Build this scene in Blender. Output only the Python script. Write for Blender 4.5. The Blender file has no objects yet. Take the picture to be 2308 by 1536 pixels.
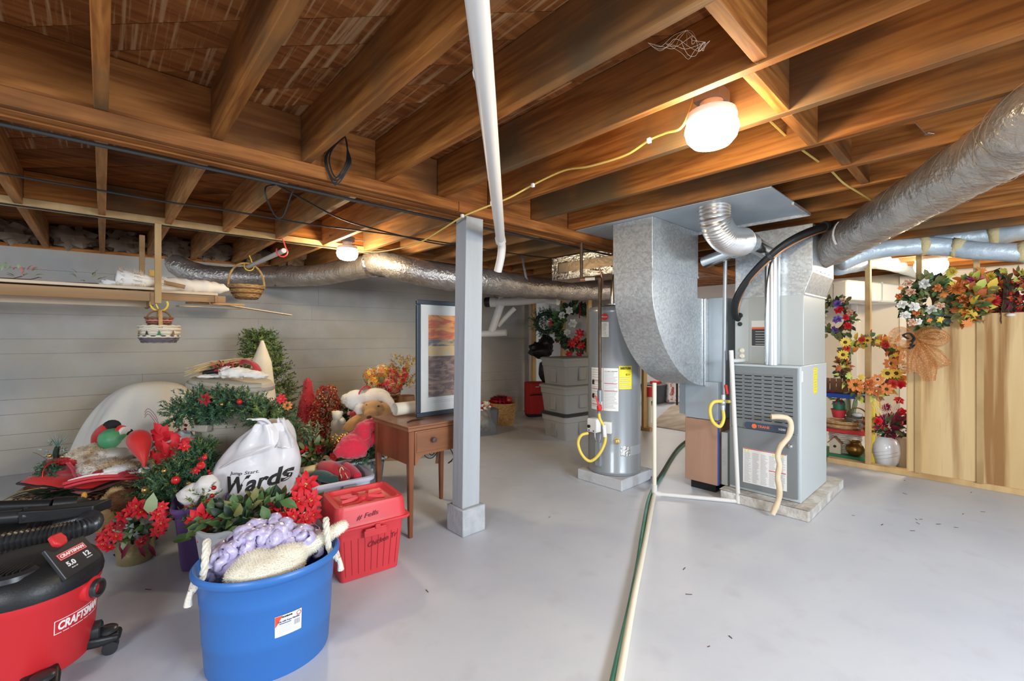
import bpy, bmesh, math, random
from mathutils import Vector, Matrix, Euler, noise
SC = bpy.context.scene
COL = SC.collection
random.seed(7)
V = Vector
PI = math.pi
# ------------------------------------------------------------------ camera
CAMZ, FPX, CX, CY, YAW = 1.3, 1000.0, 1154.0, 760.0, math.radians(42.68)
cam = bpy.data.objects.new('camera', bpy.data.cameras.new('camera'))
COL.objects.link(cam)
cam.location = (0, 0, CAMZ)
cam.rotation_euler = (PI/2, 0, -YAW)
cam.data.sensor_width = 36
cam.data.lens = FPX/2308*36
cam.data.shift_y = (CY-768)/2308
cam.data.clip_start = 0.05
SC.camera = cam
# ------------------------------------------------------------------ light
w = bpy.data.worlds.new('world'); SC.world = w; w.use_nodes = True
bg = w.node_tree.nodes['Background']
bg.inputs[0].default_value = (0.80, 0.90, 1.0, 1); bg.inputs[1].default_value = 0.62
def area(loc, target, sx, sy, power, color):
    l = bpy.data.lights.new('unseen_area_light', 'AREA'); l.shape = 'RECTANGLE'
    l.size, l.size_y, l.energy, l.color = sx, sy, power, color
    o = bpy.data.objects.new('unseen_area_light', l); COL.objects.link(o)
    o.location = loc
    o.rotation_euler = (V(target)-V(loc)).to_track_quat('-Z', 'Y').to_euler()
area((1.6, -2.6, 1.75), (2.2, 3.0, 0.55), 1.8, 0.7, 130, (0.80, 0.90, 1.0))  # daylight from behind right; its window is not modelled
area((-2.6, -0.6, 1.75), (2.0, 2.6, 0.8), 1.4, 0.7, 58, (0.86, 0.93, 1.0))  # added fill from the left to brighten the heap, no window there
area((7.4, -2.4, 1.7), (6.6, 1.2, 0.9), 1.2, 0.8, 18, (1.0, 0.95, 0.88))  # added fill to brighten the far room, not a window
area((8.6, 4.8, 2.0), (7.2, 4.2, 0.3), 1.2, 0.8, 26, (1.0, 0.95, 0.88))  # added fill for the room beyond the opening, not a window
LAMP_E = 100.0
SC.view_settings.view_transform = 'Standard'
SC.view_settings.look = 'None'
SC.view_settings.gamma = 1.0
SC.view_settings.use_curve_mapping = False
SC.view_settings.exposure = 0.55
SC.cycles.use_denoising = True
SC.cycles.max_bounces = 6
# ------------------------------------------------------------------ helpers
FW = V((math.sin(YAW), math.cos(YAW), 0)); RT = V((math.cos(YAW), -math.sin(YAW), 0))
def at(px, py, d):                       # a point seen at (px,py), d metres ahead of the lens
    return V((0, 0, CAMZ)) + d*(FW + RT*((px-CX)/FPX) + V((0, 0, (CY-py)/FPX)))
def onz(px, py, z): return at(px, py, (CAMZ-z)*FPX/(py-CY))
def rnd(a, b): return random.uniform(a, b)
ORG = {}
class MB:
    def __init__(s): s.v, s.f, s.m = [], [], []
    def add(s, vs, fs, mi=0):
        b = len(s.v); s.v += [V(p) for p in vs]
        s.f += [tuple(i+b for i in f) for f in fs]; s.m += [mi]*len(fs); return s
    def box(s, c, d, mi=0, rot=None, taper=None):
        x, y, z = d[0]/2, d[1]/2, d[2]/2; t = taper or (1, 1)
        vs = [V((-x*t[0], -y*t[1], -z)), V((x*t[0], -y*t[1], -z)), V((x*t[0], y*t[1], -z)), V((-x*t[0], y*t[1], -z)),
              V((-x, -y, z)), V((x, -y, z)), V((x, y, z)), V((-x, y, z))]
        if rot is not None: vs = [rot @ p for p in vs]
        return s.add([p+V(c) for p in vs], [(0, 3, 2, 1), (4, 5, 6, 7), (0, 1, 5, 4), (1, 2, 6, 5), (2, 3, 7, 6), (3, 0, 4, 7)], mi)
    def bb(s, a, b, mi=0):
        a, b = V(a), V(b); return s.box((a+b)/2, [abs(q) for q in (b-a)], mi)
    def bar(s, p0, p1, wd, h, mi=0, up=(0, 0, 1)):          # rectangular bar from p0 to p1
        p0, p1 = V(p0), V(p1); d = p1-p0; L = d.length; d.normalize()
        u = V(up); x = d.cross(u)
        if x.length < 1e-4: x = d.cross(V((0, 1, 0)))
        x.normalize(); u = x.cross(d)
        R = Matrix((d, -x, u)).transposed()
        return s.box((p0+p1)/2, (L, wd, h), mi, R)
    def rbox(s, c, d, r=0.02, n=3, mi=0, taper=1.0, rot=None):   # box with rounded vertical edges, tapering to its foot
        out = rrect(d[0], d[1], r, n); vs = []
        for k, z in ((taper, -d[2]/2), (1.0, d[2]/2)):
            vs += [V((x*k, y*k, z)) for x, y in out]
        if rot is not None: vs = [rot @ p for p in vs]
        m = len(out); vs = [p+V(c) for p in vs]
        fs = [(i, (i+1) % m, m+(i+1) % m, m+i) for i in range(m)] + [tuple(range(m-1, -1, -1)), tuple(range(m, 2*m))]
        return s.add(vs, fs, mi)
    def loops(s, rings, cap0=True, cap1=True, mi=0, closed=False):
        m = len(rings[0]); vs = [p for r in rings for p in r]; fs = []
        n = len(rings)
        for k in range(n if closed else n-1):
            a, b = k*m, ((k+1) % n)*m
            fs += [(a+i, a+(i+1) % m, b+(i+1) % m, b+i) for i in range(m)]
        if not closed:
            if cap0: fs.append(tuple(range(m-1, -1, -1)))
            if cap1: fs.append(tuple((n-1)*m+i for i in range(m)))
        return s.add(vs, fs, mi)
    def tube(s, pts, r, n=8, mi=0, cap=True, closed=False, flat=1.0):
        pts = [V(p) for p in pts]; rings = []; N = len(pts); u = None
        for i, p in enumerate(pts):
            if closed: t = pts[(i+1) % N]-pts[i-1]
            else: t = pts[min(i+1, N-1)]-pts[max(i-1, 0)]
            t.normalize()
            if u is None:
                u = t.cross(V((0, 0, 1)))
                if u.length < 1e-3: u = t.cross(V((0, 1, 0)))
            u = (u-t*u.dot(t)).normalized(); q = t.cross(u)
            rr = r[i] if isinstance(r, (list, tuple)) else r
            rings.append([p+u*(rr*math.cos(2*PI*k/n))+q*(rr*flat*math.sin(2*PI*k/n)) for k in range(n)])
        return s.loops(rings, cap, cap, mi, closed)
    def cyl(s, p0, p1, r, r1=None, n=16, mi=0): return s.tube([p0, p1], [r, r if r1 is None else r1], n, mi)
    def lathe(s, prof, c=(0, 0, 0), n=20, mi=0, M=None, sx=1.0, sy=1.0, rot=0.0, cap0=True, cap1=True):
        rings = []
        for r, z in prof:
            rg = []
            for k in range(n):
                a = 2*PI*k/n; x, y = r*sx*math.cos(a), r*sy*math.sin(a)
                p = V((x*math.cos(rot)-y*math.sin(rot), x*math.sin(rot)+y*math.cos(rot), z))
                if M is not None: p = M @ p
                rg.append(p+V(c))
            rings.append(rg)
        return s.loops(rings, cap0, cap1, mi)
    def ball(s, c, r, nu=12, nv=8, mi=0, amp=0.0, fr=3.0, rot=None):
        r = (r, r, r) if not isinstance(r, (tuple, list)) else r
        vs = []; c = V(c)
        for j in range(nv+1):
            th = PI*j/nv
            for i in range(nu):
                ph = 2*PI*i/nu
                p = V((math.sin(th)*math.cos(ph), math.sin(th)*math.sin(ph), math.cos(th)))
                k = 1+amp*noise.noise(p*fr+c*7) if amp else 1
                p = V((p.x*r[0], p.y*r[1], p.z*r[2]))*k
                if rot is not None: p = rot @ p
                vs.append(p+c)
        fs = [(j*nu+i, (j+1)*nu+i, (j+1)*nu+(i+1) % nu, j*nu+(i+1) % nu) for j in range(nv) for i in range(nu)]
        return s.add(vs, fs, mi)
    def grid(s, fn, nu, nv, mi=0, closeu=False):
        mu = nu if closeu else nu+1
        vs = [fn(i/nu, j/nv) for j in range(nv+1) for i in range(mu)]
        fs = [(j*mu+i, j*mu+(i+1) % mu, (j+1)*mu+(i+1) % mu, (j+1)*mu+i) for j in range(nv) for i in range(nu)]
        return s.add(vs, fs, mi)
    def prism(s, out, M, depth, mi=0):                       # outline (x,y) -> extruded along local z
        m = len(out)
        vs = [M @ V((x, y, 0)) for x, y in out]+[M @ V((x, y, depth)) for x, y in out]
        fs = [(i, (i+1) % m, m+(i+1) % m, m+i) for i in range(m)]+[tuple(range(m-1, -1, -1)), tuple(range(m, 2*m))]
        return s.add(vs, fs, mi)
    def leaf(s, p, d, n, L, W, bend=0.15, mi=0):             # folded pointed leaf, 8 triangles
        d = V(d).normalized(); n = V(n); n = n-d*n.dot(d)
        if n.length < 1e-3: n = d.orthogonal()
        n.normalize(); x = d.cross(n); p = V(p)
        a = p+d*L*.35+n*L*bend*.6; b = p+d*L*.7+n*L*bend*.5; t = p+d*L-n*L*bend*.3
        q = n*W*.18
        return s.add([p, a, b, t, a+x*W*.5+q, a-x*W*.5+q, b+x*W*.42+q, b-x*W*.42+q],
                     [(0, 4, 1), (0, 1, 5), (1, 4, 6, 2), (1, 2, 7, 5), (2, 6, 3), (2, 3, 7)], mi)
    def sprig(s, p, d, L, nl, k, mi=0, sp=0.9):              # pine tip: stem with needles
        d = V(d).normalized(); o = d.orthogonal().normalized(); o2 = d.cross(o)
        for i in range(k):
            t = rnd(.05, 1); a = rnd(0, 2*PI); b = V(p)+d*L*t
            e = (o*math.cos(a)+o2*math.sin(a))*sp+d*rnd(.3, .9); e.normalize()
            w_ = e.cross(d).normalized()*nl*.15
            s.add([b-w_, b+w_, b+e*nl*rnd(.7, 1.1)], [(0, 1, 2)], mi if not isinstance(mi, (list, tuple)) else random.choice(mi))
        return s
    def xf(s, M): s.v = [M @ p for p in s.v]; return s
    def build(s, name, mat, parent=None, smooth=True, bevel=0.0, origin=None, solid=0.0, sub=0, ang=40, seg=2, local=False):
        if origin is not None: o0 = V(origin)
        elif parent is not None: o0 = ORG[parent]
        else: o0 = V((0, 0, 0))
        if local: o0 = V((0, 0, 0))
        me = bpy.data.meshes.new(name)
        me.from_pydata([tuple(p-o0) for p in s.v], [], s.f)
        mats = mat if isinstance(mat, (list, tuple)) else [mat]
        for m in mats: me.materials.append(m)
        if len(mats) > 1: me.polygons.foreach_set('material_index', s.m)
        if smooth: me.shade_smooth(); 
        me.update()
        if smooth and ang < 180: me.set_sharp_from_angle(angle=math.radians(ang))
        o = bpy.data.objects.new(name, me); COL.objects.link(o)
        if parent is not None: o.parent = parent
        if origin is not None:
            o.location = o0-(ORG[parent] if parent is not None else V((0, 0, 0)))
        ORG[o] = o0 if not local else (ORG[parent] if parent is not None else V((0, 0, 0)))
        if solid:
            q = o.modifiers.new('solid', 'SOLIDIFY'); q.thickness = solid; q.offset = 0
        if sub:
            q = o.modifiers.new('sub', 'SUBSURF'); q.levels = q.render_levels = sub
        if bevel:
            q = o.modifiers.new('bevel', 'BEVEL'); q.width = bevel; q.segments = seg; q.limit_method = 'ANGLE'; q.angle_limit = math.radians(40)
        return o
def rrect(a, b, r, n=3):
    r = min(r, a/2-1e-4, b/2-1e-4); o = []
    for cx, cy, s0 in ((a/2-r, b/2-r, 0), (-a/2+r, b/2-r, 1), (-a/2+r, -b/2+r, 2), (a/2-r, -b/2+r, 3)):
        for k in range(n+1):
            t = (s0+k/n)*PI/2; o.append((cx+r*math.cos(t), cy+r*math.sin(t)))
    return o
def smooth_path(pts, k=6):                                   # Catmull-Rom through the points
    pts = [V(p) for p in pts]; out = []
    for i in range(len(pts)-1):
        p0, p1, p2, p3 = pts[max(i-1, 0)], pts[i], pts[i+1], pts[min(i+2, len(pts)-1)]
        for j in range(k):
            t = j/k
            out.append(.5*((2*p1)+(p2-p0)*t+(2*p0-5*p1+4*p2-p3)*t*t+(3*p1-p0-3*p2+p3)*t*t*t))
    out.append(pts[-1]); return out
def tag(o, label, cat, group=None, kind=None):
    o['label'] = label; o['category'] = cat
    if group: o['group'] = group
    if kind: o['kind'] = kind
    return o
def thing(name, label, cat, loc, group=None):
    o = bpy.data.objects.new(name, None); COL.objects.link(o); o.empty_display_size = .05
    o.location = loc; ORG[o] = V(loc); return tag(o, label, cat, group)
def struct(o): o['kind'] = 'structure'; return o
def stuff(o): o['kind'] = 'stuff'; return o
def inst(name, mesh, parent, loc, rot=None, sc=1.0):         # a part that shares mesh data with its likes
    o = bpy.data.objects.new(name, mesh); COL.objects.link(o); o.parent = parent
    o.location = V(loc)-ORG[parent]; ORG[o] = V(loc)
    if rot is not None: o.rotation_euler = rot
    o.scale = (sc, sc, sc); return o
def face_rot(n, roll=None):                                  # euler that turns local +z to n
    q = V(n).to_track_quat('Z', 'Y')
    return (q.to_matrix() @ Matrix.Rotation(rnd(0, 6.28) if roll is None else roll, 3, 'Z')).to_euler()
def mesh_of(mb, mats, smooth=True):
    o = mb.build('proto', mats, smooth=smooth, ang=180); me = o.data; bpy.data.objects.remove(o); return me
def fuse(mb, name, mat, parent=None, voxel=.012, it=3, origin=None, disp=0.0):   # one continuous skin round the shapes
    o = mb.build(name, mat, parent, origin=origin, ang=180)
    q = o.modifiers.new('r', 'REMESH'); q.mode = 'VOXEL'; q.voxel_size = voxel
    q = o.modifiers.new('s', 'SMOOTH'); q.iterations = it; q.factor = .6
    bpy.context.view_layer.update()
    me = bpy.data.meshes.new_from_object(o.evaluated_get(bpy.context.evaluated_depsgraph_get()))
    o.modifiers.clear(); o.data = me; me.shade_smooth()
    if disp:
        for v in me.vertices: v.co += v.normal*disp*noise.noise(v.co*45)
    return o
def fur(src, name, mat, n, L, w_=.0016, droop=.3, parent=None):   # a pile of short hairs standing on a surface
    me = src.data; ps = [p for p in me.polygons]; ar = [p.area for p in ps]; mb = MB()
    for p in random.choices(ps, ar, k=n):
        vs = [me.vertices[i].co for i in p.vertices]; a, b, c = random.random(), random.random(), random.random()
        t = a+b+c; q = (vs[0]*a+vs[1]*b+vs[2]*c)/t
        d = (p.normal+V((rnd(-.6, .6), rnd(-.6, .6), rnd(-.6, .4)-droop))).normalized()
        x = d.orthogonal().normalized()*w_
        mb.add([q-x, q+x, q+d*L*rnd(.5, 1)], [(0, 1, 2)])
    o = mb.build(name, mat, src, local=True, ang=180)
    return stuff(o)
def text(s, size, M, mat, parent, name='lettering', shear=0.0, bold=0.0, wid=None, ext=.0004, align='CENTER'):
    cu = bpy.data.curves.new('t', 'FONT'); cu.body = s; cu.size = size; cu.shear = shear; cu.offset = bold
    cu.align_x = align; cu.align_y = 'CENTER'; cu.extrude = ext; cu.resolution_u = 3
    o = bpy.data.objects.new('t', cu); COL.objects.link(o); bpy.context.view_layer.update()
    me = bpy.data.meshes.new_from_object(o.evaluated_get(bpy.context.evaluated_depsgraph_get()))
    bpy.data.objects.remove(o)
    if wid and len(me.vertices):
        x0 = min(v.co.x for v in me.vertices); x1 = max(v.co.x for v in me.vertices); k = wid/max(x1-x0, 1e-6)
        for v in me.vertices: v.co.x *= k
    for v in me.vertices: v.co = M @ v.co-ORG[parent]
    me.materials.clear(); me.materials.append(mat)
    t = bpy.data.objects.new(name, me); COL.objects.link(t); t.parent = parent; ORG[t] = ORG[parent]; return t
def frame_mat(o, x, y):                                      # matrix: local x along x, y along y, z = x cross y
    x = V(x).normalized(); y = V(y); y = (y-x*y.dot(x)).normalized(); z = x.cross(y)
    M = Matrix((x, y, z)).transposed().to_4x4(); M.translation = V(o); return M
# ------------------------------------------------------------------ materials
MATS = {}
def mat(name, col, rough=.6, metal=0.0, col2=None, nscale=6.0, lo=.35, hi=.65, bump=0.0, bscale=60.0, stretch=(1, 1, 1), trans=0.0,
        alpha=1.0, emit=None, es=0.0, coat=0.0, rand=0.0, sheen=0.0, detail=4.0, coord='Object', rotz=0.0, sss=0.0, col3=None, n3=1.2, vor=False, ior=1.45, spec=None, dist=0.0, lo3=.48, hi3=.62, st3=(1, 1, 1)):
    if name in MATS: return MATS[name]
    m = bpy.data.materials.new(name); m.use_nodes = True; nt = m.node_tree; N, L = nt.nodes, nt.links
    b = N['Principled BSDF']; b.inputs['Roughness'].default_value = rough; b.inputs['Metallic'].default_value = metal
    b.inputs['IOR'].default_value = ior
    c4 = lambda c: (c[0], c[1], c[2], 1)
    b.inputs['Base Color'].default_value = c4(col)
    tc = N.new('ShaderNodeTexCoord')
    def mapped(st, rz=0.0):
        mp = N.new('ShaderNodeMapping'); mp.inputs['Scale'].default_value = st; mp.inputs['Rotation'].default_value = (0, 0, rz)
        src = tc.outputs[coord]
        if rand:
            oi = N.new('ShaderNodeObjectInfo'); ad = N.new('ShaderNodeVectorMath'); ad.operation = 'MULTIPLY_ADD'
            ad.inputs[0].default_value = (37, 53, 71)
            cb = N.new('ShaderNodeCombineXYZ')
            for i in range(3): L.new(oi.outputs['Random'], cb.inputs[i])
            L.new(cb.outputs[0], ad.inputs[1]); L.new(src, ad.inputs[2]); src = ad.outputs[0]
        L.new(src, mp.inputs['Vector']); return mp.outputs[0]
    cs = None
    if col2 is not None:
        if vor:
            t = N.new('ShaderNodeTexVoronoi'); t.inputs['Scale'].default_value = nscale; o = t.outputs['Color']
        else:
            t = N.new('ShaderNodeTexNoise'); t.inputs['Scale'].default_value = nscale; t.inputs['Detail'].default_value = detail
            t.inputs['Distortion'].default_value = dist; o = t.outputs['Fac']
        L.new(mapped(stretch, rotz), t.inputs['Vector'])
        r = N.new('ShaderNodeValToRGB'); r.color_ramp.elements[0].position = lo; r.color_ramp.elements[1].position = hi
        r.color_ramp.elements[0].color = c4(col); r.color_ramp.elements[1].color = c4(col2)
        L.new(o, r.inputs[0]); cs = r.outputs[0]
        if col3 is not None:
            t3 = N.new('ShaderNodeTexNoise'); t3.inputs['Scale'].default_value = n3; t3.inputs['Detail'].default_value = 5
            L.new(mapped(st3, rotz), t3.inputs['Vector'])
            r3 = N.new('ShaderNodeValToRGB'); r3.color_ramp.elements[0].position = lo3; r3.color_ramp.elements[1].position = hi3
            L.new(t3.outputs['Fac'], r3.inputs[0])
            mx = N.new('ShaderNodeMix'); mx.data_type = 'RGBA'; L.new(r3.outputs[0], mx.inputs[0]); L.new(cs, mx.inputs[6])
            mx.inputs[7].default_value = c4(col3); cs = mx.outputs[2]
    if rand:
        oi = N.new('ShaderNodeObjectInfo'); mr = N.new('ShaderNodeMapRange'); mr.inputs[3].default_value = 1-rand; mr.inputs[4].default_value = 1+rand
        L.new(oi.outputs['Random'], mr.inputs[0]); hs = N.new('ShaderNodeHueSaturation'); L.new(mr.outputs[0], hs.inputs['Value'])
        if cs is not None: L.new(cs, hs.inputs['Color'])
        else: hs.inputs['Color'].default_value = c4(col)
        cs = hs.outputs[0]
    if cs is not None: L.new(cs, b.inputs['Base Color'])
    if bump:
        t = N.new('ShaderNodeTexNoise'); t.inputs['Scale'].default_value = bscale; t.inputs['Detail'].default_value = 3
        L.new(mapped(stretch, rotz), t.inputs['Vector']); bp = N.new('ShaderNodeBump'); bp.inputs['Strength'].default_value = bump; bp.inputs['Distance'].default_value = .01
        L.new(t.outputs['Fac'], bp.inputs['Height']); L.new(bp.outputs[0], b.inputs['Normal'])
    if trans: b.inputs['Transmission Weight'].default_value = trans
    if alpha < 1: b.inputs['Alpha'].default_value = alpha
    if emit: b.inputs['Emission Color'].default_value = c4(emit); b.inputs['Emission Strength'].default_value = es
    if coat: b.inputs['Coat Weight'].default_value = coat
    if sheen: b.inputs['Sheen Weight'].default_value = sheen
    if sss: b.inputs['Subsurface Weight'].default_value = sss; b.inputs['Subsurface Radius'].default_value = (.02, .015, .01)
    if spec is not None: b.inputs['Specular IOR Level'].default_value = spec
    MATS[name] = m; return m
def wood(name, c1, c2, axis, rough=.65, rand=.12, sc=9.0, col3=None, rotz=0.0, bump=.15, n3=2.0, lo3=.5, hi3=.7, st3=(1, 1, 1), lo=.3, hi=.7):
    st = {'x': (.07, 1, 1), 'y': (1, .07, 1), 'z': (1, 1, .07)}[axis]
    return mat(name, c1, rough, 0, c2, sc, lo, hi, bump, 40, st, spec=.18 if rough > .5 else None, rand=rand, col3=col3, n3=n3, rotz=rotz, dist=.6, lo3=lo3, hi3=hi3, st3=st3)
joist_m = wood('joist_wood', (.22, .070, .014), (.42, .165, .040), 'y', col3=(.13, .08, .04), n3=1.3, lo3=.45, hi3=.66, sc=34, rand=.2, lo=.36, hi=.64)
joist2_m = wood('joist_wood_lamplit', (.30, .125, .040), (.48, .245, .095), 'y', col3=(.20, .13, .065), n3=1.3, sc=34, rand=.2, lo=.36, hi=.64)  # paler copy for the far joists, lamplight put into the colour
block_m = wood('blocking_wood', (.22, .070, .014), (.42, .165, .040), 'x', col3=(.13, .08, .04), n3=1.3, sc=34, rand=.2, lo=.36, hi=.64)
girder_m = wood('girder_wood', (.185, .058, .013), (.35, .135, .036), 'x', col3=(.12, .05, .018), n3=1.5, sc=34, lo=.36, hi=.64)
plank_m = wood('subfloor_wood', (.17, .052, .013), (.34, .125, .034), 'x', rotz=PI/4, sc=26, col3=(.07, .024, .009), n3=2.2, rand=.25, lo=.34, hi=.66)
plankw_m = wood('subfloor_wood_limed', (.17, .052, .013), (.32, .12, .034), 'x', rotz=PI/4, sc=26, col3=(.46, .27, .13), n3=6.0, st3=(10, .30, 1), lo3=.52, hi3=.66, lo=.34, hi=.66, rand=.2)
stud_m = wood('stud_wood', (.50, .32, .14), (.66, .45, .22), 'z', col3=(.40, .24, .10), rand=.15)
ply_m = wood('plywood_wood', (.64, .42, .19), (.76, .55, .29), 'z', sc=6, col3=(.34, .17, .06), n3=2.4, st3=(1, 3.2, .16), lo3=.47, hi3=.62, rand=.05)
shelf_m = wood('shelf_wood', (.33, .19, .09), (.46, .29, .15), 'x')
pale_x = wood('pale_board', (.62, .48, .33), (.72, .58, .42), 'x')
cherry_m = wood('cherry_wood', (.175, .055, .022), (.27, .095, .04), 'z', rough=.32, rand=.05)
cherryx_m = wood('cherry_wood_top', (.21, .085, .04), (.30, .13, .065), 'x', rough=.3, rand=.05)
conc_m = mat('wall_concrete', (.41, .405, .395), .85, 0, (.53, .52, .50), 2.2, bump=.5, bscale=30, col3=(.46, .40, .31), n3=.8, lo3=.42, hi3=.7)  # tan patches: dirt, plus the lamp's warm tone put into the colour
floor_m = mat('painted_floor', (.53, .555, .615), .42, 0, (.60, .62, .665), 1.5, bump=.05, bscale=25, col3=(.52, .53, .58), n3=7, lo3=.55, hi3=.8)
postp_m = mat('post_paint', (.36, .38, .40), .6, 0, (.42, .44, .46), 5, bump=.35, bscale=30, stretch=(1, 1, .12))
base_m = mat('base_paint', (.38, .39, .41), .8, 0, (.47, .48, .50), 14, bump=.5, bscale=50)
pad_m = mat('pad_concrete', (.56, .52, .47), .9, 0, (.42, .38, .33), 18, bump=.8, bscale=45, col3=(.66, .64, .60), n3=6)
pad2_m = mat('pad_paint', (.52, .53, .55), .75, 0, (.42, .40, .38), 7, .5, .8, bump=.4, bscale=45)
dry_m = mat('drywall', (.78, .74, .68), .9, 0, (.74, .69, .62), 1.5)
white_m = mat('white_paint', (.82, .81, .78), .6)
carpet_m = mat('beige_carpet', (.46, .36, .27), .95, 0, (.66, .58, .50), 3.0, bump=.5, bscale=150, stretch=(.5, 2, 1))
galv_m = mat('galvanised_steel', (.43, .455, .47), .42, .7, (.66, .69, .71), 70, .05, .95, vor=True, bump=.04, bscale=6)
galvd_m = mat('galvanised_panel', (.40, .46, .51), .5, .5, (.47, .53, .58), 3)
foil_m = mat('crinkled_foil', (.42, .385, .36), .33, .8, (.58, .54, .51), 8, bump=1.0, bscale=40)
foilb_m = mat('bluish_foil', (.46, .54, .60), .42, .2, (.60, .66, .70), 5, bump=.8, bscale=18)
foilt_m = mat('foil_tape', (.80, .79, .77), .16, 1, bump=.8, bscale=45)
tanfoil_m = mat('tan_wrap', (.42, .31, .20), .35, .5, (.50, .38, .26), 5, bump=.3, bscale=20)
chrome_m = mat('bright_metal', (.75, .75, .74), .2, 1)
alu_m = mat('spiral_aluminium', (.72, .70, .67), .28, .95)
furn_m = mat('furnace_grey', (.205, .22, .225), .42, .1)
furnl_m = mat('furnace_casing', (.56, .61, .62), .4, .15)
coil_m = mat('coil_casing', (.47, .49, .47), .42, .15)
tank_m = mat('tank_grey', (.27, .285, .30), .28, .1, coat=.3)
iron_m = mat('black_iron', (.06, .045, .035), .5, .5, (.12, .075, .045), 20)
steelp_m = mat('grey_pipe', (.28, .29, .30), .4, .6)
pvc_m = mat('white_plastic_pipe', (.70, .675, .64), .4)
pvcc_m = mat('cream_plastic_pipe', (.78, .72, .58), .45)
yel_m = mat('yellow_gas_hose', (.80, .60, .10), .45)
cable_y = mat('yellow_cable', (.72, .52, .13), .5)
blk_m = mat('black_plastic', (.014, .014, .015), .42, bump=.08, bscale=120)
blks_m = mat('black_satin', (.03, .03, .032), .3)
cab_m = mat('black_cable', (.02, .02, .02), .5)
copper_m = mat('copper', (.62, .33, .18), .35, .9)
brass_m = mat('brass', (.55, .42, .20), .3, 1)
hose_m = mat('green_hose', (.05, .20, .14), .45, 0, (.12, .30, .24), 4)
hosed_m = mat('dark_hose', (.02, .03, .025), .45)
stick_m = mat('peeled_stick', (.66, .52, .34), .6, 0, (.74, .60, .42), 9, bump=.2, bscale=30)
red_m = mat('red_plastic', (.62, .025, .03), .4, rand=0)
redtub_m = mat('red_tub_plastic', (.66, .045, .055), .42)
blue_m = mat('blue_plastic', (.035, .155, .46), .36)
purple_m = mat('purple_plastic', (.115, .065, .20), .35)
lav_m = mat('pale_grey_plastic', (.56, .58, .66), .45)
tote_m = mat('grey_tote', (.29, .285, .27), .5)
can_m = mat('beige_bin', (.50, .45, .37), .55)
rope_m = mat('rope', (.78, .72, .60), .9, bump=.5, bscale=150)
bagw_m = mat('white_bag', (.80, .77, .78), .22, trans=.0, sss=.15, bump=.35, bscale=14)
clear_m = mat('clear_plastic', (.88, .90, .92), .12, trans=.9, ior=1.12)
milk_m = mat('milky_plastic', (.74, .76, .78), .3, trans=.35)
cloth_w = mat('white_sheet', (.84, .80, .72), .9, 0, (.56, .66, .74), 1.3, .52, .78, bump=.15, bscale=40)
cloth_c = mat('cream_cloth', (.80, .72, .56), .9, 0, (.70, .60, .44), 3)
muslin_m = mat('muslin', (.80, .75, .68), .9)
plushw_m = mat('white_plush', (.88, .84, .78), .95, sheen=.4)
plusht_m = mat('tan_plush', (.55, .30, .11), .95, sheen=.3, col2=(.64, .38, .16), nscale=9)
redv_m = mat('red_fleece', (.62, .02, .05), .95, sheen=.4, bump=.3, bscale=120)
redd_m = mat('dark_red_cloth', (.36, .012, .02), .8, sheen=.3, col2=(.52, .03, .04), nscale=7)
sequin_m = mat('red_sequins', (.50, .01, .02), .2, .5, (.75, .05, .05), 90, vor=True, bump=.8, bscale=200)
furm_m = mat('spotted_fur', (.70, .62, .52), .95, 0, (.20, .16, .15), 16, .50, .68, col3=(.55, .38, .22), n3=8)
pineA = mat('pine_green', (.055, .13, .05), .6); pineB = mat('pine_yellow_green', (.20, .25, .055), .6); pineC = mat('pine_blue_green', (.05, .14, .095), .6)
pineD = mat('pine_frost', (.42, .52, .46), .6)
leafA = mat('leaf_green', (.08, .16, .045), .5); leafB = mat('leaf_olive', (.20, .19, .06), .55); leafC = mat('leaf_pale', (.33, .40, .22), .5)
leafdk = mat('leaf_dark', (.018, .035, .018), .5)
stem_m = mat('brown_stem', (.10, .055, .03), .8)
poin_m = mat('poinsettia_red', (.66, .015, .025), .6); poind_m = mat('poinsettia_dark', (.36, .01, .02), .6)
org_m = mat('petal_orange', (.72, .21, .04), .6); ylw_m = mat('petal_yellow', (.78, .52, .06), .6); rust_m = mat('petal_rust', (.45, .11, .03), .6)
pnk_m = mat('petal_pink', (.62, .22, .20), .6); mag_m = mat('petal_magenta', (.42, .02, .13), .6); wht_m = mat('petal_white', (.80, .76, .68), .6)
prp_m = mat('petal_purple', (.22, .13, .45), .6); cream_m = mat('petal_cream', (.78, .62, .34), .6); lime_m = mat('petal_lime', (.52, .55, .10), .6)
brown_m = mat('seed_brown', (.09, .04, .015), .8); gold_m = mat('gold', (.72, .46, .14), .28, .9); goldc_m = mat('gold_foil', (.50, .40, .20), .3, .8, bump=.5, bscale=25)
glit_m = mat('red_glitter', (.45, .03, .02), .3, .5); bur_m = mat('burgundy', (.20, .012, .04), .6)
wick_m = mat('wicker', (.50, .28, .10), .75, 0, (.66, .42, .18), 30, bump=.4, bscale=80); wickd_m = mat('wicker_dark', (.24, .11, .05), .75)
lavm_m = mat('lavender_mesh', (.50, .42, .70), .3, .0, (.72, .66, .85), 55, spec=.8, trans=.15)
paper_m = mat('paper', (.80, .78, .74), .7); paperp_m = mat('pinkish_paper', (.72, .62, .56), .8)
ink_m = mat('ink', (.02, .018, .018), .6); inkr_m = mat('red_ink', (.60, .03, .03), .6); inkg_m = mat('grey_ink', (.42, .42, .46), .7); inkw_m = mat('white_ink', (.86, .84, .82), .5)
yelp_m = mat('yellow_label', (.86, .72, .02), .5); card_m = mat('cardboard', (.50, .38, .25), .85)
glass_m = mat('picture_glass', (1, 1, 1), .03, trans=1.0, ior=1.3)
globe_m = mat('lit_globe', (1, .95, .85), .3, emit=(1.0, .80, .50), es=LAMP_E)
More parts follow.
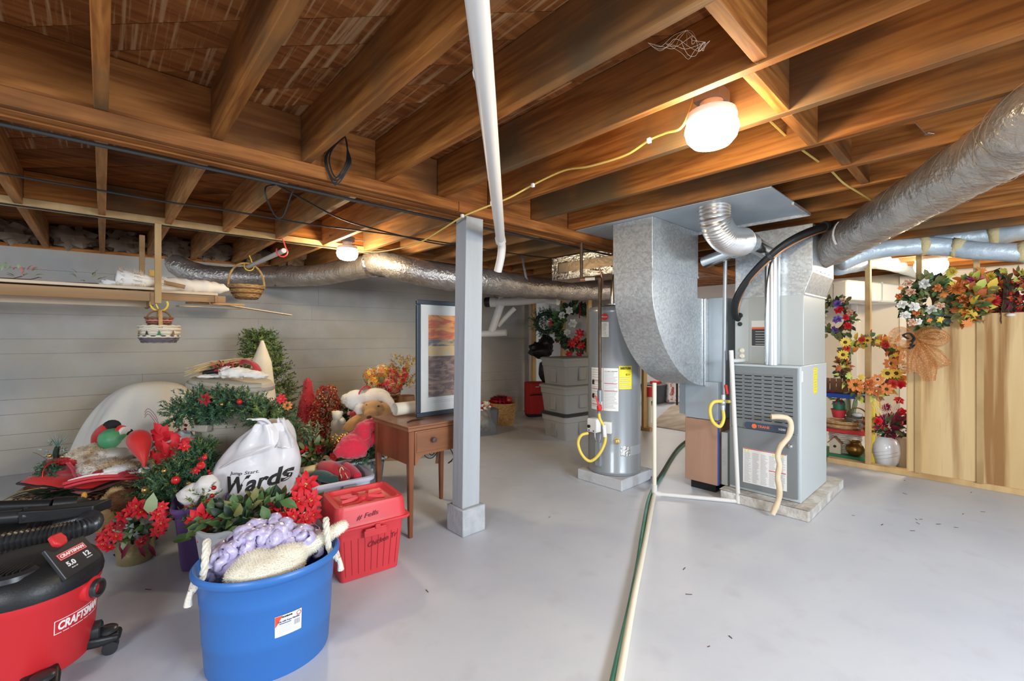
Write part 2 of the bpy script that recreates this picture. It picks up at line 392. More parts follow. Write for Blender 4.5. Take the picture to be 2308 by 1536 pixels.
orgm_m = mat('orange_mesh', (.46, .15, .04), .5, .1, (.72, .38, .10), 120, .52, .62, alpha=.6)
web_m = mat('cobweb', (.55, .45, .34), .9)
# ------------------------------------------------------------------ the room
ZJ, ZT = 2.165, 2.40                       # joist underside, subfloor underside
JX = [-1.63, -1.22, -.81, -.405, -.005, .37, .745, 1.14, 1.545, 1.95, 2.365, 2.79, 3.2, 3.6, 4.0, 4.4, 4.8, 5.2, 5.6, 6.0, 6.4, 6.8, 7.2, 7.6, 8.0]
def wall_y(x): return 6.26-.102*(x+.703)
m = MB(); m.grid(lambda u, v: V((-4+14.5*u, -2.6+10.1*v, 0)), 8, 6)
struct(m.build('floor', floor_m))
# concrete wall: board-formed courses, each a little proud or shy of the next
m = MB(); A0 = V((-3.2, wall_y(-3.2), 0)); wd = V((1, -.102, 0)).normalized(); wn = V((-.102, -1, 0)).normalized(); WL = 8.9
z = 0
while z < 2.15:
    h = min(random.choice((.14, .19, .24, .19)), 2.154-z); u = 0
    if 2.154-z-h < .06: h = 2.154-z
    while u < WL:
        l = min(rnd(3.4, 6.0), WL-u); c = A0+wd*(u+l/2)+V((0, 0, z+h/2))-wn*(.06-rnd(0, .0022))
        m.box(c, (l-.0018, .12, h-.0025), 0, Matrix((wd, -wn, V((0, 0, 1)))).transposed()); u += l
    z += h
m.box(A0+wd*WL/2+V((0, 0, 1.077))-wn*.085, (WL, .14, 2.154), 0, Matrix((wd, -wn, V((0, 0, 1)))).transposed())
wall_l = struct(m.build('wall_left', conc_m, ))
m = MB(); m.box(A0+wd*WL/2+V((0, 0, 2.166))-wn*.07, (WL, .14, .038), 0, Matrix((wd, -wn, V((0, 0, 1)))).transposed())
m.build('sill_board', block_m, wall_l)
m = MB(); m.box(A0+wd*WL/2+V((0, 0, 2.30))-wn*.13, (WL, .04, .23), 0, Matrix((wd, -wn, V((0, 0, 1)))).transposed())
m.build('rim_board', block_m, wall_l)
# ceiling: diagonal subfloor boards on joists
m = MB(); m.bb((-4, -1.6, ZT+.022), (10.5, 7.2, ZT+.05)); ceil = struct(m.build('ceiling', plank_m))
ORG[ceil] = V((0, 0, 0))
s2 = math.sqrt(2); bw = .140; R45 = Matrix.Rotation(-PI/4, 3, 'Z'); k = 0; t = -5.2
while t < 16.5:                                       # t = x + y along the seam
    c = (t+bw*s2/2)/2; w_ = rnd(-.002, .002)
    lim = []
    for x0, x1, y0, y1 in ((-3.6, 10.2, -1.5, 6.5),):
        lo, hi = max(x0, 2*c-y1), min(x1, 2*c-y0)
    if hi-lo > .3:
        m = MB(); L = (hi-lo)*s2; cc = V(((lo+hi)/2, 2*c-(lo+hi)/2, ZT+.011+w_))
        m.box(cc, (L, bw-.004, .02), 0, R45)
        m.build('plank', plankw_m if (t < 3.4 and random.random() < .75) else plank_m, ceil, smooth=False)
    t += bw*s2
for i, x in enumerate(JX):
    m = MB(); m.bb((x-.021, -1.5, ZJ), (x+.021, 2.335, ZT)); m.build('joist', joist_m, ceil, smooth=False, bevel=.003, seg=1)
    if x < 5.3:
        m = MB(); m.bb((x-.021, 2.485, ZJ), (x+.021, wall_y(x)+.09, ZT)); m.build('joist', joist2_m, ceil, smooth=False, bevel=.003, seg=1)
m = MB(); m.bb((-3.4, 2.341, 2.097), (9, 2.375, ZT)); m.bb((-3.4, 2.379, 2.104), (9, 2.410, ZT)); m.bb((-3.4, 2.414, 2.095), (9, 2.446, ZT)); m.bb((-3.4, 2.450, 2.101), (9, 2.482, ZT))
m.build('girder', girder_m, ceil, smooth=False, bevel=.002, seg=1)
m = MB(); m.bb((-3.4, 2.296, 2.098), (1.66, 2.338, 2.163)); m.build('ledger_strip', girder_m, ceil, smooth=False, bevel=.003, seg=1)
m = MB(); m.bb((1.664, 2.296, 2.096), (9, 2.338, 2.163)); m.build('ledger_strip', girder_m, ceil, smooth=False, bevel=.003, seg=1)
for a, b in zip(JX[:-1], JX[1:]):
    if a > 1.0 and b < 3.3:
        m = MB(); y = .53+rnd(-.04, .04); m.bb((a+.022, y-.02, ZJ+rnd(0, .006)), (b-.022, y+.02, ZT-.004)); m.build('blocking', block_m, ceil, smooth=False, bevel=.002, seg=1)
    if b < 4.5:
        m = MB(); m.bb((a+.022, 4.31, ZJ+.001), (b-.022, 4.345, ZT-.005)); m.build('blocking', block_m, ceil, smooth=False, bevel=.002, seg=1)
m = MB(); m.bb((3.62, .36, ZJ), (3.98, .40, ZT-.01)); m.build('blocking', block_m, ceil, smooth=False)
m = MB(); m.bb((-2.2, 4.292, ZJ-.02), (2.2, 4.308, ZJ+.045)); m.build('nailing_strip', stud_m, ceil, smooth=False, bevel=.002, seg=1)
# paper-faced insulation tucked over the wall between the joists
pap = mat('kraft_insulation', (.12, .075, .045), .85, 0, (.34, .26, .19), 5, bump=.8, bscale=14)
for i in range(1, 12):
    a, b = JX[i]+.025, JX[i+1]-.025; yy = wall_y((a+b)/2)
    m = MB(); m.ball(((a+b)/2, yy+.02, 2.30), ((b-a)/2, .09, .115), 20, 12, 0, .75, 4)
    m.build('insulation_batt', pap, ceil)
# stud wall at the right, its sill, plywood sheets
SX = 5.57
m = MB(); m.bb((SX-.05, -2.5, .0), (SX+.05, 1.17, .05)); wall_r = struct(m.build('wall_right', stud_m, smooth=False, bevel=.004))
ORG[wall_r] = V((0, 0, 0))
def stud(y, z1=2.15, z0=.05, x=SX, d=.09, w_=.04):
    m = MB(); m.bb((x-d/2, y-w_/2, z0), (x+d/2, y+w_/2, z1)); m.build('stud', stud_m, wall_r, smooth=False, bevel=.003, seg=1)
for px in (1957, 2072, 2201, 2330, 2500):
    a = (px-CX)/FPX; d = SX/(FW.x+RT.x*a); stud(d*(FW.y+RT.y*a))
for px in (1203, 1269, 1328, 1400, 1452):
    a = (px-CX)/FPX; d = SX/(FW.x+RT.x*a); stud(d*(FW.y+RT.y*a), z0=.04)
m = MB(); m.bb((SX-.045, 3.20, .0), (SX+.045, 5.62, .04)); m.build('sill_plate', stud_m, wall_r, smooth=False)
def ywall(px, x=SX):
    a = (px-CX)/FPX; d = x/(FW.x+RT.x*a); return d*(FW.y+RT.y*a)
ys = [ywall(q, SX-.055) for q in (2042, 2073, 2212, 2420)]; ys.append(ys[-1]-1.2)
for k in range(4):
    m = MB(); y1, y0 = ys[k], ys[k+1]; m.bb((SX-.058, y0+.004, .055), (SX-.046, y1-.004, 1.49+.006*k)); m.build('plywood_sheet', ply_m, wall_r, smooth=False)
for px in (2069, 2209):                                # battens over the sheet joints
    y = ywall(px, SX-.06); m = MB(); m.bb((SX-.072, y-.022, .05), (SX-.0585, y+.022, 1.49)); m.build('batten', stud_m, wall_r, smooth=False, bevel=.002, seg=1)
# the rooms beyond
m = MB(); m.bb((6.05, 3.75, 0), (6.11, 6.2, 2.4)); struct(m.build('wall_back', dry_m, smooth=False))
m = MB(); m.bb((8.3, -2.6, 0), (8.4, 2.6, 2.4)); m.bb((9.6, 2.6, 0), (9.7, 6.5, 2.4)); m.bb((8.41, 2.5, 0), (8.75, 2.6, 2.4))
wf = struct(m.build('wall_far', dry_m, smooth=False)); ORG[wf] = V((0, 0, 0))
for px in (1926, 2036):
    y = ywall(px, 8.27); m = MB(); m.bb((8.24, y-.035, 0), (8.298, y+.035, 2.15)); m.build('stud', white_m, wf, smooth=False)
m = MB(); p = onz(1466, 961, 0); q = onz(1548, 974, 0); e = (q-p)*1.2; b = V((e.y, -e.x, 0)).normalized()*-3.4
b = V((3.0, .25, 0))
m.add([p-e*.02, p+e, p+e+b, p-e*.02+b+V((0, .8, 0))]+[v_+V((0, 0, .012)) for v_ in (p-e*.02, p+e, p+e+b, p-e*.02+b+V((0, .8, 0)))],
      [(3, 2, 1, 0), (4, 5, 6, 7), (0, 1, 5, 4), (1, 2, 6, 5), (2, 3, 7, 6), (3, 0, 4, 7)])
tag(m.build('carpet', carpet_m, smooth=False, origin=p), 'beige carpet on the floor of the room beyond the stud wall opening', 'carpet')
# post
po = thing('support_post', 'grey-painted square wooden post on a block, under the girder', 'post', (1.802, 2.41, 0))
m = MB(); m.box((1.802, 2.412, .0875), (.187, .187, .175)); m.build('base_block', base_m, po, bevel=.008)
m = MB(); b0, t0 = V((1.795, 2.405, .175)), V((1.818, 2.392, 2.095))
vs = [c+V((sx*.071, sy*.058, 0)) for c in (b0, t0) for sx, sy in ((-1, -1), (1, -1), (1, 1), (-1, 1))]
m.add(vs, [(3, 2, 1, 0), (4, 5, 6, 7), (0, 1, 5, 4), (1, 2, 6, 5), (2, 3, 7, 6), (3, 0, 4, 7)]); m.build('shaft', postp_m, po, bevel=.004)
# lamps
def lamp(c, r, lab, loc_top):
    t = thing('ceiling_lamp', lab, 'lamp', loc_top, 'round glass lamps under the joists')
    m = MB(); m.lathe([(r*.35, -.66*r), (r*.7, -.55*r), (r*.92, -.30*r), (r, 0), (r*.97, .2*r), (r*.90, .34*r), (r*.84, .42*r)], c, 28); m.build('globe', globe_m, t)
    m = MB(); m.lathe([(r*.84, .40*r), (r*.93, .42*r), (r*.95, .50*r), (r*.90, .70*r), (r*.78, .76*r), (r*.45, .8*r), (r*.42, 1.25*r)], c, 28); m.build('holder', pvc_m, t, bevel=0)
    m = MB(); zt = c[2]+1.25*r; m.box((c[0], c[1], zt+.01), (.10, .10, .045)); m.box((c[0], c[1], zt+.025), (.34, .025, .006)); m.build('junction_box', steelp_m, t, smooth=False)
    return t
lamp((1.745, .745, 2.105), .098, 'round white glass lamp lit between the joists at upper right, nearest of three', (1.745, .745, 2.28))
c2 = at(783, 572, 4.13); lamp(c2, .095, 'small lit glass lamp under the joists above the left foil duct', c2+V((0, 0, .15)))
c3 = at(2098, 600, 4.75); lamp(c3, .14, 'lit lamp in the far room above the leaf wreaths', c3+V((0, 0, .2)))
# ------------------------------------------------------------------ heating plant
# furnace on its pad
pd = V((4.2, 1.18, 0)); FR = Matrix.Rotation(.03, 3, 'Z')
m = MB(); m.grid(lambda u, v: V((3.62+1.06*u, .865+.62*v, .084+.006*noise.noise((u*9, v*7, 1)))), 14, 10)
n0 = 11*15
m.box((4.15, 1.175, .04), (1.05, .61, .08)); tag(m.build('furnace_pad', pad_m, smooth=False, bevel=.01, origin=(4.15, 1.175, 0)), 'rough concrete pad with a chipped corner under the furnace', 'pad')
FX0, FX1, FY0, FY1 = 3.715, 4.45, .945, 1.445
f = thing('furnace', 'tall grey gas furnace with louvred door and galvanised plenum on top', 'furnace', (4.1, 1.19, .09))
m = MB(); m.bb((FX0+.012, FY0, .09), (FX1, FY1, 1.085)); m.build('casing', furnl_m, f, bevel=.004)
m = MB(); m.bb((FX0-.008, FY0+.016, .59), (FX0+.012, FY1-.012, 1.07)); dr = m.build('upper_door', furn_m, f, bevel=.004)
m = MB()
for i in range(6):
    for j in range(13):
        y0 = FY0+.045+i*.070; z0 = .665+j*.028
        m.add([V((FX0-.009, y0, z0)), V((FX0-.009, y0+.055, z0)), V((FX0-.019, y0+.055, z0+.003)), V((FX0-.019, y0, z0+.003)), V((FX0-.009, y0+.055, z0+.016)), V((FX0-.009, y0, z0+.016))],
              [(0, 3, 2, 1), (3, 5, 4, 2), (0, 5, 3), (1, 2, 4)])
m.build('louvres', furn_m, dr, smooth=False)
m = MB()
for i in range(6):
    for j in range(13): m.bb((FX0-.0095, FY0+.047+i*.070, .659+j*.028), (FX0-.0085, FY0+.098+i*.070, .665+j*.028))
m.build('louvre_slots', blk_m, dr, smooth=False)
m = MB(); m.bb((FX0-.010, FY0+.016, .115), (FX0+.012, FY1-.012, .583)); dl = m.build('lower_door', furn_m, f, bevel=.004)
fm = lambda y, z_, x=FX0-.012: frame_mat((x, y, z_), (0, -1, 0), (0, 0, 1))
badge = mat('badge_blue', (.05, .07, .11), .4)
m = MB(); m.prism(rrect(.30, .05, .02), fm(1.17, .612, FX0-.009), .010); bd = m.build('logo_badge', badge, f, smooth=False)
orl = mat('logo_orange', (.80, .16, .05), .4)
m = MB(); m.lathe([(.018, 0), (.018, .003)], (0, 0, 0), 18); m.xf(fm(1.25, .612, FX0-.020)); m.build('logo_roundel', orl, bd, smooth=False)
text('TRANE', .026, fm(1.185, .612, FX0-.0195), orl, bd, bold=.0006); text('XE80', .022, fm(1.06, .612, FX0-.0195), inkw_m, bd)
m = MB(); m.lathe([(.014, 0), (.014, .012), (.008, .016)], (0, 0, 0), 14); m.xf(fm(1.005, .50, FX0-.011)); m.build('latch', chrome_m, f)
# instruction sticker on the lower door
m = MB(); m.bb((FX0-.0125, 1.03, .16), (FX0-.0105, 1.335, .43)); st = m.build('instruction_sticker', paper_m, f, smooth=False)
m = MB(); k = MB()
for c in range(5):
    for r in range(26):
        if c >= 3 and 12 <= r <= 13: continue
        y0 = 1.325-c*.059; z0 = .398-r*.009; m.bb((FX0-.0135, y0-.050*rnd(.6, 1), z0-.0022), (FX0-.0126, y0, z0+.0008))
m.build('fine_print', inkg_m, st, smooth=False)
k.bb((FX0-.0135, 1.033, .424), (FX0-.0126, 1.332, .429)); k.bb((FX0-.0135, 1.036, .284), (FX0-.0126, 1.15, .290)); k.build('red_rules', inkr_m, st, smooth=False)
m = MB()
for i, y in enumerate((1.318, 1.296, 1.12, 1.10, 1.075, 1.055)): m.prism([(-.008, -.007), (.008, -.007), (0, .008)], fm(y, .413, FX0-.0127), .0008)
m.build('warning_triangles', yelp_m, st, smooth=False)
m = MB(); m.bb((4.05, FY0-.002, .86), (4.155, FY0-.0005, 1.06)); yl = m.build('yellow_label', yelp_m, f, smooth=False)
m = MB()
for r in range(9): m.bb((4.06, FY0-.003, 1.045-r*.02), (4.145-rnd(0, .04), FY0-.0021, 1.049-r*.02))
m.build('fine_print', inkg_m, yl, smooth=False)
m = MB(); m.bb((3.735, FY0-.0015, .97), (3.77, FY0-.0005, 1.05)); m.build('white_label', paper_m, f, smooth=False)
# coil box, plenum
CX0 = 3.83
m = MB(); m.bb((CX0, .955, 1.085), (FX1, FY1-.002, 1.62)); cb = m.build('coil_cabinet', coil_m, f, bevel=.004)
m = MB(); m.bb((CX0-.006, 1.335, 1.10), (CX0-.0005, FY1-.006, 1.61)); m.build('side_panel', coil_m, cb, bevel=.002)
m = MB(); m.bb((CX0-.003, 1.16, 1.225), (CX0-.0005, 1.315, 1.43)); cl = m.build('white_label', paper_m, cb, smooth=False)
m = MB(); m.bb((CX0-.004, 1.162, 1.23), (CX0-.0031, 1.313, 1.37)); 
for r in range(7): pass
m.build('black_panel', mat('label_black', (.05, .05, .055), .5), cl, smooth=False)
m = MB(); m.bb((CX0-.0042, 1.162, 1.362), (CX0-.0032, 1.313, 1.378)); m.build('orange_band', orl, cl, smooth=False)
m = MB()
for r in range(6): m.bb((CX0-.0052, 1.17, 1.240+r*.02), (CX0-.0042, 1.285, 1.243+r*.02))
m.build('fine_print', inkw_m, cl, smooth=False)
for y, z_, r in ((1.40, 1.475, .022), (1.40, 1.405, .017)):
    m = MB(); m.lathe([(r, 0), (r, .012), (r*.4, .014)], (0, 0, 0), 14); m.xf(frame_mat((CX0-.006, y, z_), (0, -1, 0), (0, 0, 1))); m.build('rubber_grommet', blk_m, cb)
for z_ in (1.19, 1.145):
    m = MB(); m.lathe([(.021, 0), (.021, .006), (.012, .016)], (0, 0, 0), 14); m.xf(frame_mat((CX0-.006, 1.385, z_), (0, -1, 0), (0, 0, 1))); m.build('drain_cap', pvcc_m, cb)
m = MB()
b0 = [V((CX0, .952, 1.622)), V((FX1, .952, 1.622)), V((FX1, FY1, 1.622)), V((CX0, FY1, 1.622))]
b1 = [V((CX0+.01, .90, 1.78)), V((FX1+.02, .90, 1.78)), V((FX1+.02, FY1, 1.78)), V((CX0+.01, FY1, 1.78))]
b2 = [p+V((0, 0, .36)) for p in b1]
m.loops([b0, b1, b2]); pl = m.build('plenum', galv_m, f, smooth=False, bevel=.004)
m = MB(); m.bb((CX0-.004, .945, 1.617), (FX1+.004, FY1+.002, 1.629)); m.build('plenum_flange', galv_m, f, smooth=False)
m = MB()
for x in (3.95, 4.07, 4.19, 4.31, 4.42): m.ball((x, .898, 1.80), .006, 8, 5)
m.build('screws', chrome_m, pl)
# flue: vertical pipe, elbow, corrugated bend
fl = thing('flue_pipe', 'shiny metal flue rising off the furnace to a ribbed aluminium elbow', 'pipe', (3.76, 1.14, 1.085))
m = MB(); m.cyl((3.765, 1.145, 1.087), (3.765, 1.145, 1.93), .054, n=20); m.build('riser', chrome_m, fl)
m = MB(); m.cyl((3.765, 1.145, 1.905), (3.765, 1.145, 1.945), .058, n=20); m.build('collar', galv_m, fl)
pA = at(1695, 548, 3.30); pB = at(1735, 572, 3.40); pC = V((3.765, 1.145, 1.94))
m = MB(); m.tube(smooth_path([pA, pA.lerp(pB, .6), pB, pC], 5), .058, 18); m.build('elbow', chrome_m, fl)
pt = at(1610, 455, 2.93); pth = at(1612, 500, 2.93); pm = at(1630, 532, 3.0); pe = at(1672, 545, 3.16)
pts = smooth_path([pt, pth, pm, at(1650, 544, 3.08), pe], 40)
m = MB(); m.tube(pts, [.096+.0045*math.cos(i*2*PI/5) for i in range(len(pts))], 22); m.build('ribbed_elbow', alu_m, fl)
m = MB(); m.tube([pe, pe.lerp(pA, .9)], [.085, .072], 20); m.build('reducer', galv_m, fl)
m = MB(); q0 = pe.lerp(pA, .35); m.tube([q0, at(1650, 566, 3.35), at(1590, 590, 3.6)], .052, 18); m.build('branch_pipe', chrome_m, fl)
m = MB(); q1 = at(1662, 562, 3.32); q2 = at(1650, 567, 3.36); m.tube([q1, q2], .056, 18); m.build('collar', galv_m, fl)
# return air duct: straight head, curved boot, lower box
rd = thing('return_air_duct', 'big galvanised duct curving like a J from the ceiling to the furnace side', 'duct', (3.2, 1.8, .62))
DX0, DX1, DY0, DY1 = 2.86, 3.58, 1.635, 1.965
m = MB(); m.bb((DX0, DY0, 1.785), (DX1, DY1, 2.157)); m.build('straight_section', galv_m, rd, smooth=False, bevel=.003)
prof = [(DX0+.004, 1.785)]
for i in range(19):
    t = i/18*PI/2; prof.append((DX0+.004+.90*(1-math.cos(t))**.92, 1.66-.77*math.sin(t)**1.0))
prof += [(3.78, .89), (3.78, 1.62), (DX1-.004, 1.62), (DX1-.004, 1.785)]
m = MB(); m.prism([(x, z_) for x, z_ in prof], frame_mat((0, DY1-.004, 0), (1, 0, 0), (0, 0, 1)), DY1-DY0-.008); bt = m.build('curved_boot', galv_m, rd, ang=25, bevel=.002, seg=1)
m = MB(); m.bb((DX0-.004, DY0-.004, 1.778), (DX1+.004, DY1+.004, 1.792)); m.build('joint_band', galv_m, rd, smooth=False)
m = MB(); m.bb((3.69, DY0-.010, .885), (3.715, DY0-.001, 1.625)); m.build('flange_strip', chrome_m, rd, smooth=False)
m = MB(); m.bb((3.785, 1.52, .62), (4.4, 1.90, 1.63)); m.bb((3.71, 1.53, .61), (4.39, 1.81, .925)); lb = m.build('lower_box', galvd_m, rd, smooth=False, bevel=.003)
nm = frame_mat((3.33, DY0+.0025, 1.10), (1, 0, 0), (0, 0, 1))
for i, s in enumerate(('26GA NEW', 'NUCOR', '', '', 'NUCOR', 'G-60', 'A653', '28W', '2X4 1784')):
    if s and i != 1: text(s, .021, Matrix.Translation((.02, .075-.028*i, 0)) @ nm, inkg_m, bt, ext=.0003)
m = MB(); o = [(-.03, -.04), (-.016, -.04), (-.008, .012), (.01, -.04), (.026, -.04), (.034, .04), (.020, .04), (.012, -.012), (-.006, .04), (-.022, .04)]
m.prism(o, Matrix.Translation((.02, .005, 0)) @ nm, .0006); m.build('stamp_mark', inkg_m, bt, smooth=False)
wb = thing('plywood_base_box', 'plywood box with blue tape edge under the return duct', 'box', (4.0, 1.67, 0))
m = MB(); m.bb((3.71, 1.535, .075), (4.38, 1.81, .605)); m.build('panel', wood('reddish_ply', (.42, .24, .16), (.52, .32, .22), 'z', sc=5), wb, smooth=False, bevel=.003)
m = MB(); m.bb((3.712, 1.525, .08), (3.725, 1.534, .60)); m.build('blue_tape', mat('tape_blue', (.04, .10, .42), .5), wb, smooth=False)
m = MB(); m.bb((3.76, 1.57, 0), (4.34, 1.78, .074)); m.build('shadow_plinth', blk_m, wb, smooth=False)  # black block put in for the shadow under the raised box
fr_ = thing('filter_rack', 'narrow pale metal filter slot between the box and the furnace', 'rack', (3.9, 1.487, .09))
m = MB(); m.bb((3.73, 1.462, .09), (4.35, 1.512, .52)); m.build('slot_cover', coil_m, fr_, smooth=False, bevel=.003)
text('AIR FILTER', .03, frame_mat((3.728, 1.487, .32), (0, 0, 1), (0, 1, 0)), inkg_m, fr_)
# sheet metal panning between the joists
m = MB(); m.bb((2.813, .86, 2.158), (3.60, 2.29, 2.1635)); pn = tag(m.build('sheet_metal_panning', galvd_m, smooth=False, origin=(3.2, 1.6, 2.15)), 'flat grey sheet metal nailed under the joists above the duct', 'sheet')
m = MB(); m.bb((3.588, .86, 2.138), (3.60, 2.29, 2.1575)); m.bb((3.22, .855, 2.140), (3.60, .868, 2.1575)); m.build('hem', galv_m, pn, smooth=False)
# water heater
wh = thing('water_heater', 'grey cylindrical gas water heater with yellow label and warning stickers', 'water heater', (3.43, 2.345, .095))
HC = V((3.43, 2.345, 0)); HR = .233
m = MB(); m.lathe([(HR-.004, .10), (HR, .115), (HR+.003, .118), (HR+.003, .13), (HR, .135), (HR, 1.50), (HR+.003, 1.505), (HR+.003, 1.545), (HR-.01, 1.565), (HR*.6, 1.585)], HC, 48); tk = m.build('tank', tank_m, wh)
hd = V((-HC.x, -HC.y, 0)).normalized()
def hm(ang, z_, r=HR+.001):                            # matrix on the tank wall; ang to the viewer's right
    a = math.atan2(hd.y, hd.x)+math.radians(ang); n = V((math.cos(a), math.sin(a), 0)); x = V((-n.y, n.x, 0))
    return frame_mat(HC+n*r+V((0, 0, z_)), x, (0, 0, 1))
def hlabel(a0, a1, z0, z1, mt, name, r=HR+.0012, par=None):
    m = MB(); a = math.atan2(hd.y, hd.x)
    def fn(u, v):
        t = a+math.radians(a0+(a1-a0)*u); return HC+V((math.cos(t)*r, math.sin(t)*r, z0+(z1-z0)*v))
    m.grid(fn, 8, 1); return m.build(name, mt, par or wh)
def lines(a0, a1, z0, z1, n, mt, par, r=HR+.002, fr=.3):
    m = MB(); a = math.atan2(hd.y, hd.x)
    for i in range(n):
        z_ = z1-(z1-z0)*(i+.5)/n; e = a0+(a1-a0)*rnd(1-fr, 1)
        def fn(u, v):
            t = a+math.radians(a0+(e-a0)*u); return HC+V((math.cos(t)*r, math.sin(t)*r, z_+.0045*(v-.5)))
        m.grid(fn, 3, 1)
    m.build('fine_print', mt, par)
l1 = hlabel(-23, 9, .66, 1.03, paper_m, 'white_label'); lines(-21, 7, .68, 1.01, 26, inkg_m, l1); lines(-21, 7, .985, 1.02, 1, ink_m, l1); lines(-21, 7, .80, .93, 2, inkr_m, l1, HR+.0025, 0)
l2 = hlabel(-57, -24, .66, 1.03, paper_m, 'warning_label'); lines(-55, -26, .67, .95, 4, inkr_m, l2, HR+.0022, 0); lines(-53, -28, .68, 1.02, 16, inkg_m, l2)
m = MB()
for a_, z_ in ((-50, .90), (-50, .78)): 
    b = MB(); b.prism([(-.015, -.02), (.015, -.02), (.012, 0), (.018, .015), (0, .024), (-.016, .012)], hm(a_, z_, HR+.002), .001); m.add(b.v, b.f)
m.build('pictograms', ink_m, l2, smooth=False)
l3 = hlabel(10, 39, .85, 1.05, yelp_m, 'yellow_label'); text('ENERGYGUIDE', .026, hm(24.5, 1.028, HR+.003), ink_m, l3, bold=.0008, wid=.095)
text('$231', .022, hm(30, .975, HR+.003), ink_m, l3); lines(12, 37, .86, .96, 6, inkg_m, l3)
l4 = hlabel(-34, -11, 1.30, 1.43, paper_m, 'white_label'); lines(-32, -13, 1.31, 1.42, 9, inkg_m, l4)
m = MB(); m.lathe([(.030, 0), (.030, .003)], (0, 0, 0), 20); m.xf(hm(-20, 1.475)); lg = m.build('red_logo', inkr_m, wh)
text('Rheem', .019, hm(-20, 1.475, HR+.005), inkw_m, lg)
hlabel(14, 90, .275, .355, mat('tape_grey', (.34, .36, .38), .35), 'grey_tape'); hlabel(14, 36, .27, .36, foilt_m, 'foil_patch', HR+.002)
m = MB(); M_ = hm(-38, .53, HR+.04); m.prism(rrect(.105, .12, .014), M_ @ Matrix.Translation((0, 0, -.035)), .07); vb = m.build('gas_valve', white_m, wh, bevel=.006)
m = MB(); m.lathe([(.014, 0), (.014, .012)], (0, 0, 0), 12); m.xf(M_ @ Matrix.Translation((-.028, -.01, .035))); 
for x in (-.03, .02): m.lathe([(.007, 0), (.007, .004)], (0, 0, 0), 8, M=None) if False else m.prism([(x-.006, -.05), (x+.006, -.05), (x+.006, -.04), (x-.006, -.04)], M_ @ Matrix.Translation((0, 0, .033)), .004)
m.build('knob', blk_m, vb)
m = MB(); m.prism(rrect(.07, .10, .005), hm(-12, .52, HR+.002), .04); m.build('thermostat_cover', white_m, wh, smooth=False, bevel=.004)
m = MB(); m.bb((0, 0, 0), (0, 0, 0)); m = MB(); m.prism(rrect(.055, .21, .01), hm(-34, .275, HR-.006), .028); m.build('burner_cover', tank_m, wh, bevel=.004)
m = MB(); m.lathe([(.03, 0), (.03, .003), (.013, .004), (.013, .03), (.018, .032), (.018, .05), (.008, .052)], (0, 0, 0), 16); m.xf(hm(6, .405)); m.build('drain_valve', brass_m, wh)
m = MB()
for dx in (-.01, .012): m.tube([hm(-38, .48, HR+.035).translation+V((dx, dx, 0)), hm(-38, .42, HR+.03).translation+V((dx, dx, 0)), hm(-36, .37, HR+.012).translation], .0035, 6)
m.build('thermocouple_wires', chrome_m, wh)
m = MB(); m.cyl(HC+V((.02, -.01, 1.565)), HC+V((.02, -.01, 1.60)), .09, n=20); m.tube([HC+V((.02, -.01, 1.60)), HC+V((.02, -.01, 1.78)), HC+V((.05, -.02, 1.90))], [.06, .05, .05], 18); m.build('draft_hood', chrome_m, wh)
m = MB(); p = HC+V((-.13, .05, 1.57)); m.tube(smooth_path([p, p+V((0, 0, .12)), p+V((.02, .0, .25)), p+V((.0, .02, .36))]), .010, 8); m.build('supply_pipe', copper_m, wh)
m = MB(); m.box((3.43, 2.345, .0475), (.47, .47, .094)); tag(m.build('heater_pad', pad2_m, smooth=False, bevel=.008, origin=(3.43, 2.345, 0)), 'square grey-painted concrete slab under the water heater', 'pad')
m = MB(); m.box((3.715, 2.29, .035), (.11, .30, .07)); tag(m.build('concrete_brick', pad2_m, smooth=False, bevel=.006, origin=(3.715, 2.29, 0)), 'small grey concrete block beside the heater slab', 'block')
# gas piping
gp = thing('gas_pipe', 'rusty black iron gas pipe dropping in front of the water heater', 'pipe', at(1352, 880, 3.66))
p0, p1, p2 = at(1352, 886, 3.66), at(1352, 628, 3.66), at(1320, 630, 3.72)
m = MB(); m.tube([p0, p1+V((0, 0, -.02))], .0135, 12); m.tube(smooth_path([p1+V((0, 0, -.03)), p1, p1.lerp(p2, .3)]), .018, 12); m.build('riser', iron_m, gp)
m = MB(); m.tube([p1.lerp(p2, .25), p2], .0135, 12); m.build('branch', pvcc_m, gp)
m = MB(); e = p2.lerp(p1, -.3); m.tube([e, V((e.x, e.y, ZJ+.05))], .0135, 12); m.build('rising_pipe', iron_m, gp)
m = MB(); m.tube([p2, p2.lerp(p1, -.35)], .019, 12); m.build('end_cap', copper_m, gp)
m = MB(); m.tube([at(1352, 880, 3.66), at(1352, 905, 3.66)], .021, 10); m.tube([at(1350, 905, 3.66), at(1350, 932, 3.66)], .014, 10); m.build('union', steelp_m, gp)
m = MB(); m.ball(at(1351, 920, 3.64), (.022, .022, .03)); m.bar(at(1351, 920, 3.62), at(1342, 892, 3.62), .012, .012); m.build('valve_handle', inkr_m, gp)
m = MB(); m.tube(smooth_path([at(1350, 930, 3.66), at(1352, 945, 3.66), at(1362, 965, 3.66), at(1364, 995, 3.66), at(1350, 1025, 3.66), at(1330, 1040, 3.68), at(1312, 1026, 3.7), at(1303, 1000, 3.72), at(1310, 982, 3.72), at(1325, 977, 3.74)], 6), .0125, 10); m.build('flexible_hose', yel_m, gp)
m = MB(); m.tube([at(1361, 958, 3.655), at(1363.5, 985, 3.655)], .016, 10); m.build('hose_tag', white_m, gp)
g2 = thing('gas_pipe', 'grey gas pipe with a yellow hose loop left of the furnace', 'pipe', at(1634, 900, 3.52))
m = MB(); m.tube([at(1631, 895, 3.52), at(1635, 565, 3.52)], .0145, 12); m.build('riser', steelp_m, g2)
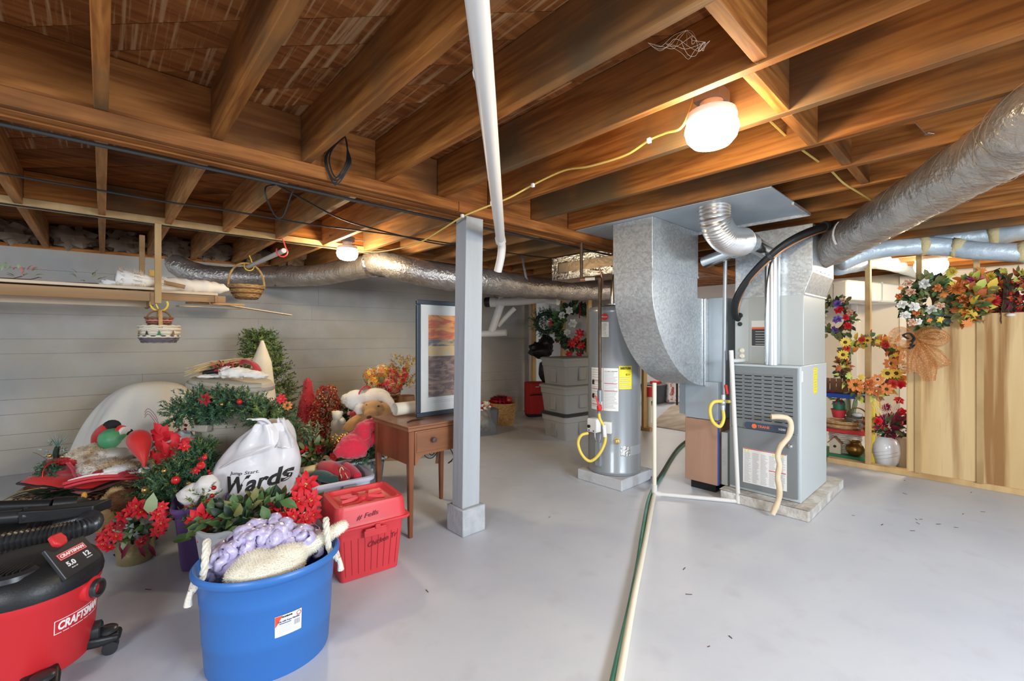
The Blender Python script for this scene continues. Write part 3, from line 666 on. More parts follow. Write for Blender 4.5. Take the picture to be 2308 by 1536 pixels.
m = MB(); m.tube([at(1630, 890, 3.52), at(1629, 925, 3.52)], .020, 10); m.ball(at(1629, 908, 3.51), .024); m.build('union', galv_m, g2)
m = MB(); m.tube(smooth_path([at(1629, 920, 3.52), at(1631, 945, 3.52), at(1622, 962, 3.50), at(1606, 950, 3.48), at(1600, 925, 3.47), at(1607, 908, 3.47), at(1624, 905, 3.49), at(1645, 906, 3.58)], 6), .0135, 10); m.build('flexible_hose', yel_m, g2)
m = MB(); m.tube([at(1636, 868, 3.5), at(1640, 888, 3.5)], .012, 8); m.build('valve_handle', inkr_m, g2)
# white and cream plastic drain pipes on the floor
cp = thing('condensate_pipe', 'white plastic pipe lying on the floor, rising beside furnace and duct', 'pipe', onz(1475, 1118, 0))
a0 = onz(1475, 1118, .0)+V((0, 0, .018)); a1 = onz(1664, 1136, 0)+V((0, 0, .018)); top = at(1648, 790, 3.46)
m = MB(); m.tube([a0, a1], .0165, 12); m.build('floor_run', pvc_m, cp)
m = MB(); m.tube([a1, top], .0165, 12); m.build('riser', pvc_m, cp)
m = MB(); j = a1.lerp(top, .93); m.tube([j, at(1697, 812, 3.72)], .0150, 12); m.build('coil_branch', pvc_m, cp)
m = MB(); m.tube([at(1686, 812, 3.66), at(1702, 812, 3.74)], .022, 12); m.build('fitting', brass_m, cp)
for c, e in ((a1, top), (a0, a1)):
    m = MB(); d = (e-c).normalized(); m.tube([c-d*.012, c+d*.05], .0225, 12); m.build('coupling', pvc_m, cp)
m = MB(); tp = V((a0.x, a0.y, .925)); m.tube([a0, tp], .0165, 12); m.build('riser', pvcc_m, cp)
m = MB(); e = onz(1396, 1545, 0)+V((0, 0, .018)); m.tube(smooth_path([a0+V((0, 0, .0)), onz(1452, 1240, 0)+V((0, 0, .018)), onz(1428, 1360, 0)+V((0, 0, .018)), e, onz(1370, 1700, 0)+V((0, 0, .018))]), .0155, 12); m.build('floor_run', pvcc_m, cp)
m = MB(); m.tube([a0+V((0, 0, -.016)), a0+V((0, 0, .07))], .0225, 12); m.build('tee', pvc_m, cp)
gh = [(1566, 990), (1545, 1003), (1528, 1018), (1512, 1040), (1492, 1075), (1476, 1100), (1462, 1130), (1449, 1200), (1438, 1275), (1420, 1370), (1402, 1450), (1383, 1536), (1360, 1640)]
m = MB(); m.tube(smooth_path([onz(x, y, 0)+V((0, 0, .013)) for x, y in gh], 6), .013, 10)
tag(m.build('garden_hose', hose_m, origin=onz(1449, 1200, 0)), 'green garden hose snaking along the floor beside the cream pipe', 'hose')
m = MB(); m.tube(smooth_path([onz(x, y-2, 0)+V((0, 0, .034)) for x, y in gh[:6]], 6), .011, 8)
tag(m.build('black_hose', hosed_m, origin=onz(1512, 1040, 0)), 'black hose lying on the green one by the plywood box', 'hose')
sk = [at(1738, 940, 3.24), at(1758, 940, 3.225), at(1776, 944, 3.21), at(1783, 960, 3.20), at(1777, 985, 3.20), at(1760, 1006, 3.20), at(1753, 1028, 3.20), at(1757, 1050, 3.19), at(1753, 1075, 3.19), at(1757, 1105, 3.19), at(1754, 1130, 3.19), at(1741, 1160, 3.19)]
m = MB(); ps = smooth_path(sk, 5); m.tube(ps, [.019+.003*noise.noise(p*20) for p in ps], 10)
tag(m.build('walking_stick', stick_m, origin=sk[-1]), 'crooked peeled stick with a hooked end leaning on the furnace door', 'stick')
# ------------------------------------------------------------------ overhead runs
def flex(name, lab, path, r, mt, loc=None, k=10, wob=.06, rings=True, par=None, rib=.012, n=20):
    ps = smooth_path(path, k); m = MB(); m.tube(ps, 1.0, n)
    if not isinstance(r, (list, tuple)): r = [r, r]
    N = len(ps); out = []
    for i, p in enumerate(ps):
        rr = r[0]+(r[-1]-r[0])*i/(N-1); rr *= 1+rib*(rnd(-1, 1)+.5*(1 if i % 2 else -1))+wob*noise.noise(p*2.3)
        for q in range(n):
            v = m.v[i*n+q]; d = (v-p); d.normalize()
            out.append(p+d*rr*(1+wob*.9*noise.noise(v*1.0+p*3.0)+.06*noise.noise(p*9+d*2)+.022*noise.noise(v*34)))
    m.v = out
    if par: return m.build(name, mt, par, ang=180)
    return m.build(name, mt, origin=loc or path[0], ang=180)
fd = thing('flexible_duct', 'long silvery flexible duct sagging along the concrete wall under the joists', 'duct', at(620, 622, 5.2))
flex('duct_section', '', [at(388, 545, 5.05), at(384, 572, 5.0), at(402, 600, 4.95), at(455, 618, 5.0), at(540, 624, 5.1), at(620, 623, 5.15), at(700, 622, 5.0), at(770, 612, 4.85), at(842, 597, 4.6)], .115, foil_m, par=fd, k=30, rib=.016, n=26)
flex('duct_section', '', [at(838, 592, 4.62), at(870, 596, 4.5), at(930, 610, 4.35), at(1010, 626, 4.4), at(1090, 634, 4.6), at(1180, 646, 5.0), at(1260, 653, 5.4), at(1350, 655, 5.9), at(1440, 650, 6.2)], .128, foil_m, par=fd, k=30, rib=.016, n=26)
m = MB(); p = at(840, 597, 4.61); t_ = (at(870, 596, 4.5)-at(800, 604, 4.75)).normalized(); m.tube([p-t_*.03, p, p+t_*.03], [.12, .134, .12], 20); m.build('joint_tape', foilt_m, fd)
m = MB(); p = at(622, 622, 5.14); m.tube([p-V((.02, 0, 0)), p+V((.02, 0, 0))], .122, 20); m.build('draw_band', blks_m, fd)
m = MB(); p = at(1172, 645, 4.97); u_ = V((0, 0, 1)); m.tube([p+V((.02, 0, .42)), p+V((.0, -.06, .22)), p+V((-.01, -.128, .03)), p+V((0, -.10, -.09)), p+V((0, 0, -.134))], .014, 6, flat=.25); m.build('hanger_strap', galv_m, fd)
bd_ = thing('flexible_duct', 'thick netted silver flexible duct crossing the top right corner', 'duct', at(2060, 450, 2.4))
pth = [V((1.1, -1.45, 2.03)), V((1.75, -.85, 2.05)), at(2420, 225, 1.45), at(2308, 302, 1.66), at(2190, 375, 1.98), at(2060, 450, 2.42), at(1960, 510, 2.88), at(1890, 550, 3.28), at(1848, 572, 3.55)]
flex('sleeve', '', pth, [.125, .125], foil_m, par=bd_, k=36, rib=.009, n=30)
ps = smooth_path(pth, 22); m = MB()
for s_ in (1, -1):
    for k in range(5):
        pts = []
        for i in range(0, len(ps)-1):
            d = (ps[i+1]-ps[i]).normalized(); x = d.cross(V((0, 0, 1))).normalized(); y = x.cross(d); a = s_*i*.16+k*2*PI/5
            pts.append(ps[i]+(x*math.cos(a)+y*math.sin(a))*.1335)
        m.tube(pts, .0007, 3)
o = m.build('netting', pap, bd_); stuff(o)
m = MB(); p = at(1866, 560, 3.42); q = at(1848, 572, 3.55); m.tube([p, q], .128, 20); m.build('draw_band', blks_m, bd_)
m = MB(); p = ps[int(len(ps)*.80)]; e = (ps[-20]-ps[-30]).normalized(); x = e.cross(V((0, 0, 1))).normalized(); y = x.cross(e)
m.tube([p+(x*math.cos(a)+y*math.sin(a))*.137 for a in [2.4+.25*i for i in range(6)]], .012, 6, flat=.2); m.build('white_tie', white_m, bd_)
m = MB(); pj = V((2.385+.6, .21, 2.165)); a1, a2 = at(2040, 382, 2.55), at(2022, 425, 2.5); m.tube([at(2072, 408, 2.40), a1, a2, at(2030, 470, 2.55)], .003, 5); m.build('hanger_wire', white_m, bd_)
# insulated ducts going right
def wrap(lab, path, r, bands, mt=foilb_m):
    t = thing('insulated_duct', lab, 'duct', path[0])
    flex('wrapping', '', path, r, mt, par=t, k=9, rib=.01, wob=.1); pp = smooth_path(path, 9)
    for b in bands:
        i = int(len(pp)*b); d = (pp[min(i+1, len(pp)-1)]-pp[i-1]).normalized(); rr = r if not isinstance(r, (list, tuple)) else r[0]
        m = MB(); m.tube([pp[i]-d*.03, pp[i]+V((0, 0, .004)), pp[i]+d*.035], [rr*1.03, rr*1.12, rr*1.02], 16); 
        for j, v in enumerate(m.v): m.v[j] = v+V((0, 0, .02*noise.noise(v*14)))
        m.build('torn_insulation', mat('glass_wool', (.62, .50, .26), .95, bump=.8, bscale=40), t, ang=180)
    return t
wrap('upper blue-grey foil-wrapped duct under the joists at the right edge', [at(1960, 552, 4.3), at(2060, 536, 4.1), at(2140, 538, 3.95), at(2230, 530, 3.8), at(2330, 510, 3.6), at(2420, 495, 3.5), at(2420, 495, 3.5)+V((.1, -1.6, .0))], .098, (.52,))
wrap('lower blue-grey foil-wrapped duct with torn yellow wool above the studs', [at(1892, 592, 4.1), at(1960, 568, 4.05), at(2050, 556, 3.95), at(2130, 556, 3.85), at(2210, 566, 3.7), at(2310, 570, 3.55), at(2420, 572, 3.4), at(2420, 572, 3.4)+V((.1, -1.7, .0))], .075, (.34, .48, .70))
wrap('gold-lit foil duct running between the studs into the far room', [at(1886, 602, 4.2), at(1930, 594, 4.4), at(1985, 590, 4.9), at(2030, 602, 5.5), at(2085, 618, 6.2)], .082, ())
wb_ = thing('white_duct', 'white-wrapped rectangular duct hanging in the far room', 'duct', at(1950, 690, 6.6))
m = MB(); a, b = at(1872, 656, 5.9), at(2030, 668, 6.5)
m.bar(a, b, .42, .26); m.build('wrapping', mat('white_wrap', (.78, .80, .80), .6, bump=.3, bscale=8), wb_, bevel=.03)
m = MB(); c_ = a.lerp(b, .45); m.bar(c_, c_+(b-a).normalized()*.03, .43, .27); m.build('seam_tape', foilb_m, wb_, smooth=False)
fw = thing('foil_taped_duct', 'rectangular duct with crinkled foil tape beside the return duct', 'duct', (3.75, 2.6, 1.92))
m = MB(); m.bb((3.60, 1.98, 1.915), (3.92, 3.25, 2.15)); m.build('duct_body', tanfoil_m, fw, smooth=False)
def crink(a, b, name='foil_tape'):
    m = MB(); a, b = V(a), V(b)
    def fn(u, v): p = V((a.x, a.y+(b.y-a.y)*u, a.z+(b.z-a.z)*v)); return p+V((-.012*abs(noise.noise(p*23))-.004, 0, .006*noise.noise(p*31)))
    m.grid(fn, 40, 5); m.build(name, foilt_m, fw, ang=180)
crink((3.598, 3.25, 1.912), (3.598, 1.99, 1.985)); crink((3.598, 3.25, 2.085), (3.598, 1.99, 2.152)); crink((3.596, 3.25, 1.92), (3.596, 3.17, 2.15))
m = MB(); m.bb((3.61, 3.251, 1.92), (3.91, 3.256, 2.145)); m.build('end_cap', foilt_m, fw, smooth=False)
# refrigerant line
rl = thing('refrigerant_line', 'thick black insulated line arching from the furnace to the joists', 'pipe', at(1668, 735, 3.7))
lp = [at(1690, 715, 3.75), at(1668, 722, 3.66), at(1655, 700, 3.58), at(1662, 668, 3.50), at(1690, 625, 3.40), at(1735, 578, 3.28), at(1790, 538, 3.20), at(1860, 510, 3.20), at(1950, 492, 3.36), at(2080, 486, 3.6), at(2200, 486, 3.8), at(2400, 482, 3.9)]
m = MB(); m.tube(smooth_path(lp, 6), .026, 12); m.build('insulation', blk_m, rl)
m = MB(); m.tube(smooth_path([at(1690, 738, 3.83), at(1670, 735, 3.70), at(1663, 705, 3.58), at(1672, 668, 3.52)]+[p+V((0, 0, -.035)) for p in lp[4:]], 6), .007, 8); m.build('copper_tube', copper_m, rl)
for i in (5, 7, 9, 10):
    m = MB(); d = (lp[i+1]-lp[i-1]).normalized(); m.tube([lp[i]-d*.012, lp[i]+d*.012], .037, 12); m.build('tie', blks_m, rl)
m = MB(); m.tube([at(1984, 492, 3.65), at(2080, 487, 3.8), at(2200, 487, 3.9), at(2400, 484, 3.9)], .038, 12); m.build('grey_sleeve', steelp_m, rl)
# long white drain pipe
dp = thing('drain_pipe', 'long white plastic drain pipe hung under joists, bending down at the end', 'pipe', at(1110, 400, 2.35))
path = [at(1075, 0, 1.105)+(at(1075, 0, 1.105)-at(1128, 540, 3.05))*.2, at(1075, 0, 1.105), at(1128, 540, 3.05)]
m = MB(); m.tube(smooth_path(path, 5), .0315, 18); m.build('pipe', pvc_m, dp)
m = MB(); m.tube(smooth_path([path[-1], at(1131, 556, 3.12), at(1129, 580, 3.16), at(1122, 612, 3.2)], 5), .0285, 16); m.build('bend', pvc_m, dp)
def coup(px, py, d, q, r=.0345, l=.02):
    m = MB(); c = at(px, py, d); e = (at(*q)-c).normalized(); m.tube([c-e*l, c+e*l], r, 18); m.build('coupling', pvc_m, dp, ang=30)
coup(1128, 541, 3.05, (1131, 556, 3.12), .036, .022); coup(1089, 166, 1.40, (1108, 330, 1.93), .0335, .006); coup(1118, 458, 2.55, (1128, 540, 3.05), .033, .005)
# drain fittings at the back
df = thing('drain_fittings', 'white plastic drain pipes and elbows under the foil duct at the back', 'pipe', at(1170, 680, 6.2))
def pipe(pts, r, name='pipe', n=14): m = MB(); m.tube(smooth_path([at(*p) for p in pts], 4), r, n); m.build(name, pvc_m, df)
pipe([(1115, 681, 6.2), (1170, 679, 6.1), (1232, 672, 6.0), (1266, 668, 5.9)], .058)
pipe([(1130, 684, 6.2), (1120, 712, 6.2), (1108, 748, 6.2)], .055); pipe([(1160, 695, 6.3), (1140, 715, 6.3), (1122, 735, 6.3)], .035)
pipe([(1070, 753, 6.2), (1105, 752, 6.2), (1141, 750, 6.15)], .048); pipe([(1172, 655, 6.1), (1172, 676, 6.1)], .05)
pipe([(1232, 678, 6.02), (1258, 680, 5.9)], .05)
for a, b, r in (((1106, 681, 6.22), (1120, 681, 6.2), .075), ((1124, 676, 6.2), (1134, 676, 6.2), .068), ((1163, 660, 6.1), (1183, 660, 6.1), .045)):
    m = MB(); m.tube([at(*a), at(*b)], r, 14); m.build('collar', pvc_m, df)
m = MB(); m.tube([at(1095, 682, 6.25), at(1107, 681, 6.22)], .07, 14); m.build('rubber_sleeve', blk_m, df)
for px in (1116, 1133, 1150, 1228):
    m = MB(); m.tube([at(px, 678, 6.15), at(px-6, 640, 6.2), at(px-4, 560, 6.3)], .006, 5); m.build('hanger_strap', pap, df)
# wires
def wire(name, lab, pts, r, mt, k=6): 
    m = MB(); q = smooth_path(pts, k); m.tube(q, r, 6); return tag(m.build(name, mt, origin=pts[0]), lab, 'cable')
wire('black_cable', 'black cable stapled along the far bottom edge of the main girder', [V((-1.2, 2.50, 2.088)), V((.2, 2.497, 2.092)), V((1.4, 2.50, 2.088)), V((2.6, 2.497, 2.09)), V((3.6, 2.5, 2.088))], .009, cab_m)
wire('black_cable', 'upper black cable strung across the left joists toward the post', [onz(x, y, 2.150) for x, y in ((-30, 385), (120, 412), (240, 432), (380, 456), (520, 476), (700, 506), (860, 526), (1020, 550), (1200, 578), (1300, 585))], .006, cab_m)
wire('black_cable', 'thin black cable along the nailing strip under the left joists', [V((-2.2, 4.285, 2.15)), V((-.8, 4.284, 2.152)), V((.6, 4.286, 2.148)), V((2.0, 4.27, 2.15)), V((3.2, 4.2, 2.13))], .006, cab_m)
wire('black_cable', 'black cable slanting from the wire coil toward the post', [onz(x, y, 2.152) for x, y in ((624, 416), (680, 448), (770, 494), (850, 518), (960, 545), (1030, 556))], .006, cab_m)
cc = thing('cable_coil', 'bundle of black cable looped and hanging from the girder', 'cable', at(762, 370, 2.28))
for i in range(6):
    a, b, c = rnd(732, 748), rnd(776, 792), rnd(395, 420)
    m = MB(); m.tube(smooth_path([at(778, 308, 2.33), at((a+778)/2-10, 335, 2.28), at(a, 365, 2.25), at((a+b)/2-6, c, 2.24), at(b, 372, 2.25), at(783, 335, 2.28), at(779, 310, 2.33)], 6), .0038, 6); m.build('loop', cab_m, cc)
m = MB(); m.tube(smooth_path([at(735, 340, 2.29), at(712, 366, 2.3), at(690, 400, 2.35), at(660, 432, 2.4), at(640, 485, 2.45), at(622, 488, 2.45), at(602, 450, 2.45), at(598, 425, 2.45), at(610, 418, 2.5), at(640, 417, 2.6)], 6), .0042, 6); m.build('loose_end', cab_m, cc)
yp = [V((1.72, .79, 2.28)), at(1540, 283, 1.83), at(1500, 300, 1.93), at(1463, 316, 2.02), at(1410, 350, 2.13), at(1330, 375, 2.30), at(1270, 385, 2.45), at(1201, 417, 2.60), at(1150, 445, 2.68), at(1105, 463, 2.75), at(1042, 489, 2.86), at(1000, 515, 3.0), at(950, 545, 3.3), at(900, 560, 3.6), at(850, 568, 3.9), at(800, 566, 4.08)]
wire('yellow_cable', 'yellow cable from the near lamp past the post top to the small lamp', yp, .0055, cable_y)
wire('yellow_cable', 'yellow cable threaded through the joists right of the near lamp', [V((1.77, .75, 2.27)), at(1660, 268, 1.9), at(1698, 238, 1.96), at(1735, 272, 2.0), at(1779, 314, 2.1), at(1800, 332, 2.2), at(1843, 363, 2.33), at(1870, 382, 2.4), at(1896, 408, 2.5), at(1912, 420, 2.55), at(1942, 438, 2.65), at(1985, 465, 2.8)], .0055, cable_y)
for px, py, d in ((1463, 317, 2.0), (1201, 418, 2.58), (1042, 487, 2.84)):
    m = MB(); m.box(at(px, py, d), (.018, .018, .022)); tag(m.build('cable_clip', white_m, bevel=.003, origin=at(px, py, d)), {1463: 'white cable clip left of the near lamp', 1201: 'white cable clip halfway along the yellow cable', 1042: 'white cable clip at the top of the post'}[px], 'clip')
# metal straps left on joists, cobwebs
for px, py, d, e, lab in ((1932, 158, 1.62, (6, 26), 'bent metal strap on the joist face at upper right'), (2075, 290, 2.05, (24, 24), 'flat metal strap hanging off the joist near the big duct')):
    m = MB(); a, b = at(px-e[0]/2, py-e[1]/2, d), at(px+e[0]/2, py+e[1]/2, d-.03); m.bar(a, b, .022, .002); m.bar(b, b+V((.02, -.02, -.004)), .022, .002)
    tag(m.build('metal_strap', galv_m, smooth=False, origin=a), lab, 'strap')
def web(pts, n, lab):
    m = MB()
    for i in range(n):
        a = V(random.choice(pts)); b = V(random.choice(pts)); c = (a+b)/2+V((rnd(-.02, .02), rnd(-.02, .02), rnd(-.05, -.005)))
        e = V((rnd(-.01, .01), rnd(-.01, .01), rnd(-.02, .0))); m.tube(smooth_path([a, a.lerp(c, .5)+e, c, b.lerp(c, .5)-e*.5, b], 3), .00045, 3)
    o = m.build('cobweb', web_m, origin=pts[0]); tag(o, lab, 'cobweb', kind='stuff')
web([at(1460, 96, 1.35), at(1500, 98, 1.35), at(1535, 92, 1.32), at(1560, 80, 1.3), at(1600, 92, 1.3), at(1548, 68, 1.34), at(1590, 95, 1.32)], 16, 'dusty cobweb under the joists above the near lamp')
web([at(1700, 112, 1.4), at(1722, 108, 1.4), at(1750, 106, 1.4), at(1690, 118, 1.42), at(1712, 122, 1.4)], 8, 'small cobweb on the block right of the near lamp')
# ------------------------------------------------------------------ hanging shelf on the left
sh = thing('hanging_shelf', 'long wooden shelf hung from the joists along the left wall', 'shelf', (-.4, 4.55, 1.56))
ZS = 1.655
for y in (4.33, 4.43): pass
m = MB(); m.bb((-1.8, 4.30, ZS), (.335, 4.47, ZS+.02)); m.build('shelf_board', pale_x, sh, smooth=False, bevel=.002, seg=1)
m = MB(); m.bb((-1.8, 4.475, ZS-.002), (.72, 4.68, ZS+.018)); m.build('shelf_board', pale_x, sh, smooth=False, bevel=.002, seg=1)
m = MB(); m.bb((-1.8, 4.30, ZS-.085), (.285, 4.322, ZS-.012)); m.build('front_rail', shelf_m, sh, smooth=False, bevel=.003, seg=1)
m = MB(); m.bb((-1.8, 4.70, ZS-.11), (.285, 4.722, ZS-.02)); m.build('back_rail', pale_x, sh, smooth=False, bevel=.003, seg=1)
m = MB(); m.bb((-1.8, 4.34, ZS-.03), (.285, 4.69, ZS-.014)); m.build('lower_board', shelf_m, sh, smooth=False)
m = MB(); m.bb((.287, 4.275, ZS-.10), (.327, 4.318, 2.16)); m.build('hanger_post', stud_m, sh, smooth=False, bevel=.003, seg=1)
m = MB(); m.bb((.225, 4.86, ZS-.09), (.262, 4.90, 2.16)); m.build('hanger_post', shelf_m, sh, smooth=False, bevel=.003, seg=1)
m = MB(); m.bb((.262, 4.28, ZS-.115), (.286, 4.92, ZS-.02)); m.build('cross_bracket', shelf_m, sh, smooth=False, bevel=.003, seg=1)
m = MB(); m.bb((.29, 4.50, ZS-.06), (.78, 4.52, ZS-.004)); m.bb((.70, 4.48, ZS-.06), (.715, 4.70, ZS-.004)); m.build('short_rail', shelf_m, sh, smooth=False)
lp = [((425, 683), (545, 688), 4.2, .07, .018, shelf_m, 'thick brown board lying on the shelf end, nearest'), ((430, 676), (655, 711), 4.45, .12, .008, pale_x, 'thin pale warped board sticking far out past the shelf end'), ((400, 690), (553, 697), 4.3, .06, .012, pale_x, 'short pale slat under the brown board at the shelf end')]
for a, b, d, w_, h, mt, lab in lp:
    m = MB(); p, q = at(*a, d-.42), at(*b, d+.12); p.z -= 0; m.bar(p, q, w_, h); tag(m.build('loose_board', mt, smooth=False, bevel=.001, seg=1, origin=p), lab, 'board', 'loose boards on the shelf end')
# things on the shelf
def on_shelf(px, y=4.42):
    a = (px-CX)/FPX; d = y/(FW.y+RT.y*a); return V((d*(FW.x+RT.x*a), y, ZS+.021))
p = on_shelf(335, 4.42)+V((-.03, 0, .055)); br = thing('brush_head', 'fluffy cream feather duster lying on the shelf by the post', 'brush', p)
m = MB(); m.tube([p+V((.12, .02, .0)), p+V((.0, 0, .0)), p+V((-.12, -.02, .005)), p+V((-.16, -.025, .01))], [.022, .05, .062, .055], 12); b0 = m.build('bristles', plushw_m, br, ang=180)
fur(b0, 'fringe', mat('feather', (.62, .48, .34), .9, 0, (.85, .80, .72), 8), 900, .05, .0015)
m = MB(); m.tube([p+V((.12, .02, 0)), p+V((.26, .03, -.025))], .016, 8); m.build('handle', shelf_m, br)
p = on_shelf(420, 4.56); m = MB()
ps = [p+V((-.24+.07*i, .0+.012*i, .055+.012*noise.noise((i, 0, 0)))) for i in range(9)]
m.tube(smooth_path(ps, 3), [.03, .05, .058, .06, .062, .058, .06, .062, .06, .058, .06, .062, .058, .06, .055, .056, .06, .058, .05, .052, .048, .045, .03, .02, .012][:25], 14)
for j, v in enumerate(m.v): m.v[j] = v+V((0, 0, .02*noise.noise(v*22)))
tag(m.build('cloth_bundle', muslin_m, ang=180, origin=p), 'rolled white cloth bundle lying on the shelf right of the post', 'cloth')
p = on_shelf(343, 4.66); m = MB(); m.box(p+V((0, 0, .11)), (.045, .03, .12)); m.bb(p+V((-.02, -.012, 0)), p+V((.02, .012, .05))); tag(m.build('yellow_box', mat('box_yellow', (.70, .42, .08), .6), smooth=False, bevel=.003, origin=p), 'small yellow box standing behind the shelf post', 'box')
p = on_shelf(246, 4.40); m = MB(); m.ball(p+V((0, 0, .018)), (.055, .035, .028), 14, 8, 0, .6, 4); tag(m.build('crumpled_tissue', paper_m, origin=p), 'crumpled white tissue on the shelf', 'tissue')
for px, lab, mats_, n in ((200, 'green leafy sprig on the shelf left of the tissue', [leafC, leafA], 9), (44, 'dried pink and green flower sprig near the left end of the shelf', [leafC, pnk_m], 14), (4, 'dried sprig at the cut-off left end of the shelf', [leafC, pnk_m], 9)):
    p = on_shelf(px, 4.40); t = thing('dried_sprig', lab, 'sprig', p); m = MB()
    for i in range(n):
        d = V((rnd(-1, 1), rnd(-.5, .5), rnd(.15, .9))).normalized(); q = p+d*rnd(.02, .09)+V((0, 0, .012)); m.leaf(q, d, V((0, 0, 1)), rnd(.03, .05), .018, mi=random.choice((0, 0, 1)))
    m.build('leaves', mats_, t); m = MB(); m.tube([p+V((-.12, 0, .006)), p+V((.05, 0, .012)), p+V((.09, 0, .03))], .003, 5); m.build('stem', stem_m, t)
# rod with hooks and hanging baskets
rp0, rp1 = V((1.155, 4.17, 2.05)), V((1.14, 5.40, 2.05))
rod = thing('hanging_rod', 'white rod slung under a joist from a red hook', 'rod', rp0)
m = MB(); m.tube([rp0, rp1], .021, 12); m.build('rod', pvc_m, rod)
def hook(p, top, mt, par, r=.045, name='hook', x=V((1, 0, 0))):
    m = MB(); c = p+V((0, 0, 0)); pts = [c+x*(r*math.cos(a))+V((0, 0, r*math.sin(a))) for a in [PI*1.0+PI*1.25*i/8 for i in range(9)]]
    pts = [c+x*(-r*.9)+V((0, 0, .02))]+pts+[c+x*(r*.4)+V((0, 0, r+.03)), V((c.x, c.y, top))]; m.tube(smooth_path(pts, 3), .006, 6); m.build(name, mt, par)
hook(rp0+V((0, .06, -.0)), 2.17, mat('hook_red', (.65, .05, .05), .4), rod); hook(rp1+V((0, -.05, 0)), 2.17, mat('hook_yellow', (.80, .58, .06), .4), rod)
bk = at(556, 640, 4.78); bk_c = V((bk.x, bk.y, 0))
wbk = thing('wicker_basket', 'tan wicker basket with a round hoop handle hanging from the rod', 'basket', V((bk.x, bk.y, 1.71)))
def weave(c, r0, r1, h, mt, par, n=26, rows=9, name='woven_sides', sx=1, sy=1, z0=0.0, tilt=None, mt2=None):
    m = MB(); 
    for j in range(rows):
        t = j/(rows-1); r = r0+(r1-r0)*t**.7
        pts = []
        for k in range(n):
            a = 2*PI*k/n; q = r+(.006 if (k+j) % 2 else -.004); pts.append(V(c)+V((q*sx*math.cos(a), q*sy*math.sin(a), z0+h*t+.004*((k+j) % 2))))
        m.tube(pts, h/rows*.56, 5, mi=0 if not mt2 or j % 3 else 1, closed=True)
    m.lathe([(r0*.98, z0), (r0+(r1-r0)*.5**.7-.004, z0+h*.5), (r1-.006, z0+h)], c, n, 0, sx=sx, sy=sy, cap1=False)
    return m.build(name, [mt, mt2] if mt2 else mt, par, ang=180)
cB = V((bk.x, bk.y, 1.715)); weave(cB, .10, .165, .13, wick_m, wbk, mt2=wickd_m)
m = MB(); m.tube([cB+V((.17*math.cos(a)*(1 if True else 0), 0, .12+.26*math.sin(a)**.8 if math.sin(a) > 0 else .12)) for a in [PI*i/20 for i in range(21)]], .011, 7); m.build('hoop_handle', wick_m, wbk)
pb = V((.315, 4.30, 1.26))
hb = thing('painted_basket', 'small painted splint basket hanging from a yellow hook under the shelf', 'basket', pb)
cream_splint = mat('cream_splint', (.74, .66, .52), .7); blu_splint = mat('dark_splint', (.16, .13, .14), .7)
weave(pb, .10, .12, .045, blu_splint, hb, rows=4); weave(pb, .117, .12, .055, cream_splint, hb, rows=3, z0=.042, name='painted_band', mt2=None); weave(pb, .12, .125, .025, cream_splint, hb, rows=2, z0=.095, name='rim')
green_p = mat('painted_green', (.03, .18, .06), .6)
vdir = (V((0, 0, 0))-V((pb.x, pb.y, 0))).normalized()
for k, (a_, mt_, sz) in enumerate(((0, green_p, .028), (-32, ink_m, .022), (38, wickd_m, .024), (-60, wickd_m, .02))):
    a = math.atan2(vdir.y, vdir.x)+math.radians(a_); n_ = V((math.cos(a), math.sin(a), 0)); M_ = frame_mat(pb+n_*.133+V((0, 0, .07)), V((-n_.y, n_.x, 0)), (0, 0, 1))
    m = MB(); m.prism([(-sz*.5, -sz*.6), (sz*.5, -sz*.6), (sz*.16, sz*.1), (sz*.3, sz*.1), (0, sz*.75), (-sz*.3, sz*.1), (-sz*.16, sz*.1)], M_, .004); m.build('painted_tree' if k == 0 else 'painted_motif', mt_, hb, smooth=False)
m = MB(); m.tube([pb+V((0, -.12*math.cos(a), .10+.15*math.sin(a))) for a in [PI*i/14 for i in range(15)]], .012, 6, flat=.5); m.build('handle', wick_m, hb)
ib = thing('small_basket', 'tiny pink-banded basket sitting inside the painted hanging basket', 'basket', pb+V((0, 0, .105)))
weave(pb+V((0, 0, .11)), .05, .078, .07, wickd_m, ib, rows=5, mt2=pnk_m)
m = MB(); m.tube([pb+V((-.075*math.cos(a), 0, .17+.07*math.sin(a))) for a in [PI*i/12 for i in range(13)]], .007, 6); m.build('handle', wickd_m, ib)
hk = thing('shelf_hook', 'yellow double hook screwed under the shelf bracket', 'hook', pb+V((0, 0, .30)))
m = MB(); c = pb+V((0, 0, .29)); m.tube([c+V((.052*math.cos(a), 0, .052*math.sin(a)-.0)) for a in [PI*.85+PI*1.3*i/12 for i in range(13)]], .007, 6); m.tube([c+V((0, 0, -.05)), c+V((-.02, .0, .0))], .005, 6)
m.build('hook', MATS['hook_yellow'], hk)
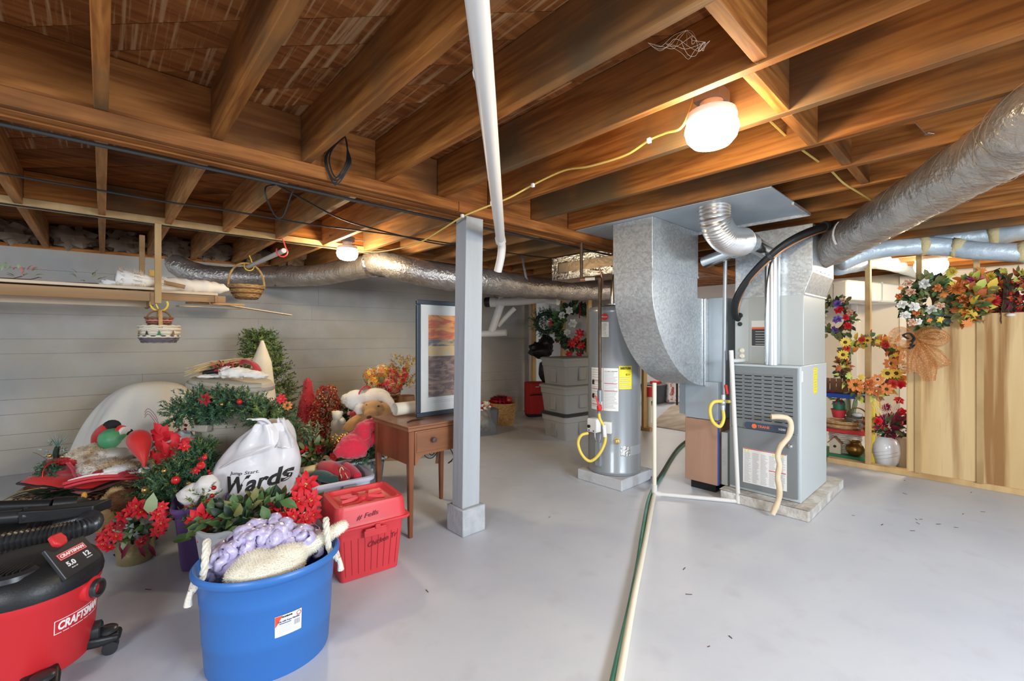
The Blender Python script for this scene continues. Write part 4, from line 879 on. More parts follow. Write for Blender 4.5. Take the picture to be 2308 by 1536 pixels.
# ------------------------------------------------------------------ foreground: vacuum, tubs
VC = V((-.205, 2.495, 0))
vc = thing('wet_dry_vacuum', 'red and black wet and dry vacuum with hose wound on top', 'vacuum', VC)
ve = V((-VC.x, -VC.y, 0)).normalized()                # toward the lens
va = math.atan2(-VC.y, -VC.x)
def vm(ang, z_, r, tilt=0.0):                          # frame on the drum wall, ang to the viewer's right
    a = va+math.radians(ang); n = V((math.cos(a), math.sin(a), 0)); x = V((-n.y, n.x, 0)); y = V((0, 0, 1))*math.cos(tilt)-n*math.sin(tilt)
    return frame_mat(VC+n*r+V((0, 0, z_)), x, y)
m = MB(); m.lathe([(.165, .055), (.172, .06), (.178, .10), (.180, .105), (.197, .325), (.204, .335), (.204, .362), (.19, .362)], VC, 48); dm = m.build('drum', red_m, vc)
m = MB(); m.lathe([(.192, .352), (.209, .356), (.211, .372), (.206, .395), (.192, .425), (.165, .448), (.11, .462), (.0, .468)], VC, 48); hdv = m.build('motor_head', blk_m, vc)
m = MB(); M_ = vm(-30, .425, .095); c = VC+(M_.translation-VC)*1.0
m.lathe([(.092, .0), (.088, .016), (.066, .022), (.058, .014), (.0, .012)], V((c.x, c.y, .440)), 32); ven = m.build('vent_dish', blks_m, hdv)
for i in range(8):
    m = MB(); x = V((M_[0][0], M_[1][0], 0)); y = V((-x.y, x.x, 0)); q = V((c.x, c.y, .458))+x*(-.045+.0128*i); h = math.sqrt(max(.0004, .054**2-(-.045+.0128*i)**2)); m.bar(q-y*h, q+y*h, .005, .012); m.build('vent_slat', blk_m, ven, smooth=False)
# control plate, sloping to the front right
pm = vm(47, .446, .150, .72)
m = MB(); m.prism([(-.085, -.062), (.075, -.055), (.082, .06), (-.07, .075)], pm, .018); cpn = m.build('control_plate', blks_m, vc, smooth=False, bevel=.004)
pl_ = pm @ Matrix.Translation((0, .022, .0185))
m = MB(); m.prism(rrect(.112, .027, .001), pl_, .0012); lb_ = m.build('logo_plate', inkr_m, cpn, smooth=False)
m = MB()
for a, b in (((-.054, -.0115), (.054, -.0105)), ((-.054, .0105), (.054, .0115)), ((-.054, -.0115), (-.053, .0115)), ((.053, -.0115), (.054, .0115))):
    m.prism([(a[0], a[1]), (b[0], a[1]), (b[0], b[1]), (a[0], b[1])], pl_ @ Matrix.Translation((0, 0, .0013)), .0003)
m.build('logo_border', inkw_m, lb_, smooth=False)
text('CRAFTSMAN', .017, pl_ @ Matrix.Translation((0, 0, .0015)), inkw_m, lb_, shear=.15, bold=.0008, wid=.098)
text('5.0', .026, pm @ Matrix.Translation((-.032, -.016, .019)), inkw_m, cpn, bold=.001, wid=.034); text('PEAK HP', .0065, pm @ Matrix.Translation((-.03, -.034, .019)), inkw_m, cpn)
text('12', .026, pm @ Matrix.Translation((.036, -.012, .019)), inkw_m, cpn, bold=.001, wid=.024); text('GALLON', .0065, pm @ Matrix.Translation((.037, -.029, .019)), inkw_m, cpn)
m = MB(); m.prism([(-.028, -.012), (-.01, -.028), (.014, -.026), (.026, -.004), (.02, .024), (-.02, .026)], pm @ Matrix.Translation((-.012, .085, .012)), .022); m.build('switch', red_m, cpn, bevel=.006)
# drum lettering following the curve
def wrap_text(s, size, a0, z_, r0, mt, par, wid, bold=.001, shear=0.0, tap=0.085):
    o = text(s, size, Matrix.Identity(4), mt, par, shear=shear, bold=bold, wid=wid)
    for v in o.data.vertices:
        p = v.co+ORG[par]; a = va+math.radians(a0)+p.x/r0; r = r0+tap*(p.y)+.0006+p.z
        v.co = VC+V((math.cos(a)*r, math.sin(a)*r, z_+p.y))-ORG[par]
    return o
def wrap_bar(m, x0, x1, y0, y1, a0, z_, r0, tap=.085):
    def fn(u, v):
        x, y = x0+(x1-x0)*u, y0+(y1-y0)*v; a = va+math.radians(a0)+x/r0; r = r0+tap*y+.0008
        return VC+V((math.cos(a)*r, math.sin(a)*r, z_+y))
    m.grid(fn, 10, 1)
A0, Z0, R0 = 46, .235, .1895
wrap_text('CRAFTSMAN', .042, A0, Z0, R0, inkw_m, dm, .165, .0016, .15)
m = MB(); 
for q in ((-.092, .092, -.0255, -.023), (-.092, .092, .023, .0255), (-.092, -.0895, -.0255, .0255), (.0895, .092, -.0255, .0255)): wrap_bar(m, *q, A0, Z0, R0)
m.build('logo_border', inkw_m, dm)
m = MB(); pr = vm(53, .318, .19); m.lathe([(.044, 0), (.044, .022), (.036, .026)], (0, 0, 0), 24); m.xf(pr); m.build('port_boss', red_m, dm)
m = MB(); m.lathe([(.034, .0), (.034, .042), (.030, .046), (.024, .044), (.022, .015), (.0, .012)], (0, 0, 0), 24); m.xf(pr); m.build('hose_port', blks_m, vc)
# casters
for ang, sc, fl_ in ((78, 1.0, 1), (8, 1.1, 1), (-62, 1.0, 1), (150, 1.0, 0)):
    a = va+math.radians(ang); n = V((math.cos(a), math.sin(a), 0)); x = V((-n.y, n.x, 0)); q = VC+n*.20
    m = MB(); m.loops([[VC+n*.14+x*s*.05+V((0, 0, h)) for s, h in ((-1, .06), (1, .06), (1, .105), (-1, .105))], [q+x*s*.05+V((0, 0, h)) for s, h in ((-1, .055), (1, .055), (1, .095), (-1, .095))],
            [q+n*.065+x*s*.035+V((0, 0, h)) for s, h in ((-1, .055), (1, .055), (1, .08), (-1, .08))]]); ft = m.build('caster_foot', blk_m, vc, bevel=.012, seg=3)
    m = MB(); m.lathe([(.034, 0), (.034, .012), (.026, .018), (0, .018)], q+n*.02+V((0, 0, .09)), 20); m.build('foot_cap', blks_m, ft)
    m = MB(); cw = q+n*.03+V((0, 0, .026))
    for s in (-1, 1): m.tube([cw+x*s*.006, cw+x*s*.022], .026, 16)
    m.build('caster_wheel', blks_m, ft)
# wheel recess on the drum side (a second storage port)
m = MB(); m.lathe([(.035, 0), (.035, .03), (.028, .034), (.026, .02), (0, .02)], (0, 0, 0), 20); m.xf(vm(74, .115, .172)); m.build('drain_cap', blks_m, vc)
# hose, wands and floor tool on the head
hz = .53
ph = [at(-160, 1250, 1.80), at(-60, 1238, 1.83), at(30, 1220, 1.88), at(110, 1207, 1.93), at(170, 1195, 1.97), at(203, 1183, 2.04), at(205, 1172, 2.12), at(185, 1172, 2.18), at(120, 1185, 2.2), at(20, 1200, 2.2)]
ps = smooth_path(ph, 13); m = MB(); m.tube(ps, [.038+.0048*(1 if i % 2 else -1) for i in range(len(ps))], 16); m.build('ribbed_hose', blks_m, vc, ang=30)
m = MB(); m.tube([at(-140, 1180, 1.95), at(50, 1164, 2.05)], .030, 16); m.tube([at(50, 1164, 2.05), at(60, 1163, 2.06)], .036, 16); m.build('wand', blks_m, vc)
m = MB(); a, b = at(55, 1163, 2.05), at(232, 1144, 2.2)
m.loops([[p+V((0, 0, h))*1.0+RT*0 for p, h in ((a+FW*-.03, -.03), (a+FW*.03, -.03), (a+FW*.03, .03), (a+FW*-.03, .03))], [p+V((0, 0, h)) for p, h in ((a.lerp(b, .4)-FW*.032, -.030), (a.lerp(b, .4)+FW*.03, -.03), (a.lerp(b, .4)+FW*.03, .024), (a.lerp(b, .4)-FW*.032, .024))],
         [p+V((0, 0, h)) for p, h in ((b-FW*.05, -.02), (b+FW*.05, -.02), (b+FW*.05, .028), (b-FW*.05, .028))]]); m.build('floor_nozzle', blk_m, vc, bevel=.006)
m = MB(); m.tube([at(-140, 1148, 2.06), at(118, 1138, 2.2)], .027, 16); m.tube([at(118, 1138, 2.2), at(172, 1134, 2.26)], .034, 16); m.loops([[at(172, 1134, 2.26)+V((0, 0, h))+FW*q for q, h in ((-.034, -.02), (.034, -.02), (.034, .02), (-.034, .02))], [at(195, 1143, 2.28)+V((0, 0, h))+FW*q for q, h in ((-.05, -.012), (.05, -.012), (.05, .004), (-.05, .004))]]); m.build('crevice_wand', blk_m, vc)
m = MB(); m.box(at(20, 1205, 2.0)+V((0, 0, -.01)), (.12, .22, .08)); m.build('hose_cradle', blk_m, vc, bevel=.008)
# --- blue oval tub
bt_c = V((.508, 2.03, 0)); br_ = math.atan2(-.24, .97)
btb = thing('blue_tub', 'blue oval plastic tub with rope handles in the foreground', 'tub', bt_c)
def oval(r, z_, n=48): return [bt_c+V((.262*r*math.cos(a)*math.cos(br_)-.222*r*math.sin(a)*math.sin(br_), .262*r*math.cos(a)*math.sin(br_)+.222*r*math.sin(a)*math.cos(br_), z_)) for a in [2*PI*k/n for k in range(n)]]
m = MB(); pr_ = [(.80, .006), (.845, .0), (.86, .012), (.885, .115), (.893, .118), (.897, .15), (.918, .27), (.928, .274), (.932, .30), (.95, .365), (.985, .372), (1.03, .385), (1.035, .398), (1.0, .408), (.965, .402), (.94, .38), (.90, .20), (.84, .014)]
m.loops([oval(r, z_) for r, z_ in pr_]); tb = m.build('body', blue_m, btb, ang=60)
def rope_h(t, nm='rope_handle'):
    ex = V((math.cos(br_), math.sin(br_), 0)); ey = V((-ex.y, ex.x, 0)); s = t
    base = bt_c+ex*(s*.236)
    pts = [base+ey*-.05+V((0, 0, .345))+ex*s*.02, base+ey*-.05+V((0, 0, .39))-ex*s*.012, base+ey*-.045+V((0, 0, .46))-ex*s*.02, base+ey*-.01+V((0, 0, .50))-ex*s*.02, base+ey*.03+V((0, 0, .475))-ex*s*.018, base+ey*.045+V((0, 0, .39))-ex*s*.012, base+ey*.045+V((0, 0, .345))+ex*s*.02]
    ps = smooth_path(pts, 9); m = MB()
    for k in range(3):
        q = []
        for i, p in enumerate(ps):
            d = (ps[min(i+1, len(ps)-1)]-ps[max(i-1, 0)]).normalized(); x = d.cross(ex).normalized(); a = i*.55+k*2.094; q.append(p+(x*math.cos(a)+d.cross(x)*math.sin(a))*.0062)
        m.tube(q, .0075, 7)
    for e in (pts[0], pts[-1]):
        m.tube([e+ex*s*.005, e+ex*s*.012+V((0, 0, -.03)), e+ex*s*.014+V((0, 0, -.055))], [.009, .011, .014], 8)
    m.build(nm, rope_m, btb)
rope_h(-1); rope_h(1)
# label
av = math.atan2(-bt_c.y, -bt_c.x)
def tubm(ang, z_, off=.0015):
    a = av+math.radians(ang)-br_; k = .897+.175*(z_-.15)
    p = bt_c+V((.262*k*math.cos(a)*math.cos(br_)-.222*k*math.sin(a)*math.sin(br_), .262*k*math.cos(a)*math.sin(br_)+.222*k*math.sin(a)*math.cos(br_), z_))
    n = V((math.cos(a)/.262, math.sin(a)/.222, 0)); n = V((n.x*math.cos(br_)-n.y*math.sin(br_), n.x*math.sin(br_)+n.y*math.cos(br_), 0)).normalized(); return p+n*off, n
def tgrid(a0, a1, z0, z1, mt, name, par, off, n=8):
    m = MB(); m.grid(lambda u, v: tubm(a0+(a1-a0)*u, z0+(z1-z0)*v, off)[0], n, 2); return m.build(name, mt, par)
tl = tgrid(4, 27, .165, .245, paper_m, 'paper_label', btb, .0016)
m = MB(); m.add([tubm(a, z_, .0024)[0] for a, z_ in ((4.2, .244), (10.5, .244), (8, .228), (5.8, .212), (4.2, .204))], [(4, 3, 2, 1, 0)]); m.build('red_corner', mat('label_red', (.75, .08, .03), .5), tl, smooth=False)
for a, z_, s, sz, mt_, b in ((14, .2375, 'HOMELINE', .0075, ink_m, .0004), (15.5, .2215, 'Tub with Rope Handles', .0080, mat('label_navy', (.05, .05, .20), .5), .0002)):
    p, n = tubm(a, z_, .0024); text(s, sz, frame_mat(p, V((-n.y, n.x, 0)), (0, 0, 1)), mt_, tl, bold=b)
for q in ((7.5, 17.5, .2115, .2145),): tgrid(*q, MATS['label_navy'], 'rule', tl, .0024)
m = MB()
for i in range(5): m.grid(lambda u, v: tubm(7.5+10*u, .204-.006*i+.0012*v, .0024)[0], 3, 1)
for i in range(9): m.grid(lambda u, v: tubm(20+.6*i+(.2+.15*(i % 3))*u, .192+.020*v, .0024)[0], 1, 1)
m.build('fine_print', inkg_m, tl)
p, n = tubm(24.3, .233, .0024); m = MB(); M_ = frame_mat(p, V((-n.y, n.x, 0)), (0, 0, 1)); m.tube([M_ @ V((.0075*math.cos(a), .0075*math.sin(a), 0)) for a in [2*PI*k/16 for k in range(16)]], .0012, 4, closed=True); m.build('red_ring', inkr_m, tl)
# contents: lavender mesh garland, white plush
gl = thing('mesh_garland', 'puffy lavender glitter mesh garland piled in the blue tub', 'garland', bt_c+V((0, .05, .30)))
m = MB(); ex = V((math.cos(br_), math.sin(br_), 0)); ey = V((-ex.y, ex.x, 0))
loops_ = MB()
for i in range(120):
    t = rnd(-1, 1); c = bt_c+ex*(t*.195-.01)+ey*(.06+rnd(-.07, .07))+V((0, 0, .375+.085*(1-t*t)+rnd(-.05, .03)))
    R_ = Euler((rnd(-.9, .9), rnd(-.9, .9), rnd(0, 6.3))).to_matrix(); r = rnd(.022, .034); w2 = rnd(.020, .030)
    def fn(u, v):
        a = 2*PI*u; b = .012*math.sin(PI*v)+.002*math.sin(11*a+i); return c+R_ @ V(((r+b)*math.cos(a), (v-.5)*w2*1.6+.003*math.sin(4*a), (r+b)*math.sin(a)*.9))
    m.grid(fn, 18, 5, closeu=True, mi=0)
m.ball(bt_c+ey*.05+V((0, 0, .36)), (.19, .12, .085), 18, 8, 0, .15, 5)
g_ = m.build('mesh_ruffles', lavm_m, gl, ang=180); stuff(g_)
wp = thing('white_plush', 'fluffy cream plush blanket with a tail-like end over the blue tub rim', 'plush', bt_c+V((0, -.1, .3)))
m = MB()
m.ball(bt_c+ey*-.065-ex*.01+V((0, 0, .375)), (.15, .095, .06), 18, 10, 0, .15, 6); m.ball(bt_c+ey*-.05+ex*.06+V((0, 0, .40)), (.085, .06, .045), 14, 8, 0, .1, 6)
m.ball(bt_c+ey*-.045-ex*.05+V((0, 0, .40)), (.075, .06, .045), 14, 8, 0, .1, 6); m.ball(bt_c+ey*-.07-ex*.07+V((0, 0, .385)), (.08, .06, .04), 14, 8)
m.tube(smooth_path([bt_c+ex*.08-ey*.02+V((0, 0, .39)), bt_c+ex*.16-ey*.01+V((0, 0, .405)), bt_c+ex*.225-ey*.0+V((0, 0, .43)), bt_c+ex*.285+ey*.01+V((0, 0, .455))], 5), [.045, .042, .038, .036, .034, .032, .031, .03, .029, .028, .028, .027, .027, .026, .025, .022], 12)
m.ball(bt_c+ex*.285+ey*.01+V((0, 0, .455)), .025)
cr_m = mat('cream_plush', (.86, .80, .66), .95, sheen=.3)
o = fuse(m, 'body', cr_m, wp, .010, 4); fur(o, 'pile', cr_m, 9000, .010, .0009, .1)
# --- red file tub with lid
RC = V((1.09, 2.44, 0)); RR = Matrix.Rotation(-.11, 3, 'Z')
rt = thing('red_file_tub', 'red plastic tub with a starburst lid and handwriting', 'tub', RC)
RM = Matrix.Translation(RC) @ RR.to_4x4()
m = MB(); m.rbox((0, 0, .145), (.365, .32, .285), .025, 4, 0, .86); m.xf(RM); rb_ = m.build('body', redtub_m, rt, ang=50)
m = MB()
for s_, n_ in ((-1, 9), (1, 9)):
    for i in range(n_):
        x = -.15+.30*i/(n_-1); z0, z1 = .03, .225
        m.add([V((x*.89-.0015, -.1605*.885, z0)), V((x*.89+.0015, -.1605*.885, z0)), V((x*.975+.0015, -.1615*.975, z1)), V((x*.975-.0015, -.1615*.975, z1))], [(0, 1, 2, 3)])
    for i in range(8):
        y = -.12+.24*i/7
        m.add([V((-.184*.885, y*.89+.0015, z0)), V((-.184*.885, y*.89-.0015, z0)), V((-.184*.975, y*.975-.0015, z1)), V((-.184*.975, y*.975+.0015, z1))], [(0, 1, 2, 3)])
    break
m.xf(RM); m.build('ribs', mat('red_tub_groove', (.40, .02, .03), .5), rb_, smooth=False)
m = MB(); m.rbox((0, 0, .292), (.435, .375, .016), .04, 5); m.xf(RM); m.build('flange', redtub_m, rt, bevel=.005)
m = MB(); o1 = rrect(.40, .345, .045, 5); rings = [[V((x*k, y*k, z_)) for x, y in o1] for k, z_ in ((1.02, .30), (.99, .312), (.955, .385), (.92, .402), (.80, .404), (.74, .386), (.70, .380))]
m.loops(rings); m.xf(RM); ld = m.build('lid', redtub_m, rt, ang=50)
m = MB()
for k in range(8):
    a = k*PI/4+.25; d = V((math.cos(a), math.sin(a)*.88, 0)); x = V((-d.y, d.x, 0)); z_ = V((0, 0, .381))
    m.add([z_+d*.03+x*.014, z_+d*.03-x*.014, z_+d*.125, z_+d*.03+V((0, 0, .018)), z_+d*.125+V((0, 0, .016))], [(0, 2, 4, 3), (2, 1, 3, 4), (0, 3, 1)])
m.lathe([(.034, 0), (.034, .014), (.024, .021), (0, .021)], (0, 0, .381), 20); m.xf(RM); m.build('starburst', redtub_m, ld, ang=30)
m = MB()
for x in (-.155, .155):
    for y in (-.13, .13): m.lathe([(.008, 0), (.008, .004)], (x, y, .4035), 10)
m.xf(RM); m.build('lid_bosses', redtub_m, ld)
m = MB(); m.box((.01, -.188, .272), (.115, .012, .012)); m.box((.01, -.186, .250), (.125, .010, .038)); m.box((.02, -.192, .282), (.03, .014, .026)); m.xf(RM); m.build('latch', redtub_m, rt, bevel=.004)
hw = mat('marker', (.16, .01, .02), .6)
text('# Fells', .034, RM @ frame_mat((-.03, -.1735, .345), (1, 0, .08), (0, .2, 1)), hw, rt, 'handwriting', .35, wid=.12); text('Chicken Tr', .040, RM @ frame_mat((.055, -.1580, .185), (1, 0, .14), (0, -.09, 1)), hw, rt, 'handwriting', .35, wid=.165)
# ------------------------------------------------------------------ flower and foliage prototypes (unit size)
def fl_poin(mt, n1=7, n2=5, c=None):
    m = MB()
    for k in range(n1):
        a = 2*PI*k/n1+rnd(-.1, .1); d = V((math.cos(a), math.sin(a), rnd(-.05, .2))); m.leaf((0, 0, 0), d, (0, 0, 1), rnd(.85, 1.1), .50, .12)
    for k in range(n2):
        a = 2*PI*(k+.5)/n2+rnd(-.1, .1); d = V((math.cos(a), math.sin(a), rnd(.35, .6))); m.leaf((0, 0, .06), d, (0, 0, 1), rnd(.5, .65), .32, .12)
    for k in range(4): m.ball((rnd(-.08, .08), rnd(-.08, .08), .16), .06, 6, 4, 1)
    return mesh_of(m, [mt, c or lime_m])
def fl_daisy(mt, cm=None, n=13, w_=.34, cr=.34):
    m = MB()
    for k in range(n):
        a = 2*PI*k/n+rnd(-.06, .06); d = V((math.cos(a), math.sin(a), rnd(0, .25))); m.leaf(d*.22, d, (0, 0, 1), rnd(.72, .85), w_, .1)
    m.ball((0, 0, .05), (cr, cr, .16), 10, 5, 1); return mesh_of(m, [mt, cm or brown_m])
def fl_rose(mt, mt2=None):
    m = MB()
    for r, n, t in ((.75, 6, .25), (.55, 6, .7), (.32, 5, 1.3), (.12, 4, 2.6)):
        for k in range(n):
            a = 2*PI*(k+rnd(-.2, .2))/n+r*5; d = V((math.cos(a), math.sin(a), 0)); m.leaf(d*r*.35+V((0, 0, .1)), (d+V((0, 0, t))).normalized(), -d+V((0, 0, .3)), .72, .62, .22, 0 if k % 2 else (1 if mt2 else 0))
    return mesh_of(m, [mt, mt2] if mt2 else [mt])
def fl_mum(mt, mt2=None, n=46):
    m = MB()
    for k in range(n):
        z = 1-1.15*(k+.5)/n; a = k*2.4; q = math.sqrt(max(0, 1-z*z)); d = V((q*math.cos(a), q*math.sin(a), z*.75+.1)).normalized()
        m.leaf(d*.15, d, V((0, 0, 1))+d*.01, rnd(.75, .95), .20, .12, 0 if not mt2 or k % 3 else 1)
    return mesh_of(m, [mt, mt2] if mt2 else [mt])
def fl_hyd(ms, n=46):
    m = MB()
    for k in range(n):
        z = 1-1.3*(k+.5)/n; a = k*2.4; q = math.sqrt(max(0, 1-z*z)); d = V((q*math.cos(a), q*math.sin(a), z)); o = d.orthogonal().normalized(); o2 = d.cross(o); mi = random.randrange(len(ms))
        t0 = rnd(0, 1.5)
        for j in range(4):
            e = o*math.cos(t0+j*PI/2)+o2*math.sin(t0+j*PI/2); x = d.cross(e)
            p = d*rnd(.84, .95); m.add([p, p+e*.13+x*.10+d*.05, p+e*.25, p+e*.13-x*.10+d*.05], [(0, 1, 2, 3)], mi)
    m.ball((0, 0, -.05), .74, 8, 6, 0); return mesh_of(m, ms)
def fl_maple(mt):
    m = MB(); o = [(0, -.5), (.28, -.42), (.2, -.2), (.62, -.25), (.5, .0), (.8, .3), (.45, .25), (.38, .45), (.22, .35), (0, 1.0), (-.22, .35), (-.38, .45), (-.45, .25), (-.8, .3), (-.5, 0), (-.62, -.25), (-.2, -.2), (-.28, -.42)]
    m.add([V((0, 0, .1))]+[V((x, y, -.12*(x*x+y*y)+.04*((i % 2)))) for i, (x, y) in enumerate(o)], [(0, i+1, (i+1) % len(o)+1) for i in range(len(o))]); return mesh_of(m, [mt])
def fl_berry(mt):
    m = MB(); m.ball((0, 0, 0), 1, 8, 6); return mesh_of(m, [mt])
P_POIN, P_POIND = fl_poin(poin_m), fl_poin(poind_m)
P_SUN, P_DAISO, P_DAISY = fl_daisy(ylw_m), fl_daisy(org_m, brown_m, 8, .5, .2), fl_daisy(rust_m, ylw_m, 9, .45, .18)
P_ROSEP, P_ROSEW, P_ROSEO, P_ROSER, P_ROSEV = fl_rose(pnk_m, cream_m), fl_rose(wht_m), fl_rose(org_m, rust_m), fl_rose(poin_m), fl_rose(prp_m)
P_MUMO, P_MUMM, P_MUMR, P_MUMY = fl_mum(org_m, rust_m), fl_mum(mag_m), fl_mum(poin_m, rust_m), fl_mum(ylw_m, lime_m)
P_HYDO, P_HYDP = fl_hyd([cream_m, org_m, ylw_m]), fl_hyd([pnk_m, poin_m, org_m])
P_MAPO, P_MAPY, P_MAPR, P_MAPL = fl_maple(org_m), fl_maple(ylw_m), fl_maple(rust_m), fl_maple(lime_m)
P_BERR, P_BERO = fl_berry(glit_m), fl_berry(org_m)
APPLE = fl_berry(mat('apple_red', (.60, .02, .02), .25, coat=.3)); GOLDB = fl_berry(gold_m)
CAMP = V((0, 0, CAMZ))
def tolens(p): return (CAMP-V(p)).normalized()
def put(parent, me, px, py, d, r, name='flower', n=None, j=.5):
    p = at(px, py, d); q = (tolens(p)*1.0+V((rnd(-j, j), rnd(-j, j), rnd(-j*.4, j)))).normalized() if n is None else V(n)
    return inst(name, me, parent, p, face_rot(q), r)
def pine(name, lab, cat, path, r, nsp, mi=(0, 0, 1, 2), L=.075, nl=.028, k=20, mats=None, parent=None, loc=None, taper=None, core=True):
    ps = smooth_path(path, 8); N = len(ps); m = MB()
    rr = lambda t: (r if not isinstance(r, (list, tuple)) else r[0]+(r[-1]-r[0])*t)
    for i in range(nsp):
        t = random.random(); f = t*(N-1); a = int(f); p = ps[a].lerp(ps[min(a+1, N-1)], f-a)
        d = V((rnd(-1, 1), rnd(-1, 1), rnd(-1, 1))).normalized(); q = p+d*rr(t)*rnd(.15, .8)
        m.sprig(q, (d+V((0, 0, .25))), L, nl, k, mi)
    t_ = parent or thing(name, lab, cat, loc or path[0])
    o = stuff(m.build('needles', mats or [pineA, pineB, pineC], t_, ang=180))
    if core:
        m = MB(); m.tube(ps, [max(.006, rr(i/(N-1))*.30)*(1+.3*noise.noise(p*9)) for i, p in enumerate(ps)], 8); m.build('stem', leafdk, t_, ang=180)
    return t_
def leaves(parent, c, R, n, mats_, L=.05, W=.026, flat=None, name='leaves', out=.7):
    m = MB(); c = V(c)
    for i in range(n):
        d = V((rnd(-1, 1), rnd(-1, 1), rnd(-1, 1))).normalized(); q = c+V((d.x*R[0], d.y*R[1], d.z*R[2]))*rnd(.3, .95)
        m.leaf(q, (d*out+V((rnd(-.6, .6), rnd(-.6, .6), rnd(-.3, .7)))).normalized(), tolens(q)+V((rnd(-.5, .5), rnd(-.5, .5), rnd(0, .6))), L*rnd(.7, 1.25), W*rnd(.7, 1.2), .15, random.randrange(len(mats_)))
    return stuff(m.build(name, mats_, parent, ang=180))
# ------------------------------------------------------------------ the heap of decorations, back to front
# white sheet over a round form
sc_ = at(322, 760, 4.08); sc_.z = 0
m = MB()
def fn(u, v):
    a = 2*PI*u; h = math.sin(v*PI/2); w_ = math.cos(v*PI/2)**.75
    fo = 1+.12*(1-h)**.6*math.sin(7*a+2)+.07*(1-h)**.8*math.sin(13*a)+.03*math.sin(3*a+1)+.03*noise.noise((math.cos(a)*2, math.sin(a)*2, v*3))
    p = V((RT.x*.56*w_*math.cos(a)*fo, RT.y*.56*w_*math.cos(a)*fo, 0))+V((FW.x*.36*w_*math.sin(a)*fo, FW.y*.36*w_*math.sin(a)*fo, 0))
    return sc_+p+RT*(.10*h)+V((0, 0, .06+.83*h))
m.grid(fn, 72, 24, closeu=True); tag(m.build('sheet_cover', cloth_w, origin=sc_, ang=180), 'white sheet draped over a rounded form against the concrete wall', 'sheet')
# artificial tree and draped cloth behind the bin
tb = at(622, 760, 4.75); tb.z = 0; tt = at(583, 752, 4.7)
tr = thing('artificial_tree', 'tall green artificial fir behind the beige bin against the wall', 'tree', tb)
m = MB()
for i in range(620):
    t = random.random()**.8; c = tb.lerp(tt, t); R_ = .36*(1-t)**.8+.035; a = rnd(0, 6.28); d = V((math.cos(a), math.sin(a), rnd(-.1, .45))); m.sprig(c+d*R_*rnd(.35, .95), d+V((0, 0, .15)), .13, .038, 22, (0, 1, 1))
stuff(m.build('needles', [pineA, pineB], tr, ang=180))
m = MB(); m.tube([tb, tt], [.03, .008], 8); m.build('trunk', stem_m, tr)
m = MB()
for i in range(90):
    t = random.random()**.8; c = tb.lerp(tt, t); R_ = .3*(1-t)**.8+.03; a = rnd(0, 6.28); m.tube([c, c+V((math.cos(a), math.sin(a), .25))*R_], [.006, .003], 4)
stuff(m.build('branches', stem_m, tr))
gc = at(588, 760, 4.30); gc.z = 0; ga = at(591, 768, 4.3)
m = MB()
def fn(u, v):
    a = 2*PI*u; r = .012+.05*min(1, v*6)+.13*v+.01*v*math.sin(6*a+1)*4*min(1, v*2)*.35; c = ga.lerp(V((gc.x, gc.y, .02))+RT*.02, v)
    return c+RT*(r*1.0*math.cos(a))+FW*(r*.8*math.sin(a))+RT*(-.08*v*max(0, -math.cos(a)))
m.grid(fn, 40, 24, closeu=True); tag(m.build('draped_cloth', cloth_c, origin=gc, ang=180), 'tall cream cloth draped to a peak behind the beige bin', 'cloth')
# beige bin
CC = at(524, 760, 3.42); CC.z = 0
cn = thing('beige_bin', 'round beige plastic bin wrapped with green garland, in the decoration heap', 'bin', CC)
m = MB(); m.lathe([(.205, .0), (.215, .012), (.238, .64), (.246, .645), (.25, .70), (.262, .71), (.262, .755), (.272, .76), (.272, .785), (.255, .79), (.245, .74), (.2, .03)], CC, 40); bb_ = m.build('body', can_m, cn, ang=50)
def binm(ang, z_, r):
    a = math.atan2(-CC.y, -CC.x)+math.radians(ang); n = V((math.cos(a), math.sin(a), 0)); return frame_mat(CC+n*r+V((0, 0, z_)), V((-n.y, n.x, 0)), (0, 0, 1))
m = MB(); M_ = binm(-42, .70, .262)
m.tube([M_ @ V(p) for p in ((-.05, -.02, 0), (-.05, .06, .025), (.05, .06, .025), (.05, -.05, 0))], .012, 8); m.build('handle', blks_m, cn)
m = MB(); m.prism([(-.06, -.05), (.06, -.05), (.07, .0), (-.07, .0)], M_ @ Matrix.Translation((0, -.02, -.01)), .05); m.build('handle_bracket', can_m, cn, bevel=.006)
for q in (((-26, 8), (.40, .60)),):
    m = MB()
    for a, b, z0, z1 in ((-38, -8, .595, .600), (-38, -8, .43, .435), (-38, -37, .43, .60), (-9, -8, .43, .60), (-35, -18, .53, .533), (-35, -18, .50, .503)):
        av_ = math.atan2(-CC.y, -CC.x); m.grid(lambda u, v: CC+V((math.cos(av_+math.radians(a+(b-a)*u)), math.sin(av_+math.radians(a+(b-a)*u)), 0))*(.2165+(z0+(z1-z0)*v)*.0365-.0005)+V((0, 0, z0+(z1-z0)*v)), 6, 1)
    m.build('moulded_frame', mat('bin_shadow_line', (.40, .36, .29), .6), bb_)
LN = V((.10, .05, 1)).normalized(); lc = CC+V((0, 0, .945))+RT*.0; lm = Matrix.Translation(lc) @ (Matrix.Rotation(.10, 4, FW))
m = MB(); m.lathe([(.288, -.035), (.292, -.03), (.292, .0), (.276, .004), (.27, .022), (.262, .028), (.05, .034), (0, .034)], (0, 0, 0), 44); m.lathe([(.288, -.035), (.268, -.034), (.262, .0)], (0, 0, 0), 44, cap0=False, cap1=False); m.xf(lm)
tag(m.build('bin_lid', can_m, origin=lc, ang=50), 'beige bin lid tilted on top of the garland, strewn with bits', 'lid')
